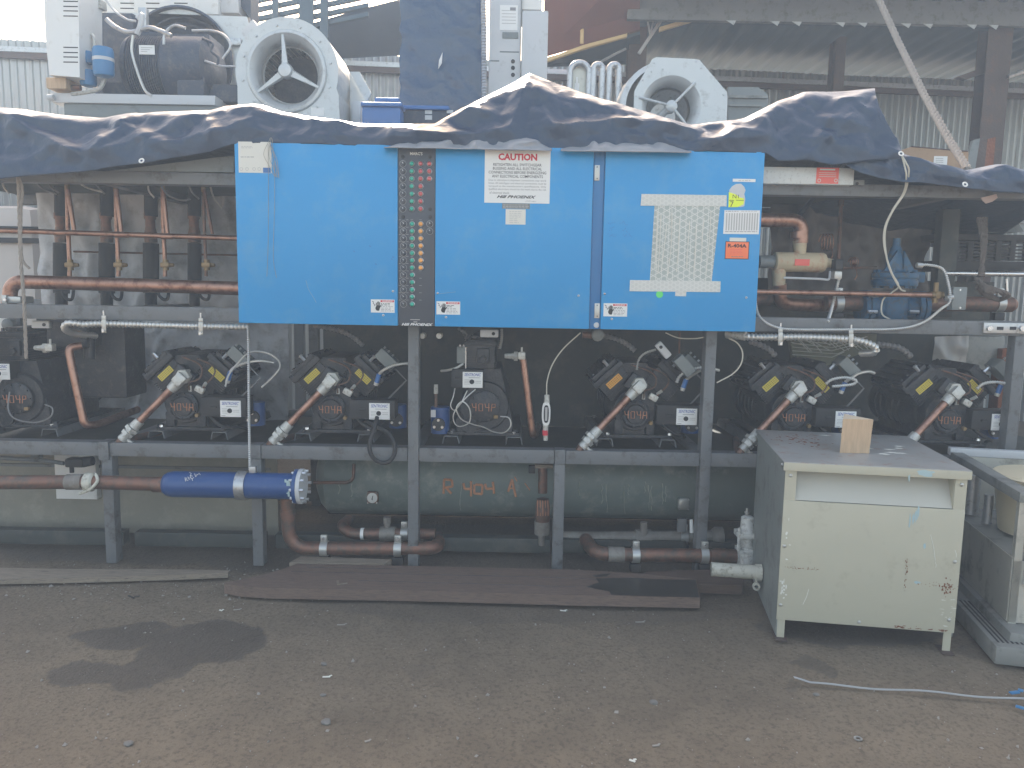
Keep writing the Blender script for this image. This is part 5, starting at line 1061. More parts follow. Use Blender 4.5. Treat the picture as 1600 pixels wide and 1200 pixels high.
# coiled capillary tubes
for (px, py, rr_, n, lb) in ((1292, 378, 9, 4, 'larger coil of thin copper capillary above the tan filter'), (1334, 409, 5, 3, 'small coil of thin capillary beside the teal valve')):
    s = []
    for k in range(n*14+1): an = k/14*2*math.pi; q = P(px-rr_+rr_*2*k/(n*14), py, 4.25); s.append(q+Vector((0, math.cos(an)*.03, math.sin(an)*rr_*1.3*pm(4.25))))
    mb = MB(COPPER); mb.tube(s, .0035, 6); mb.tube(spline([s[-1], P(px+rr_, py+20, 4.2), P(px+rr_-4, py+28, 4.2)], 6), .0035, 6); tag(mb.build('capillary_coil'), lb, 'tube coil')
mb = MB(COPPER_DK); mb.tube(pts([(1314, 320, 4.4), (1310, 405, 4.3)]), .010, 10); mb.cyl(P(1314, 322, 4.4), P(1315, 312, 4.4), .016, .014, 8); tag(mb.build('copper_line'), 'thin upright copper line with a cap above the solenoid', 'pipe')
mb = MB(COPPER_DK); mb.tube(pts([(1318, 419, 4.3), (1370, 418, 4.25)]), .007, 8); tag(mb.build('copper_line'), 'thin level copper line joining the small coil and the teal valve', 'pipe')
mb = MB(WIRE); mb.tube(spline(pts([(1409, 243, 3.86), (1416, 255, 3.85), (1420, 268, 3.86), (1414, 300, 3.93), (1396, 328, 3.95), (1384, 355, 3.97), (1383, 385, 3.99), (1390, 420, 4.0), (1406, 450, 4.02), (1414, 455, 4.05)]), 8), .0045, 6)
mb.tube(spline(pts([(1409, 243, 3.86), (1413, 258, 3.85), (1416, 275, 3.86), (1412, 300, 3.93), (1394, 329, 3.95), (1382, 357, 3.97), (1382, 388, 3.99), (1393, 425, 4.0), (1404, 446, 4.02), (1395, 456, 4.06), (1380, 468, 4.1), (1378, 490, 4.1), (1392, 500, 4.1)]), 8), .004, 6)
tag(mb.build('tie_cord'), 'doubled pale cord hanging from the tarp eyelet down past the teal valve', 'cord')
# grimy coiled rope, crate and clutter at the right end
mb = MB(ROPEDK)
for k in range(4): rope(mb, dense(spline(pts([(1528+k*4, 340, 4.2), (1534+k*2, 372, 4.15), (1534+k, 400, 4.12), (1536-k*2, 432, 4.1)]), 6), .014), .010)
for k in range(5): rope(mb, dense(spline(pts([(1524+k*2, 436, 4.1), (1538, 446+k*2, 4.05), (1555+k*3, 452+k, 4.05), (1568+k*2, 462, 4.08), (1560, 468, 4.12), (1540, 462-k*2, 4.12), (1526, 448, 4.1)]), 6), .014), .010)
tag(mb.build('coiled_rope'), 'grimy rope coil hanging at the right end of the upper bay', 'rope')
t = thing('black_crate', P(1535, 424, 4.75), 'black plastic crate with slotted side behind the coiled rope', 'crate')
mb = MB(BLACK2); Yc = 4.75
mb.pbox(1468, 366, 1640, 376, Yc, .3, .004); mb.pbox(1468, 408, 1640, 424, Yc, .3, .004)
for x in (1468, 1490, 1512, 1534, 1556, 1578, 1600): mb.pbox(x, 376.3, x+9, 407.7, Yc+.002, .02, .002)
for k in range(6): mb.pbox(1477, 378+k*5.2, 1610, 380.6+k*5.2, Yc+.006, .012)
mb.build('side', t)
mb = MB(mat('crate_contents', (.35, .35, .33), .6, var=.5, scale=30)); mb.pbox(1480, 385, 1505, 407, Yc+.05, .15, .03); mb.pbox(1540, 382, 1590, 406, Yc+.05, .15, .03); mb.build('contents', t)
mb = MB(OFFWHITE); mb.pprism([(1484, 352), (1600, 330), (1660, 328), (1660, 345), (1560, 350), (1520, 356), (1490, 359)], 4.95, .2); mb.m(GREYBOX); mb.pprism([(1540, 364), (1572, 342), (1590, 347), (1600, 362)], 4.9, .15)
tag(mb.build('folded_white_sheet'), 'folded white and grey sheet piled behind the black crate', 'sheet')
mb = MB(mat('pink_tape', (.5, .38, .34), .6, var=.15)); mb.prism([P(1533, 309, 3.985), P(1557, 303, 3.985), P(1559, 309, 3.985), P(1551, 315, 3.985), P(1541, 318, 3.985), P(1536, 314, 3.985)], (0, .006, 0)); tag(mb.build('tape_scrap'), 'torn pinkish tape stuck on the top beam at the right', 'tape')
# mesh guard behind the compressors, right
t = thing('mesh_guard', P(1300, 570, 4.7), 'olive slatted air filter panel behind the right strapped conduit', 'filter panel')
OL = mat('olive_filter_media', (.17, .17, .12), .8, var=.3)
MB(OL).pprism([(1232, 522), (1370, 522), (1368, 545), (1290, 572), (1240, 562)], 4.7, .05).build('panel', t)
mb = MB(CREAM); rr = random.Random(2)
for k in range(16):
    x0 = 1236+k*7.5; mb.tube(pts([(x0, 527+rr.random()*8, 4.69), (x0+rr.uniform(14, 24), 545+rr.uniform(-6, 10), 4.69)]), .0022, 4)
for k in range(5): mb.tube(pts([(1238, 530+k*6, 4.688), (1290+rr.random()*20, 538+k*5, 4.688), (1355-k*9, 526+k*6, 4.688)]), .0022, 4)
mb.build('wire_mesh', t)
sheet('plastic_wrap', 1455, 525, 1510, 570, 4.7, mat('milky_plastic', (.30, .29, .27), .3, var=.3), .05, 'milky crumpled plastic wrap over the rightmost compressor', 'plastic wrap', 3, 20, 16)
mb = MB(MACHGREY); mb.pbox(1505, 525, 1570, 585, 4.85, .2, .02); mb.m(RUST); mb.pbox(1560, 545, 1585, 690, 4.8, .1, .01); tag(mb.build('grey_housing'), 'grey dusty housing behind the rightmost compressor', 'housing')

# ------------------------------------------------------------------ tarpaulins
def ip(tab, x):
    if x <= tab[0][0]: return tab[0][1]
    for (a, b), (c, d) in zip(tab[:-1], tab[1:]):
        if x <= c: return b+(d-b)*(x-a)/(c-a)
    return tab[-1][1]
def seg_d(px, py, a, b):
    vx, vy = b[0]-a[0], b[1]-a[1]; t = max(0, min(1, ((px-a[0])*vx+(py-a[1])*vy)/(vx*vx+vy*vy))); return math.hypot(px-a[0]-vx*t, py-a[1]-vy*t)
CREASES = [[(5, 182), (140, 254)], [(140, 254), (172, 222), (195, 200)], [(160, 244), (240, 212), (300, 188)], [(182, 202), (208, 180)], [(25, 190), (80, 184)], [(230, 235), (330, 215), (400, 190)], [(620, 214), (720, 218), (790, 206)], [(828, 122), (812, 165), (796, 205)], [(828, 122), (856, 190)], [(870, 205), (960, 192), (1085, 208)], [(960, 160), (985, 190)], [(1110, 225), (1180, 205), (1215, 163)], [(1215, 163), (1262, 176), (1292, 198)], [(1255, 150), (1300, 166), (1364, 143)], [(1362, 144), (1374, 182), (1400, 228)], [(1330, 182), (1300, 216), (1262, 244)], [(1265, 230), (1325, 220), (1346, 240)], [(1322, 176), (1336, 190), (1308, 206)], [(1345, 225), (1352, 245), (1380, 262)], [(1420, 250), (1460, 272), (1500, 280)], [(1560, 262), (1575, 285), (1610, 296)]]
def crease(px, py):
    d = 0
    for n, ln in enumerate(CREASES):
        for a, b in zip(ln[:-1], ln[1:]):
            if abs(px-(a[0]+b[0])/2) < 110: d = max(d, (1-seg_d(px, py, a, b)/(16+(n % 3)*6))*(.75+.25*(n % 2)))
    return d
def hsh(i, j, k): return (math.sin(i*127.1+j*311.7+k*74.7)*43758.5453) % 1.0
def facet(x, y, k):                                      # piecewise planar noise: flat facets that meet in creases
    s = (x+y)*.36602540; i, j = math.floor(x+s), math.floor(y+s); fx, fy = x+s-i, y+s-j
    if fx > fy: return hsh(i, j, k)*(1-fx)+hsh(i+1, j, k)*(fx-fy)+hsh(i+1, j+1, k)*fy
    return hsh(i, j, k)*(1-fy)+hsh(i, j+1, k)*(fy-fx)+hsh(i+1, j+1, k)*fx
def tarp(name, top, bot, Yf_, Yr, Yb, label, amp, seed, m=TARP, nx=300, nv=44, inner=None, drop=.3):
    xa, xb = min(top[0][0], bot[0][0]), max(top[-1][0], bot[-1][0]); vs = []; nb = 12
    for i in range(nx+1):
        px = xa+(xb-xa)*i/nx; yt, yb = ip(top, px), ip(bot, px); yd = max(.05, min(Yr-Yf_, .5*(yb-yt)*pm(Yf_)))
        for j in range(nv+1+nb):
            if j <= nv:
                v = j/nv; py = yb+(yt-yb)*v; Y = Yf_+yd*v**1.2+.05*v**16
                p = P(px, py, Y); cz_ = crease(px, py)
                if j == nv: pt = p.copy()
            else:
                k = (j-nv)/nb; p = Vector((pt.x*(1+.06*k), Yf_+yd+.05+(Yb-Yf_-yd-.05)*k, pt.z-drop*k**1.2)); v = 1-k; cz_ = 0
            q = p*1.0; s = Vector((q.x*1.6+seed, q.z*2.2, q.y*.5))
            w = 1-abs(noise.noise(s*1.3))*2.2; w2 = 1-abs(noise.noise(Vector((q.x*2.1-q.z*3.1+seed, q.z*1.5+q.x, seed))))*2.4
            vd = noise.voronoi(Vector((q.x*4.2+seed, q.z*6.5, q.y)))[0]; cr = min(vd[1]-vd[0], .35)
            ff = 1-abs(noise.noise(Vector((q.x*5+q.z*6+seed, q.z*4-q.x*2, 7))))*2.6; fx_, fy_ = q.x/.17+.35*w2+seed, q.z/.11+.2*w; d = .034*cz_+.050*(facet(fx_, fy_, seed)-.5)+.022*(facet(fx_*2.3+fy_*.6, fy_*2.1, seed+1)-.5)+.3*amp*(.35*w+.5*w2+1.3*cr+.65*ff+.3*noise.noise(s*6)+.4*(1-abs(noise.noise(s*4.1+Vector((3, 1, 2))))*2.5))
            env = min(1, v*2.5+.25)*(1 if j <= nv else 1)*(min(1, (1-v)*5+.2))
            vs.append(p+Vector((0, -.85, .35))*d*env)
    n = nv+1+nb; fs = [(i*n+j, (i+1)*n+j, (i+1)*n+j+1, i*n+j+1) for i in range(nx) for j in range(n-1)]
    mb = MB(m); mb.add(vs, fs); o = mb.build(name, smooth=24)
    so_ = o.modifiers.new('thickness', 'SOLIDIFY'); so_.thickness = .004; so_.offset = -1
    return tag(o, label, 'tarpaulin')
top1 = [(-160, 172), (0, 169), (40, 172), (90, 180), (150, 184), (165, 184), (200, 178), (270, 175), (330, 173), (350, 166), (395, 163), (412, 165), (440, 175), (520, 187), (560, 193), (640, 195), (680, 193), (720, 171), (770, 145), (828, 115.5), (870, 131), (940, 155), (1000, 172), (1040, 185), (1080, 195), (1150, 187), (1165, 184), (1215, 159), (1255, 146), (1320, 143), (1340, 141), (1366, 139), (1370, 165), (1377, 185), (1390, 205), (1405, 232)]
bot1 = [(-160, 283), (0, 280), (150, 266), (172, 262), (240, 253), (330, 240), (366, 226), (420, 224), (640, 231), (930, 235), (1196, 240), (1215, 252), (1260, 252), (1300, 258), (1340, 254), (1405, 250)]
tarp('navy_tarpaulin', top1, bot1, 3.855, 4.16, 5.35, 'large dark navy tarpaulin heaped in peaks over the top of the rack and blue cabinet', .042, 11, nx=520)
top2 = [(1322, 250), (1340, 240), (1350, 222), (1365, 236), (1405, 240), (1440, 253), (1480, 262), (1508, 266), (1530, 262), (1555, 258), (1570, 258), (1585, 263), (1620, 268), (1720, 272)]
bot2 = [(1322, 258), (1345, 270), (1375, 279), (1405, 284), (1450, 287), (1510, 294), (1560, 301), (1620, 303), (1720, 305)]
tarp('navy_tarpaulin', top2, bot2, 3.87, 4.2, 5.2, 'low flap of navy tarpaulin with a white eyelet draped over the rack top at right', .03, 31, nx=200, nv=30)
for px, py, lb in ((1508, 288, 'white eyelet ring in the low navy tarpaulin flap'), (1408, 240, 'white eyelet ring knotted with the pale cord'), (221, 251, 'pale eyelet ring at the edge of the large navy tarpaulin')):
    mb = MB(WHITE); mb.lathe([(.006, 0), (.010, -.002), (.014, 0), (.010, .003), (.006, 0)], P(px, py, 3.80), (0, -.9, .4), 20, False); tag(mb.build('eyelet'), lb, 'eyelet')
def crumple(name, outline, Y, amp, m, label, cat, seed):
    (x0, x1, yt, yb) = outline; vs = []; nx, ny = 60, 18; mb = MB(m)
    for i in range(nx+1):
        px = x0+(x1-x0)*i/nx; a, b = ip(yt, px), ip(yb, px)
        for j in range(ny+1):
            v = j/ny; p = P(px, b+(a-b)*v, Y+.16*v); d = amp*(1-2*abs(noise.noise(Vector((p.x*7+seed, p.z*9, 1))))+.5*noise.noise(Vector((p.x*22, p.z*25, seed))))
            vs.append(p+Vector((0, -d, 0))*math.sin(math.pi*min(1, max(.05, v))))
    mb.add(vs, [(i*(ny+1)+j, (i+1)*(ny+1)+j, (i+1)*(ny+1)+j+1, i*(ny+1)+j+1) for i in range(nx) for j in range(ny)]); o = mb.build(name, smooth=40)
    s = o.modifiers.new('thickness', 'SOLIDIFY'); s.thickness = .003
    return tag(o, label, cat)
crumple('folded_tarp_edge', (600, 862, [(600, 226), (700, 214), (762, 212), (790, 216), (808, 212), (820, 206), (838, 214), (862, 232)], [(600, 230), (862, 235)]), 3.80, .05, TARP_IN, 'pale silver underside of the tarpaulin folded out above the caution notice', 'tarpaulin edge', 3)
crumple('folded_tarp_edge', (876, 1080, [(876, 234), (900, 224), (928, 212), (934, 220), (950, 214), (1000, 220), (1050, 216), (1080, 232)], [(876, 235.5), (1080, 238)]), 3.80, .04, TARP_IN, 'pale silver underside of the tarpaulin folded out above the centre strip and right door', 'tarpaulin edge', 13)
# shallow metal tray top at left of the cabinet, light housing at right
mb = MB(GREYBOX); mb.prism([P(171, 267, 4.0), P(365, 269, 4.0), P(365, 243, 4.0), P(330, 247, 4.0)], (0, .3, 0)); tag(mb.build('sloped_cover'), 'grey sloping sheet metal cover peeking from under the tarpaulin left of the cabinet', 'cover')
t = thing('galvanised_trunking', P(1265, 289, 3.95), 'pale galvanised trunking with a red label lying on the top beam right of the cabinet', 'trunking')
mb = MB(mat('pale_galvanised', (.56, .58, .57), .5, .2, var=.12, scale=25, dirt=(.33, .33, .32), dirt_amt=.2)); mb.pbox(1192, 261.5, 1334.5, 288, 3.95, .12, .003); mb.build('channel', t)
mb = MB(SALMON); mb.pbox(1275.5, 262, 1310.5, 287, 3.9485, .001); mb.m(WHITE); lines_y = P(1293, 265, 3.948)
mb.box(lines_y+Vector((0, -.0006, 0)), (.075, .0004, .007)); mb.m(CREAM)
for px in (1280, 1306): mb.lathe([(.006, 0), (.009, 0)], P(px, 282, 3.9478), (0, -1, 0), 14, False)
for k in range(3): mb.box(P(1293, 270+k*3, 3.948), (.085, .0004, .002))
mb.build('label', t)
mb = MB(GREYBOX); mb.pbox(1335, 281, 1351, 289, 3.97, .06, .002); mb.m(INK); p = P(1339, 287, 3.97); mb.cyl(p, p-Vector((0, .004, 0)), .008, .008, 8); mb.build('end_bracket', t)

# ------------------------------------------------------------------ timber on the ground
def plank(outl, z, th, m, name, label, cat='plank'):
    mb = MB(m); mb.prism([G(x, y, z) for x, y in outl], (0, 0, -th)); return tag(mb.build(name, smooth=30), label, cat)
o = plank([(350, 911), (372, 916), (420, 919), (520, 921), (640, 923), (900, 930), (1094, 934), (1088, 905), (1000, 896), (900, 890), (640, 884), (463, 881), (440, 890), (395, 902)], .055, .052, PLANKEND, 'timber_plank', 'long dark brown plank on the dirt before the rack, its left end splintered')
mb = MB(OIL)
for ln in (((455, 893), (640, 897), (860, 902), (930, 905)), ((560, 907), (700, 911), (900, 917)), ((480, 886), (620, 889))): mb.tube([G(x, y, .0553) for x, y in ln], .0016, 5)
mb.build('grain_split', o)
plank([(1000, 909), (1160, 915), (1163, 902), (1105, 890), (1010, 893)], .050, .046, PLANK, 'timber_plank', 'shorter oily dark plank behind the right end of the long plank')
mb = MB(OIL); mb.prism([G(x, y, .0556) for x, y in ((916, 917), (935, 921), (952, 924), (955, 929), (1000, 931), (1092, 933.3), (1087, 906), (1050, 906), (990, 903), (930, 904), (936, 910))], (0, 0, .0008)); 
mb.prism([G(x, y, .0556) for x, y in ((940, 897), (955, 896), (948, 901), (930, 902), (925, 899))], (0, 0, .0008))
tag(mb.build('oil_spill'), 'black oil soaked patch on the right end of the long plank', 'oil stain')
mb = MB(STRAW); mb.box(G(535, 912, .058), (.05, .012, .004), Matrix.Rotation(.4, 3, 'Z'), .001); mb.box(G(528, 909, .058), (.012, .03, .004), Matrix.Rotation(.2, 3, 'Z'), .001); tag(mb.build('dry_leaf'), 'dry orange brown leaf scrap lying on the long plank', 'leaf')
plank([(-90, 905), (0, 905), (120, 903), (260, 899), (356, 895), (358, 891), (240, 889), (100, 889), (-90, 885)], .03, .026, STRAW, 'flat_board', 'thin pale dusty board on the ground under the lower left rack rail', 'board')
plank([(452, 879), (600, 881), (612, 874), (470, 869)], .055, .05, STRAW, 'flat_board', 'short pale board end tucked under the rack rail behind the long plank', 'board')

# ------------------------------------------------------------------ transformer
a, b = Vector((1.175, 3.235, 0)), Vector((1.885, 3.125, 0)); e = (b-a).normalized(); W = (b-a).length; D = .76
tr = thing('transformer', (a+b)/2, 'beige floor standing transformer cabinet with scuffed front panel and a wood wedge on top', 'transformer'); tr.rotation_euler = (0, 0, math.atan2(e.y, e.x))
h = W/2; ZT = .792
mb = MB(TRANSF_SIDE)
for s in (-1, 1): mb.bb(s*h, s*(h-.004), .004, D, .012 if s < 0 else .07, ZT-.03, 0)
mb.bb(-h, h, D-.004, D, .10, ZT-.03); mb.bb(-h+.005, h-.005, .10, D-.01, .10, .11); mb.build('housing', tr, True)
mb = MB(TRANSF); mb.bb(-h-.002, h+.002, -.004, .004, .088, ZT-.169, .0025); fp = mb.build('front_panel', tr, True)
mb = MB(TRANSF_TOP); mb.bb(-h-.012, h+.012, -.014, D+.01, ZT-.004, ZT, .002); mb.m(TRANSF); mb.bb(-h-.012, h+.012, -.0145, -.011, ZT-.038, ZT-.003, .001)
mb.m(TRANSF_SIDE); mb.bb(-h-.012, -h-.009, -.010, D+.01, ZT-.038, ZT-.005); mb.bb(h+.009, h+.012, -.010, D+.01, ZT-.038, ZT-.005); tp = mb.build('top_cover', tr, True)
mb = MB(TRANSF)
for s in (-1, 1): MB(TRANSF).bb(s*(h+.001), s*(h-.045), -.002, .006, ZT-.169, ZT-.038).build('corner_strip', tr, True)
mb = MB(mat('vent_pale_paint', (.46, .45, .39), .5, var=.06)); z0, z1 = ZT-.167, ZT-.036
mb.add([(-h+.046, .002, z0), (h-.046, .002, z0), (h-.046, .085, z1), (-h+.046, .085, z1), (-h+.046, .006, z0), (h-.046, .006, z0), (h-.046, .089, z1), (-h+.046, .089, z1)], [(0, 1, 2, 3), (4, 5, 6, 7), (0, 1, 5, 4), (2, 3, 7, 6)])
mb.m(TRANSF)
for s in (-1, 1): mb.bb(s*(h-.046), s*(h-.043), .006, .09, z0, z1)
mb.build('vent_baffle', tr, True)
for s in (-1, 1):
    for yy in (.0, D-.08):
        x = s*(h-.03); mb = MB(TRANSF); mb.bb(s*(h-.005), s*(h-.036), yy+.004, yy+.008, .004, .088); mb.bb(s*(h-.006), s*(h-.010), yy+.008, yy+.06, .004, .10); mb.m(STEELPOST); mb.bb(s*(h+.002), s*(h-.045), yy-.03, yy+.06, 0, .005); mb.build('foot', tr, True)
def tscrew(x, z, m=ZINC): mb = MB(m); mb.lathe([(.008, 0), (.007, .003), (.003, .005), (0, .005)], (x, -.004, z), (0, -1, 0), 12); mb.build('screw', tr, True)
for x, z in ((-h+.02, ZT-.06), (h-.02, ZT-.062), (-h+.012, .42), (h-.02, .40), (-h+.012, .155), (h-.022, .145), (-.02, .105)): tscrew(x, z)
mb = MB(ZINC)
for y, z in ((.02, ZT-.02), (D-.03, ZT-.02)): mb.cyl((-h-.012, y, z), (-h-.017, y, z), .008, .007, 8)
mb.build('side_screw', tr, True)
# scuffs, paint smears and rust with outlines of their own
def blot(mb, x, z, w, hh, seed, y=-.0046):
    pts_ = []
    for k in range(18): an = 2*math.pi*k/18; f = 1+.7*noise.noise(Vector((math.cos(an)*1.4+seed, math.sin(an)*1.4, seed))); pts_.append(Vector((x+w*math.cos(an)*f, y, z+hh*math.sin(an)*f)))
    mb.prism(pts_, (0, -.0004, 0))
mb = MB(SKYPAINT); blot(mb, .195, ZT-.018, .035, .013, 3, -.0150)
for x, z, l in ((.150, .56, .055), (.162, .575, .045), (.172, .59, .05), (.18, .605, .06)): blot(mb, x, z, .004, l/2, x*50)
blot(mb, .215, .46, .005, .012, 8); blot(mb, .20, .30, .012, .006, 9); blot(mb, .13, .70+.05, .004, .012, 4, -.0150); mb.build('paint_smear', fp, True)
mb = MB(RUST); rr = random.Random(12)
for k in range(38): blot(mb, rr.gauss(.315, .011), rr.gauss(.285, .018), rr.uniform(.001, .004), rr.uniform(.001, .005), k*1.3)
for k in range(70): blot(mb, rr.uniform(-.34, -.20) if k < 45 else rr.uniform(.2, .36), .327+rr.gauss(0, .0025) if k < 45 else .295+rr.gauss(0, .004), rr.uniform(.0006, .0025), rr.uniform(.0006, .0016), k*2.3)
for k in range(30): blot(mb, .152+rr.gauss(0, .004), rr.uniform(.33, .40) if k < 20 else rr.uniform(.25, .31), rr.uniform(.0006, .0018), rr.uniform(.0008, .004), k*1.9)
for k in range(40): blot(mb, rr.uniform(.12, .33), .098+rr.gauss(.0, .003), rr.uniform(.001, .008), rr.uniform(.0008, .002), k*3.1)
mb.build('rust_fleck', fp, True)
mb = MB(SCRATCH)
for (x0, z0, x1, z1, w) in ((-.255, .165, -.235, .235, .0022), (.235, .51, .262, .40, .0022), (.262, .395, .266, .37, .002), (.335, .45, .342, .42, .002)): mb.tube([(x0, -.0044, z0), ((x0+x1)/2+.003, -.0044, (z0+z1)/2), (x1, -.0044, z1)], w*.55, 5)
for k in range(16): blot(mb, rr.uniform(.30, .352), rr.uniform(.11, .24), rr.uniform(.002, .010), rr.uniform(.0006, .0016), k*4.1)
for k in range(18): blot(mb, rr.gauss(-.34, .008), rr.uniform(.17, .27) if k < 12 else rr.uniform(.35, .55), rr.uniform(.001, .006), rr.uniform(.002, .010), k*5.3)
mb.build('scratch', fp, True)
mb = MB(SCRATCH); 
for k in range(12): pts_ = [Vector((rr.uniform(-.05, .3)+q[0], rr.uniform(.25, .7)+q[1], ZT+.0003)) for q in ((0, 0),)]; c_ = pts_[0]; mb.prism([c_+Vector((.012*rr.uniform(.5, 3)*math.cos(an), .014*rr.uniform(.3, 1.4)*math.sin(an), 0)) for an in [k2*math.pi/5 for k2 in range(10)]], (0, 0, .0003))
mb.m(RUST)
for k in range(90): c_ = Vector((rr.gauss(-.19, .06), rr.gauss(.5, .09), ZT+.0004)); s_ = rr.uniform(.002, .009); mb.prism([c_+Vector((s_*rr.uniform(.6, 1.6)*math.cos(an), s_*rr.uniform(.5, 1.4)*math.sin(an), 0)) for an in [k2*math.pi/4 for k2 in range(8)]], (0, 0, .0003))
mb.build('worn_spot', tp, True)
Mt = Matrix.Translation(tr.location) @ Matrix.Rotation(tr.rotation_euler.z, 4, 'Z')
pe = Mt @ Vector((-h-.004, .40, .15)); pd = Vector((-e.x, -e.y, 0))
mb = MB(PVC); mb.lathe([(.028, .24), (.034, .24), (.034, .03), (.04, .03), (.042, .002), (.0, .002)], pe, pd, 24, False); mb.m(INK); q = pe+pd*.235; mb.lathe([(.0, 0), (.0285, 0)], q, pd, 20, False); mb.m(PVC); q = pe+pd*.03-Vector((0, .02, .06)); mb.lathe([(.010, 0), (.018, 0), (.018, .02), (.010, .02), (.010, 0)], q, (-.2, -1, 0), 16, False); mb.cyl(q+Vector((0, 0, .018)), q+Vector((0, .01, .045)), .006, .006, 8)
tag(mb.build('plastic_pipe_stub'), 'dirty white pipe stub with a ring lug sticking out of the transformer left side', 'pipe stub')
# the wood wedge
wz = ZT+.0005; A, B, C_ = G(1312, 707.5, wz), G(1358, 708.5, wz), None
bl = A+Vector((.070, .15, 0)); hgt = .155
mb = MB(WOODRAW); m_ = (A+B)/2+Vector((.012, 0, 0)); 
front = [A, m_+Vector((-.014, 0, 0)), m_+Vector((0, 0, .012)), m_+Vector((.014, 0, 0)), B, B+Vector((.008, 0, hgt)), A+Vector((.004, 0, hgt))]
n = len(front); bk = bl-A
mb.add(front+[A+bk, A+bk+Vector((.004, 0, hgt))], [tuple(range(n)), (0, 6, 8, 7), (4, 7, 8, 5), (0, 7, 4, 3, 2, 1)]); mb.m(WOODEND); mb.add([A+Vector((.004, 0, hgt)), B+Vector((.008, 0, hgt)), A+bk+Vector((.004, 0, hgt))], [(0, 1, 2)])
tag(mb.build('wood_wedge', smooth=0), 'fresh cut triangular wood wedge standing on top of the transformer', 'wood block')

# ------------------------------------------------------------------ open grey machine at the right edge
c0 = P(1597, 752, 3.15); c0 = Vector((c0.x, 3.15, 0)); bk = P(1490, 697, 3.95); e2 = Vector((bk.x-c0.x, bk.y-c0.y, 0)); D2 = e2.length; ang = math.atan2(-e2.x, e2.y)
ma = thing('open_steel_machine', c0, 'dull grey open topped steel machine with a plastic tub inside, beside the transformer', 'machine'); ma.rotation_euler = (0, 0, ang)
zr = .70; W2 = .9
MB(STAINLESS).bb(-.004, .0, .01, D2-.01, .13, .41).build('side_panel', ma, True)
mb = MB(MACHGREY); mb.bb(-.012, .05, -.02, D2, zr-.045, zr, .006); mb.build('rim', ma, True); mb = MB(MACHGREY); mb.bb(.051, W2, -.02, .03, zr-.045, zr, .006); mb.build('rim', ma, True); mb = MB(OFFWHITE); mb.bb(-.012, W2, D2+.001, D2+.05, zr-.02, zr+.02, .006); mb.build('rim', ma, True)
mb = MB(STAINLESS); mb.bb(.0, W2, D2-.006, D2, .13, zr-.02); mb.bb(.0, W2, .0, .006, .13, .40); mb.bb(.0, .03, .0, .03, .12, zr-.046); mb.bb(.0, .03, D2-.04, D2-.008, .12, zr-.046); mb.bb(W2-.006, W2, .01, D2-.01, .13, zr-.05); mb.build('wall', ma, True)
MB(MACHGREY).bb(.002, W2-.008, .008, D2-.008, .40, .41).build('inner_deck', ma, True)
mb = MB(BUCKET); mb.lathe([(.0, .0), (.17, .0), (.205, .255), (.215, .265), (.205, .275), (.0, .28)], (.26, .40, .42), (0, 0, 1), 32); mb.build('plastic_tub', ma, True)
mb = MB(STEEL); mb.cyl((.05, .66, .42), (.05, .66, .62), .035, .035, 20); mb.build('cylinder', ma, True); mb = MB(STEEL); mb.cyl((.07, .5, .42), (.07, .5, .56), .02, .02, 14); mb.build('cylinder', ma, True)
mb = MB(OFFWHITE); mb.bb(.04, .07, -.03, .0, .30, .69, .004); mb.build('upright', ma, True)
mb = MB(MACHGREY); 
gl, gr = G(1500, 957, .11), G(1582, 1005, .11)
mb.bb(-.03, W2, -.10, D2-.15, .0, .125, .02); mb.build('base', ma, True)
mb = MB(MACHGREY); mb.bb(-.10, .30, -.16, D2*.6, .005, .085, .012); dt = mb.build('drip_tray', ma, True)
mb = MB(INK)
for k in range(12): mb.bb(-.08+k*.018, -.072+k*.018, -.12, .33, .0855, .0865)
mb.build('slot', dt, True)
# metal strip in the foreground
s0, s1 = G(1240, 1066, .012), G(1640, 1096, .012); mb = MB(mat('dull_strip_steel', (.34, .34, .34), .5, .4, var=.2)); d = (s1-s0); nrm = Vector((-d.y, d.x, 0)).normalized()
pth = [s0+d*(k/30)+Vector((0, 0, .004*math.sin(k*.5)+(.02*max(0, 1-k/2)) )) for k in range(31)]
vs = []
for i, p in enumerate(pth): wv = .008*(.6+.4*math.sin(i*.35+1)); vs += [p-nrm*.005, p+Vector((0, 0, .005)), p+nrm*wv+Vector((0, 0, .001))]
mb.add(vs, [(i*3+j, i*3+3+j, i*3+4+j, i*3+1+j) for i in range(30) for j in range(2)]); o = mb.build('metal_strip', smooth=30); sm = o.modifiers.new('thickness', 'SOLIDIFY'); sm.thickness = .002; tag(o, 'thin bright bent metal strip lying on the dirt in front of the transformer', 'metal strip')
for k, (px, py) in enumerate(((1585, 1082), (1597, 1106))):
    g = G(px, py, .008); mb = MB(CANBLUE); mb.box(g, (.04, .016, .006), Matrix.Rotation(.25-k*.9, 3, 'Z'), .002); mb.box(g+Vector((.03, .01, .004)), (.02, .018, .005), Matrix.Rotation(.9, 3, 'Z'), .002); tag(mb.build('blue_scrap'), ('torn blue plastic scrap lying behind the metal strip end', 'torn blue plastic scrap lying in front of the metal strip end')[k], 'scrap')

# ------------------------------------------------------------------ storage platform behind the rack and what stands on it
ZP = 2.60
pl = thing('storage_platform', (0, 6.2, 0), 'dark steel storage platform behind the rack carrying blowers and condensing units', 'platform')
MB(FRAME).bb(-4.2, 2.6, 5.5, 7.0, ZP-.06, ZP).build('deck', pl)
for x in (-4.1, -1.9, .3, 2.5):
    for y in (5.55, 6.9): MB(FRAME).bb(x-.04, x+.04, y-.04, y+.04, 0, ZP-.061).build('leg', pl)
Yq = 5.6
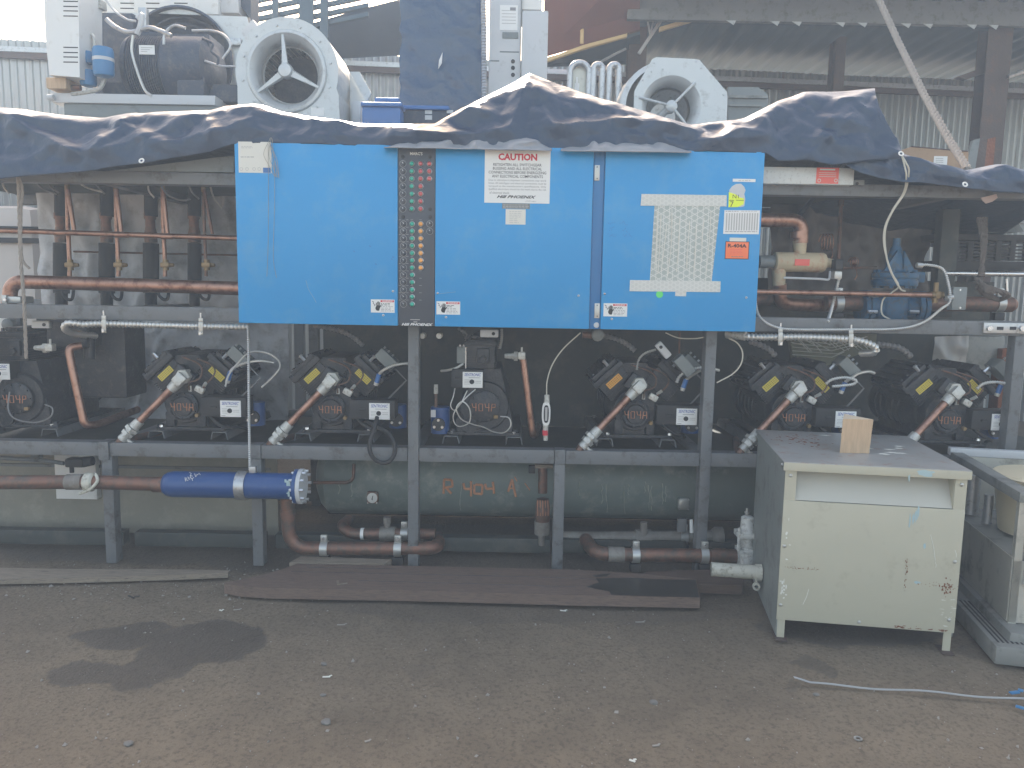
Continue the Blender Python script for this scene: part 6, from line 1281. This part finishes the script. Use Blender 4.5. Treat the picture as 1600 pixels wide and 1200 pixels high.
# round blower
bl = thing('round_blower', P(450, 192, 5.7), 'pale round centrifugal blower with a three spoked inlet ring behind the tarpaulin', 'blower')
def outline(fn, n=48): return [fn(2*math.pi*k/n) for k in range(n)]
def plate_hole(mb, ctr, outer, rh, d, n=64):             # outer: list of points; a plate facing -Y with a round hole, d thick
    ctr = Vector(ctr); q = []
    for k in range(n):
        a = 2*math.pi*k/n; u = Vector((math.cos(a), 0, math.sin(a))); best = None
        for p0, p1 in zip(outer, outer[1:]+outer[:1]):
            r0 = p0-ctr; s = p1-p0; den = u.x*s.z-u.z*s.x
            if abs(den) < 1e-9: continue
            t = (r0.x*s.z-r0.z*s.x)/den; v = (r0.x*u.z-r0.z*u.x)/den
            if t > 0 and -1e-6 <= v <= 1+1e-6 and (best is None or t < best): best = t
        q.append(ctr+u*best)
    vs = q+[ctr+Vector((math.cos(2*math.pi*k/n)*rh, 0, math.sin(2*math.pi*k/n)*rh)) for k in range(n)]
    vs = vs+[v+Vector((0, d, 0)) for v in vs]; fs = []
    for k in range(n):
        k2 = (k+1) % n; fs += [(k, k2, n+k2, n+k), (2*n+k, 2*n+k2, 3*n+k2, 3*n+k), (k, k2, 2*n+k2, 2*n+k), (n+k, n+k2, 3*n+k2, 3*n+k)]
    mb.add(vs, fs)
s = pm(Yq); c = P(448, 112, Yq)
out = [c+Vector((math.cos(a)*76*s, 0, math.sin(a)*77*s)) for a in [R(x) for x in range(-20, 205, 9)]]
out += [c+Vector((-74*s, 0, -85*s)), c+Vector((78*s, 0, -85*s)), c+Vector((76*s, 0, -30*s))]
mb = MB(DUCT); plate_hole(mb, c, out, 54*s, .004); 
n = len(out)
for p0, p1 in zip(out, out[1:]+out[:1]): mb.quad(p0, p1, p1+Vector((0, .5, 0)), p0+Vector((0, .5, 0)))
mb.build('scroll_housing', bl)
mb = MB(DUCT); mb.lathe([(60*s, -.002), (58*s, .016), (54*s, .02), (47*s, -.01), (42*s, -.08), (43*s, -.10)], c, (0, -1, 0), 56, False); mb.build('inlet_ring', bl)
mb = MB(DKBLUE); mb.lathe([(0, -.48), (53*s, -.48), (53*s, -.12)], c, (0, -1, 0), 40, False); mb.m(DUCT)
for k in range(36): a = 2*math.pi*k/36; p = c+Vector((math.cos(a)*46*s, .14, math.sin(a)*46*s)); mb.box(p+Vector((0, .13, 0)), (.03, .26, .004), Matrix.Rotation(-a-.6, 3, 'Y'))
mb.lathe([(40*s, -.11), (50*s, -.12), (50*s, -.15)], c, (0, -1, 0), 40, False); mb.build('fan_wheel', bl)
mb = MB(DUCT); hb = c+Vector((0, -.03, 0)); mb.lathe([(10*s, -.06), (11*s, 0), (9*s, .02), (0, .025)], hb, (0, -1, 0), 24)
for a in (R(95), R(215), R(335)):
    u = Vector((math.cos(a), 0, math.sin(a))); w = Vector((-u.z, 0, u.x)); q0 = hb+u*9*s; q1 = hb+u*52*s+Vector((0, .015, 0))
    mb.add([q0-w*.02, q0+w*.02, q1+w*.007, q1-w*.007, q0-w*.02+Vector((0, .02, 0)), q0+w*.03+Vector((0, .02, 0)), q1+w*.008+Vector((0, .02, 0)), q1-w*.008+Vector((0, .02, 0))], [(0, 1, 2, 3), (4, 5, 6, 7), (0, 1, 5, 4), (2, 3, 7, 6), (1, 2, 6, 5), (0, 3, 7, 4)])
mb.build('spoke_hub', bl)
mb = MB(STEEL)
for k in range(12): a = 2*math.pi*k/12+.2; p = c+Vector((math.cos(a)*66*s, 0, math.sin(a)*66*s)); mb.cyl(p, p-Vector((0, .01, 0)), .009, .008, 6)
mb.build('bolt', bl)
mb = MB(WHITE); mb.pbox(486, 168, 506, 181, Yq-.002, .002); mb.build('label', bl)
mb = MB(OFFWHITE); mb.prism([P(376, 50, 5.75), P(395, 30, 5.75), P(402, 40, 5.75), P(384, 62, 5.75)], (0, .3, 0)); mb.build('outlet_flange', bl)
# octagonal blower
Yo = 5.65; s = pm(Yo); ob = thing('octagonal_blower', P(1060, 195, 5.8), 'pale octagonal plate centrifugal blower with a three armed inlet behind the tarpaulin', 'blower')
c = P(1049, 166, Yo); octp = [P(x, y, Yo) for x, y in ((1021, 89), (1092, 92.5), (1137, 145), (1135, 210), (1090, 250), (1020, 248), (989, 205), (991, 142))][::-1]
mb = MB(DUCT); plate_hole(mb, c, octp, 44*s, .004, 72); mb.build('front_plate', ob)
mb = MB(DUCT); mb.lathe([(58*s, -.03), (66*s, -.05), (70*s, -.30), (66*s, -.5), (20*s, -.52)], P(1040, 165, Yo), (0, -1, 0), 48, False); mb.build('scroll_housing', ob)
mb = MB(DUCT); mb.lathe([(44*s, 0), (40*s, -.012), (35*s, -.05), (33*s, -.12), (34*s, -.14)], c, (0, -1, 0), 56, False); mb.m(STEEL); mb.lathe([(0, -.34), (20*s, -.33), (29*s, -.25), (31*s, -.15)], c, (0, -1, 0), 40, False); mb.build('inlet_ring', ob)
mb = MB(DUCT); h0 = c+Vector((0, -.01, 0)); mb.lathe([(8*s, -.09), (8.5*s, 0), (6*s, .01), (0, .012)], h0, (0, -1, 0), 20); mb.cyl(h0+Vector((-.02, .02, -.02)), h0+Vector((-.07, .1, -.055)), .022, .026, 14)
for (px, py) in ((999, 152), (1086, 129), (1080, 205)): mb.tube([h0, P(px, py, Yo-.006)], .010, 8)
mb.build('spoke_hub', ob)
mb = MB(STEEL)
for px, py in ((1022, 98), (1088, 96), (1096, 106), (1018, 112), (1014, 118), (1131, 148), (1004, 125), (1036, 108), (1100, 160), (994, 150)): p = P(px, py, Yo); mb.cyl(p, p-Vector((0, .006, 0)), .007, .006, 6)
mb.build('bolt', ob)
# grey duct transition
mb = MB(GREYBOX); mb.pprism([(1138, 136), (1185, 136), (1200, 148), (1200, 200), (1138, 200)], 5.9, .5); mb.m(MACHGREY); mb.pbox(1139, 149, 1199, 153, 5.88, .019); mb.pbox(1139, 163, 1190, 166, 5.88, .019); tag(mb.build('duct_section'), 'grey sheet metal duct section right of the octagonal blower', 'duct')
# U bend tubes
def utube(x0, x1, ytop, r, label, plate=False):
    Y = 5.9; xm = (x0+x1)/2; rad = (x1-x0)/2*pm(Y); cz_ = P(xm, ytop, Y); pth = [cz_+Vector((-rad, 0, -.8))]+[cz_+Vector((-rad*math.cos(a), 0, rad*math.sin(a)-rad)) for a in [math.pi*k/16 for k in range(17)]]+[cz_+Vector((rad, 0, -.8))]
    t = thing('u_bend_tube', cz_-Vector((0, 0, .8)), label, 'tube', 'bent grey metal tubes between the white cabinet and the octagonal blower'); MB(STEEL).tube(pth, r, 14).build('tube', t)
    if plate:
        mb = MB(STAINLESS); mb.prism([p+Vector((0, .03, 0)) for p in pth], (0, .004, 0)); mb.m(WHITE); mb.pbox(898, 130, 905, 142, Y+.026, .003); mb.pbox(900, 120, 903, 136, Y+.024, .003); mb.build('plate', t)
utube(892, 920, 98, .022, 'widest grey U bend tube with a plate across it, next to the white cabinet', True); utube(928, 941, 101, .024, 'narrow grey U bend tube between the wide one and its twin'); utube(953, 967, 101, .024, 'narrow grey U bend tube nearest the octagonal blower')
# white electrical cabinet and conduit
wc = thing('white_cabinet', P(808, 180, 6.0), 'tall white enamelled cabinet with a notice and three dark buttons behind the tarp peak', 'cabinet')
MB(OFFWHITE).pbox(764, -70, 814, 200, 6.0, .5, .01).build('body', wc); mb = MB(OFFWHITE); mb.pbox(814.5, 16, 855, 200, 5.98, .5, .01); mb.build('door', wc); MB(WHITEMETAL).pbox(814.5, -70, 848, 15, 6.01, .4, .006).build('upper_door', wc)
mb = MB(WHITE); mb.pbox(781, 8, 809, 47, 5.997, .003); mb.m(LINK); 
for k in range(5): mb.pbox(784, 16+k*5, 806, 17+k*5, 5.9965, .0005)
mb.m(GINK); mb.pbox(797, 11.5, 806, 16, 5.9965, .0005); mb.build('notice', wc)
mb = MB(GREYBOX); mb.pbox(785, 50, 810, 60, 5.994, .006, .002); mb.build('handle_recess', wc)
mb = MB(INK); 
for y in (96, 106, 117): p = P(801.5, y, 6.0); mb.lathe([(.015, 0), (.014, .008), (0, .009)], p, (0, -1, 0), 16)
mb.build('button', wc)
mb = MB(GREYBOX); mb.pbox(781, 80, 811, 82, 5.998, .002); mb.pbox(766, 94, 780, 96, 5.998, .002); mb.pbox(813.5, -60, 814.4, 200, 5.99, .02); mb.build('seam', wc)
mb = MB(STEEL); mb.ribbed(pts([(755, -20), (756, 60), (757, 200)], 5.85), .022, .02, 10); tag(mb.build('flexible_conduit'), 'thick ribbed metal hose standing upright left of the white cabinet', 'hose')
# plastic wrapped column
def wrapbox(x0, x1, y0, y1, Y, d, name, label, m, amp, seed):
    a, b = P(x0, 100, Y).x, P(x1, 100, Y).x; z0, z1 = P((x0+x1)/2, y1, Y).z, P((x0+x1)/2, y0, Y).z; vs = []; n = 60; k_ = 70; per = [(a, Y), (b, Y), (b, Y+d), (a, Y+d)]; ring = []
    for (p0, p1) in zip(per, per[1:]+per[:1]): ring += [(p0[0]+(p1[0]-p0[0])*i/16, p0[1]+(p1[1]-p0[1])*i/16) for i in range(16)]
    cx_, cy_ = (a+b)/2, Y+d/2
    for j in range(k_+1):
        z = z0+(z1-z0)*j/k_
        for (x, y) in ring:
            dd = 1+amp*(1-2.2*abs(noise.noise(Vector((x*3.2+seed, z*6+x*4, y*3))))+.5*noise.noise(Vector((x*14, z*19, y*9+seed)))); vs.append((cx_+(x-cx_)*dd, cy_+(y-cy_)*dd, z))
    L = len(ring); mb = MB(m); mb.add(vs, [(j*L+i, j*L+(i+1) % L, (j+1)*L+(i+1) % L, (j+1)*L+i) for j in range(k_) for i in range(L)]+[tuple(range(L)), tuple(k_*L+i for i in range(L))])
    return tag(mb.build(name, smooth=50), label, 'wrapped stack')
wr = wrapbox(627, 752, -120, 200, 6.0, .5, 'wrapped_stack', 'tall stack wrapped in dark blue crinkled plastic film behind the tarpaulin', WRAP, .05, 5)
mb = MB(WHITE); p = P(687, 94, 5.96); mb.prism([p+Vector((-.01, 0, -.06)), p+Vector((.015, 0, -.02)), p+Vector((.02, 0, .055)), p+Vector((-.005, 0, .0))], (0, .01, 0)); tag(mb.build('film_tear'), 'small pale tear in the dark blue wrapped stack', 'tear')
# blue plastic coolers
for (x0, x1, y0, y1, lb, lid) in ((565, 626, 160, 200, 'blue plastic cooler box with a lid, left of its pair under the wrapped stack', True), (615, 700, 165, 200, 'dark blue labelled box beneath the wrapped stack', False)):
    t = thing('blue_box', P((x0+x1)/2, y1, 5.55 if lid else 5.7), lb, 'box'); mb = MB(BLUECRATE if lid else DKBLUE); mb.pbox(x0, y0+6, x1, y1, 5.55 if lid else 5.7, .35, .02); mb.build('body', t)
    mb = MB(BLUECRATE); mb.pbox(x0-2, y0-1, x1+2, y0+6, 5.53 if lid else 5.68, .4, .015)
    if lid: mb.pbox(585, 152, 624, 159, 5.6, .25, .012)
    mb.build('lid', t)
    if not lid:
        mb = MB(OFFWHITE); mb.pbox(664, 172, 675, 178, 5.697, .003); mb.pbox(664, 180, 675, 187, 5.697, .003); mb.pbox(698, 172, 708, 177, 5.697, .003); mb.build('label', t)
mb = MB(DUCT); mb.prism([P(546, 112, 5.9), P(562, 112, 5.9), P(580, 145, 5.9), P(572, 160, 5.9)], (0, .02, 0)); mb.prism([P(546, 114, 5.95), P(575, 158, 5.95), P(560, 200, 5.95), P(548, 200, 5.95)], (0, .05, 0)); mb.m(OFFWHITE); mb.pbox(550, 158, 563, 200, 5.85, .1, .005); tag(mb.build('bent_sheet'), 'bent pale sheet metal piece right of the round blower', 'sheet metal')
# condensing unit
cu = thing('condensing_unit', P(230, 180, 6.0), 'old condensing unit with a dark ribbed compressor and fan shroud on a pale base channel', 'condensing unit')
s = pm(6.2); c = P(282, 98, 6.2); mb = MB(DUCT); plate_hole(mb, c, [P(x, y, 6.2) for x, y in ((165, 18), (389, 26), (389, 165), (165, 160))][::-1], 78*s, .01, 64); mb.build('shroud_panel', cu)
mb = MB(DKBLUE); mb.lathe([(79*s, .03), (76*s, .035), (74*s, -.02), (74*s, -.2), (0, -.21)], c, (0, -1, 0), 56, False)
for k in range(7): mb.lathe([((68-k*9)*s, -.05), ((66-k*9)*s, -.05)], c, (0, -1, 0), 48, False)
mb.build('fan_shroud', cu)
mb = MB(DKBLUE); a, b = P(205, 110, 5.85), P(345, 110, 5.85); a.z = b.z; mb.lathe([(.05, 0), (.20, .01), (.215, .03), (.215, (b-a).length*.45), (.235, (b-a).length*.47), (.235, (b-a).length*.9), (.12, (b-a).length)], a, (1, 0, 0), 36)
for k in range(16): mb.lathe([(.215, 0), (.226, .003), (.226, .008), (.215, .011)], a+Vector((.05+k*.016, 0, 0)), (1, 0, 0), 36, False)
mb.pbox(268, 52, 328, 100, 5.72, .3, .02); mb.pbox(275, 92, 318, 150, 5.65, .3, .02); mb.pbox(213, 48, 262, 72, 5.75, .2, .02); mb.pbox(160, 130, 380, 158, 5.75, .5, .01); mb.build('compressor', cu)
mb = MB(WHITE); mb.pbox(217, 70.5, 241.5, 85, 5.62, .003); mb.m(LINK)
for k in range(3): mb.pbox(220, 74+k*3, 238-k*4, 75+k*3, 5.6192, .0006)
mb.build('label', cu)
mb = MB(OFFWHITE); mb.pbox(79, 147, 336, 162, 5.6, .9, .004); mb.cyl(P(75, 152, 5.58), P(84, 152, 5.58), .02, .02, 14); mb.build('base_channel', cu)
mb = MB(GREYBOX); mb.pbox(100, 163, 342, 200, 5.62, .8, .01); mb.build('lower_frame', cu)
def hose(lst, r, m, nm='hose'): mb = MB(m); mb.tube(spline(pts(lst, 5.6), 6), r, 8); mb.build(nm, cu)
hose([(166, 30), (180, 42), (198, 50), (215, 48), (232, 43), (250, 48), (268, 56)], .016, STEEL); hose([(208, 55), (206, 80), (214, 110), (226, 140), (237, 150)], .010, CONDUIT); hose([(256, 70), (258, 52), (272, 40), (290, 44)], .010, STEEL); hose([(300, 48), (330, 48), (350, 55), (360, 72), (348, 92)], .009, STEEL); hose([(166, 0), (180, 18), (198, 30), (212, 33)], .008, OFFWHITE)
hose([(316, 60), (332, 68), (330, 80), (341, 90), (340, 102)], .010, DKBLUE); hose([(215, 30), (222, 24), (219, 42), (214, 54)], .02, OFFWHITE); hose([(320, 95), (345, 103), (368, 104)], .008, STEEL)
mb = MB(STEEL); mb.pbox(216, 11, 228, 46, 5.8, .05, .004); mb.build('bracket', cu); mb = MB(STEEL); mb.pbox(358, 59, 376, 70, 6.15, .04, .004); mb.build('bracket', cu)
mb = MB(DKBLUE); mb.pbox(146, 20, 210, 158, 6.05, .12, .005); mb.build('side_panel', cu)
for (x0, x1, y0, y1, lb) in ((148, 177, 74, 119, 'blue filter can with a white band, right of its pair on the condensing unit'), (125, 146, 80, 99, 'upper small blue filter can half hidden on the condensing unit'), (127, 150, 109, 134, 'lower blue filter can under the other two')):
    Yx = 5.55 if x0 == 148 else 5.62; t = thing('filter_can', P((x0+x1)/2, y1, Yx), lb, 'filter', 'blue filter cans of the condensing unit'); rr_ = (x1-x0)/2*pm(Yx); o_ = P((x0+x1)/2, y1, Yx); hh = P((x0+x1)/2, y0, Yx).z-o_.z
    MB(CANBLUE).lathe([(rr_*.4, -.01), (rr_*.9, 0), (rr_, .02), (rr_, hh-.02), (rr_*.9, hh-.005), (rr_*.4, hh)], o_, (0, 0, 1), 24).build('can', t)
    if x0 == 148: mb = MB(OFFWHITE); mb.lathe([(rr_+.001, hh*.5), (rr_+.001, hh*.62)], o_, (0, 0, 1), 24, False); mb.build('band', t)
t = thing('valve_group', P(140, 150, 5.7), 'weathered valves and bent tubes above the blue filter cans', 'valves')
mb = MB(ELBOW); mb.pbox(128, 12.5, 139, 40, 5.75, .05, .006); mb.pbox(126, -2, 158, 12, 5.75, .08, .006); mb.cyl(P(148, 11, 5.79), P(148, 46, 5.79), .03, .02, 12); mb.build('valve', t)
MB(ELBOW).tube(bend(pts([(133, 80), (134, 58), (140, 52), (147, 58), (148, 80)], 5.65), .05), .013, 8).build('bent_tube', t)
mb = MB(ELBOW); mb.tube(bend(pts([(165, 118), (158, 140), (130, 145), (112, 147)], 5.6), .06), .014, 8); mb.build('bent_tube', t); MB(COPPER_DK).cyl(P(112, 137, 5.62), P(126, 137, 5.62), .02, .02, 10).build('copper_stub', t)
t = thing('louvred_panel', P(98, 122, 5.5), 'white rust flecked enclosure panel with louvre slots at the upper left', 'panel'); mb = MB(WHITEMETAL); mb.pprism([(66, -60), (122, -60), (124.5, 121), (77, 117), (71, 60)], 5.5, .3); mb.build('body', t); mb = MB(INK)
for y in (2, 10, 17, 25, 74, 82, 89, 97): MB(INK).pbox(99, y-.8, 121.5, y+.8, 5.498, .002).build('louvre', t)
mb = MB(WOODRAW); mb.pbox(72, 121, 103, 138, 5.55, .2, .004); tag(mb.build('wood_block'), 'pale wood block under the white louvred panel', 'wood block')
t = thing('louvred_panel', P(265, 20, 6.4), 'white louvred enclosure standing behind the condensing unit', 'panel'); mb = MB(WHITEMETAL); mb.pbox(155, -70, 340, 21, 6.4, .4, .01); mb.build('body', t); mb = MB(INK)
for x in (198, 238, 282):
    for y in (5, 13): MB(INK).pbox(x-10, y-.8, x+11, y+.8, 6.398, .002).build('louvre', t)
mb = MB(OFFWHITE); mb.pbox(341, -70, 372, 20, 6.45, .3, .01); mb.m(DKBLUE); mb.pprism([(372, -60), (392, -60), (392, 30), (368, 0)], 6.5, .2); mb.build('side_panel', t)
# cardboard box and lumber at right
t = thing('cardboard_box', P(1455, 268, 5.3), 'brown cardboard box with a white label behind the low tarpaulin flap', 'box'); mb = MB(CARD); mb.prism([P(1406, 236, 5.3), P(1424, 229, 5.3), P(1513, 237, 5.3), P(1513, 285, 5.3), P(1406, 285, 5.3)], (0, .4, 0)); mb.m(STEELPOST); mb.tube(pts([(1424, 229), (1512, 236.5)], 5.298), .004, 5); mb.build('carton', t); mb = MB(WHITE); mb.pbox(1459, 244, 1480, 261, 5.297, .002); mb.m(LINK)
for k in range(3): mb.pbox(1462, 247+k*3, 1474, 248+k*3, 5.2965, .0005)
mb.build('label', t)
for k, (x0, y0, x1, y1, w, m, lb) in enumerate(((1512, 262, 1526, 216, 9, GREYBOX, 'grey weathered board leaning left of the brown ones'), (1526, 262, 1537, 217, 10, STEELPOST, 'brown board end leaning in the middle of the lumber pile'), (1540, 262, 1550, 214, 10, RUST, 'reddish board end leaning at the right of the lumber pile'))):
    mb = MB(m if k else GREYBOX); mb.prism([P(x0-w, y0+20, 5.4+k*.05), P(x0+w, y0+20, 5.4+k*.05), P(x1+w*.6, y1, 5.4+k*.05), P(x1-w*.6, y1+3, 5.4+k*.05)], (0, .03, 0)); tag(mb.build('leaning_board'), lb, 'board')
mb = MB(ROPE); rope(mb, dense(pts([(1366, -12, 6.3), (1400, 62, 6.0), (1440, 145, 5.4), (1480, 218, 4.8), (1509, 264, 4.35)]), .012), .014, .05); rope(mb, dense([p+Vector((.035, .02, 0)) for p in pts([(1366, -12, 6.3), (1400, 62, 6.0), (1440, 145, 5.4), (1480, 218, 4.8), (1508, 263, 4.35)])], .012), .014, .05)
tag(mb.build('rope'), 'thick doubled grey rope slanting down from the roof to the low tarpaulin flap', 'rope')

# ------------------------------------------------------------------ fence, shed roof and posts
def corr(x0, x1, yfun, z0, z1, per=.076, amp=.016, m=GALV):
    mb = MB(m); n = int((x1-x0)/per*6); vs = []
    for i in range(n+1): x = x0+(x1-x0)*i/n; y = yfun(x)-amp*math.cos(2*math.pi*(x-x0)/per); vs += [(x, y, z0), (x, y, z1+.004*math.sin(x*3))]
    mb.add(vs, [(i*2, i*2+2, i*2+3, i*2+1) for i in range(n)]); return mb
yf = lambda x: 8.85+.085*x
t = thing('corrugated_fence', (0, 8.85, 0), 'tall corrugated galvanised sheet fence across the back of the yard', 'fence')
corr(-9.0, 9.5, yf, 0, 3.98).build('sheeting', t)
mb = MB(STEEL); mb.add([(-9, yf(-9)-.05, 3.85), (9.5, yf(9.5)-.05, 3.85), (9.5, yf(9.5)-.05, 3.90), (-9, yf(-9)-.05, 3.90), (-9, yf(-9)-.02, 3.85), (9.5, yf(9.5)-.02, 3.85), (9.5, yf(9.5)-.02, 3.90), (-9, yf(-9)-.02, 3.90)], [(0, 1, 2, 3), (3, 2, 6, 7), (0, 1, 5, 4), (4, 5, 6, 7)]); mb.build('top_rail', t)
mb = MB(STEELPOST); mb.add([(-9, yf(-9)-.055, 3.785), (9.5, yf(9.5)-.055, 3.785), (9.5, yf(9.5)-.055, 3.845), (-9, yf(-9)-.055, 3.845), (-9, yf(-9)-.02, 3.785), (9.5, yf(9.5)-.02, 3.785), (9.5, yf(9.5)-.02, 3.845), (-9, yf(-9)-.02, 3.845)], [(0, 1, 2, 3), (3, 2, 6, 7), (0, 1, 5, 4), (4, 5, 6, 7)]); mb.build('rail', t)
def rooft(x0, x1, y0, z0, y1, z1, label, per=.2):
    n = int((x1-x0)/per*8); vs = []
    for i in range(n+1):
        x = x0+(x1-x0)*i/n; f = (i % 8); d = (0, 0, 0, .5, 1, 1, 1, .5)[f]*.035; vs += [(x, y0, z0+d), (x, y1, z1+d)]
    mb = MB(ROOF); mb.add(vs, [(i*2, i*2+2, i*2+3, i*2+1) for i in range(n)]); return mb
def roof_thing(nm, label, x0, x1, y0, z0, y1, z1):
    t = thing(nm, ((x0+x1)/2, (y0+y1)/2, z0), label, 'roof'); o = rooft(x0, x1, y0, z0, y1, z1, label).build('sheeting', t, smooth=20); sm = o.modifiers.new('thickness', 'SOLIDIFY'); sm.thickness = .004
    return t
r1 = roof_thing('shed_roof', 'dark corrugated lean to roof seen from below over the right part of the fence', 1.0, 9.0, 7.45, 4.08, 10.2, 4.12)
r2 = roof_thing('shed_roof', 'upper dark roof strip overhanging in front of the lean to roof at the top right', .98, 9.0, 6.45, 4.20, 7.436, 4.17)
mb = MB(FRAME); mb.bb(1.0, 9.0, 7.44, 7.50, 3.97, 4.215, .003); mb.build('edge_beam', r1)
mb = MB(STEEL)
for k in range(26):
    x = 1.9+k*.2
    if k % 3 == 1 or k > 15: continue
    mb.prism([(x, 7.43, 3.97), (x+.09, 7.43, 3.97), (x+.07, 7.43, 3.93)], (0, -.004, 0))
mb.build('clip', r1)
def steelpost(px, w, y0, Y, label):
    t = thing('steel_post', P(px, 300, Y)*Vector((1, 1, 0)) if False else Vector((P(px, 120, Y).x, Y, 0)), label, 'post'); x = P(px, 120, Y).x; ww = w*pm(Y)/2; zt = P(px, y0, Y).z
    MB(STEELPOST).bb(x-ww, x+ww, Y, Y+.012, 0, zt).build('flange', t); MB(STEELPOST).bb(x-.012, x+.012, Y+.0125, Y+.16, 0, zt).build('web', t); MB(STEELPOST).bb(x-ww, x+ww, Y+.1605, Y+.172, 0, zt).build('flange', t); return t
steelpost(1311, 15, 42, 8.3, 'slim brown steel post in front of the fence between octagonal blower and rope')
steelpost(1558, 36, 40, 7.6, 'wide brown steel post at the right in front of the fence')
t = steelpost(995, 26, -60, 8.0, 'grey brown steel post with light braces behind the octagonal blower')
mb = MB(STEELPOST); mb.prism([P(1495, 120, 7.7), P(1560, 98, 7.7), P(1560, 106, 7.7), P(1510, 124, 7.7)], (0, .06, 0)); mb.m(STEEL); mb.tube(pts([(1575, 120), (1610, 108)], 7.5), .02, 8); tag(mb.build('rafter_brace'), 'short rusty brace reaching the wide brown post', 'brace')
for k, (x0, y0, x1, y1) in enumerate(((998, 84, 1054, 0), (1016, 55, 1008, 10), (1017, 50, 1027, 0), (1040, 14, 1043, -10))):
    mb = MB(OFFWHITE); mb.tube(pts([(x0, y0), (x1+(x1-x0)*.3, y1+(y1-y0)*.3)], 7.8), .018 if k == 0 else .009, 6); tag(mb.build('brace_rod'), ('longest pale diagonal brace beside the grey brown post', 'short pale rod leaning left under the long brace', 'upright pale rod right of the leaning short rod', 'shortest pale rod at the top of the long brace')[k], 'brace', 'pale brace rods')
# red oxide roof, timber edge and battens at top centre
t = thing('red_roof', P(920, 60, 7.7), 'red oxide sloping roof underside with a pale timber edge right of the white cabinet', 'roof')
MB(REDROOF).prism([P(850, 90, 7.7), P(1000, 46, 7.7), P(1000, -60, 6.9), P(850, -60, 6.9)], (0, .03, .03)).build('sheeting', t)
mb = MB(YTIMBER); mb.prism([P(852, 92, 7.6), P(912, 70, 7.6), P(980, 52, 7.6), P(980, 57, 7.6), P(912, 76, 7.6), P(852, 97, 7.6)], (0, .05, 0)); mb.prism([P(1031, 42, 7.6), P(1087, 25, 7.6), P(1087, 31, 7.6), P(1031, 48, 7.6)], (0, .05, 0)); mb.build('timber_edge', t)
mb = MB(YTIMBER); mb.cyl(P(909, 68, 7.55), P(911, -30, 7.55), .018, .018, 8); mb.build('upright', t)
MB(ROOF).prism([P(850, 96, 7.75), P(1000, 54, 7.75), P(1000, 100, 8.6), P(850, 105, 8.6)], (0, 0, .03)).build('lower_sheeting', t)
for k, (a_, b_) in enumerate((((905, 150, 7.2), (978, 75, 7.2)), ((958, 97, 7.3), (930, 104, 7.3)))): pass
mb = MB(STEEL); mb.tube(spline(pts([(938, 97), (960, 85), (978, 76)], 7.4), 6), .012, 6); tag(mb.build('thin_rod'), 'thin pale rod rising behind the U bend tubes', 'rod')
sr = thing('slatted_roof', P(480, 20, 7.9), 'dark roof of spaced boards with bright sky slits above the round blower', 'roof')
for k in range(6): 
    y = -32+k*14.5
    MB(ROOF).prism([P(372, y+20, 7.9), P(575, y-22, 7.9), P(575, y-15.5, 7.9), P(372, y+26.5, 7.9)], (0, .05, 0)).build('slat', sr)
for x0, w in ((425, 9), (467, 22), (500, 12), (376, 8)): MB(ROOF).prism([P(x0, -60, 7.85), P(x0+w, -60, 7.85), P(x0+w, 60, 7.85), P(x0, 60, 7.85)], (0, .04, 0)).build('rafter', sr)
dr = MB(mat('blue_grey_roof_panel', (.07, .10, .15), .6, var=.15)); dr.prism([P(488, 36, 8.2), P(560, 15, 8.2), P(640, -5, 8.2), P(640, 84, 8.6), P(560, 88, 8.6), P(488, 92, 8.6)], (0, .05, 0)); tag(dr.build('roof_panel'), 'blue grey roof panel left of the wrapped stack above the fence', 'roof')

# ------------------------------------------------------------------ haze box added to stand in for lens glare
if HAZE:
    mb = MB(); m = bpy.data.materials.new('glare_haze'); m.use_nodes = True; nt = m.node_tree; nt.nodes.remove(nt.nodes['Principled BSDF'])
    v = nt.nodes.new('ShaderNodeVolumePrincipled'); v.inputs['Color'].default_value = (.64, .79, 1.0, 1); v.inputs['Density'].default_value = HAZE; v.inputs['Anisotropy'].default_value = .1
    nt.links.new(v.outputs[0], nt.nodes['Material Output'].inputs['Volume'])
    mb.m(m); mb.bb(-305, 305, -305, 305, -1, 5.2); tag(mb.build('haze', smooth=0), 'pale haze filling the yard, added in place of lens glare', 'haze', kind='stuff')
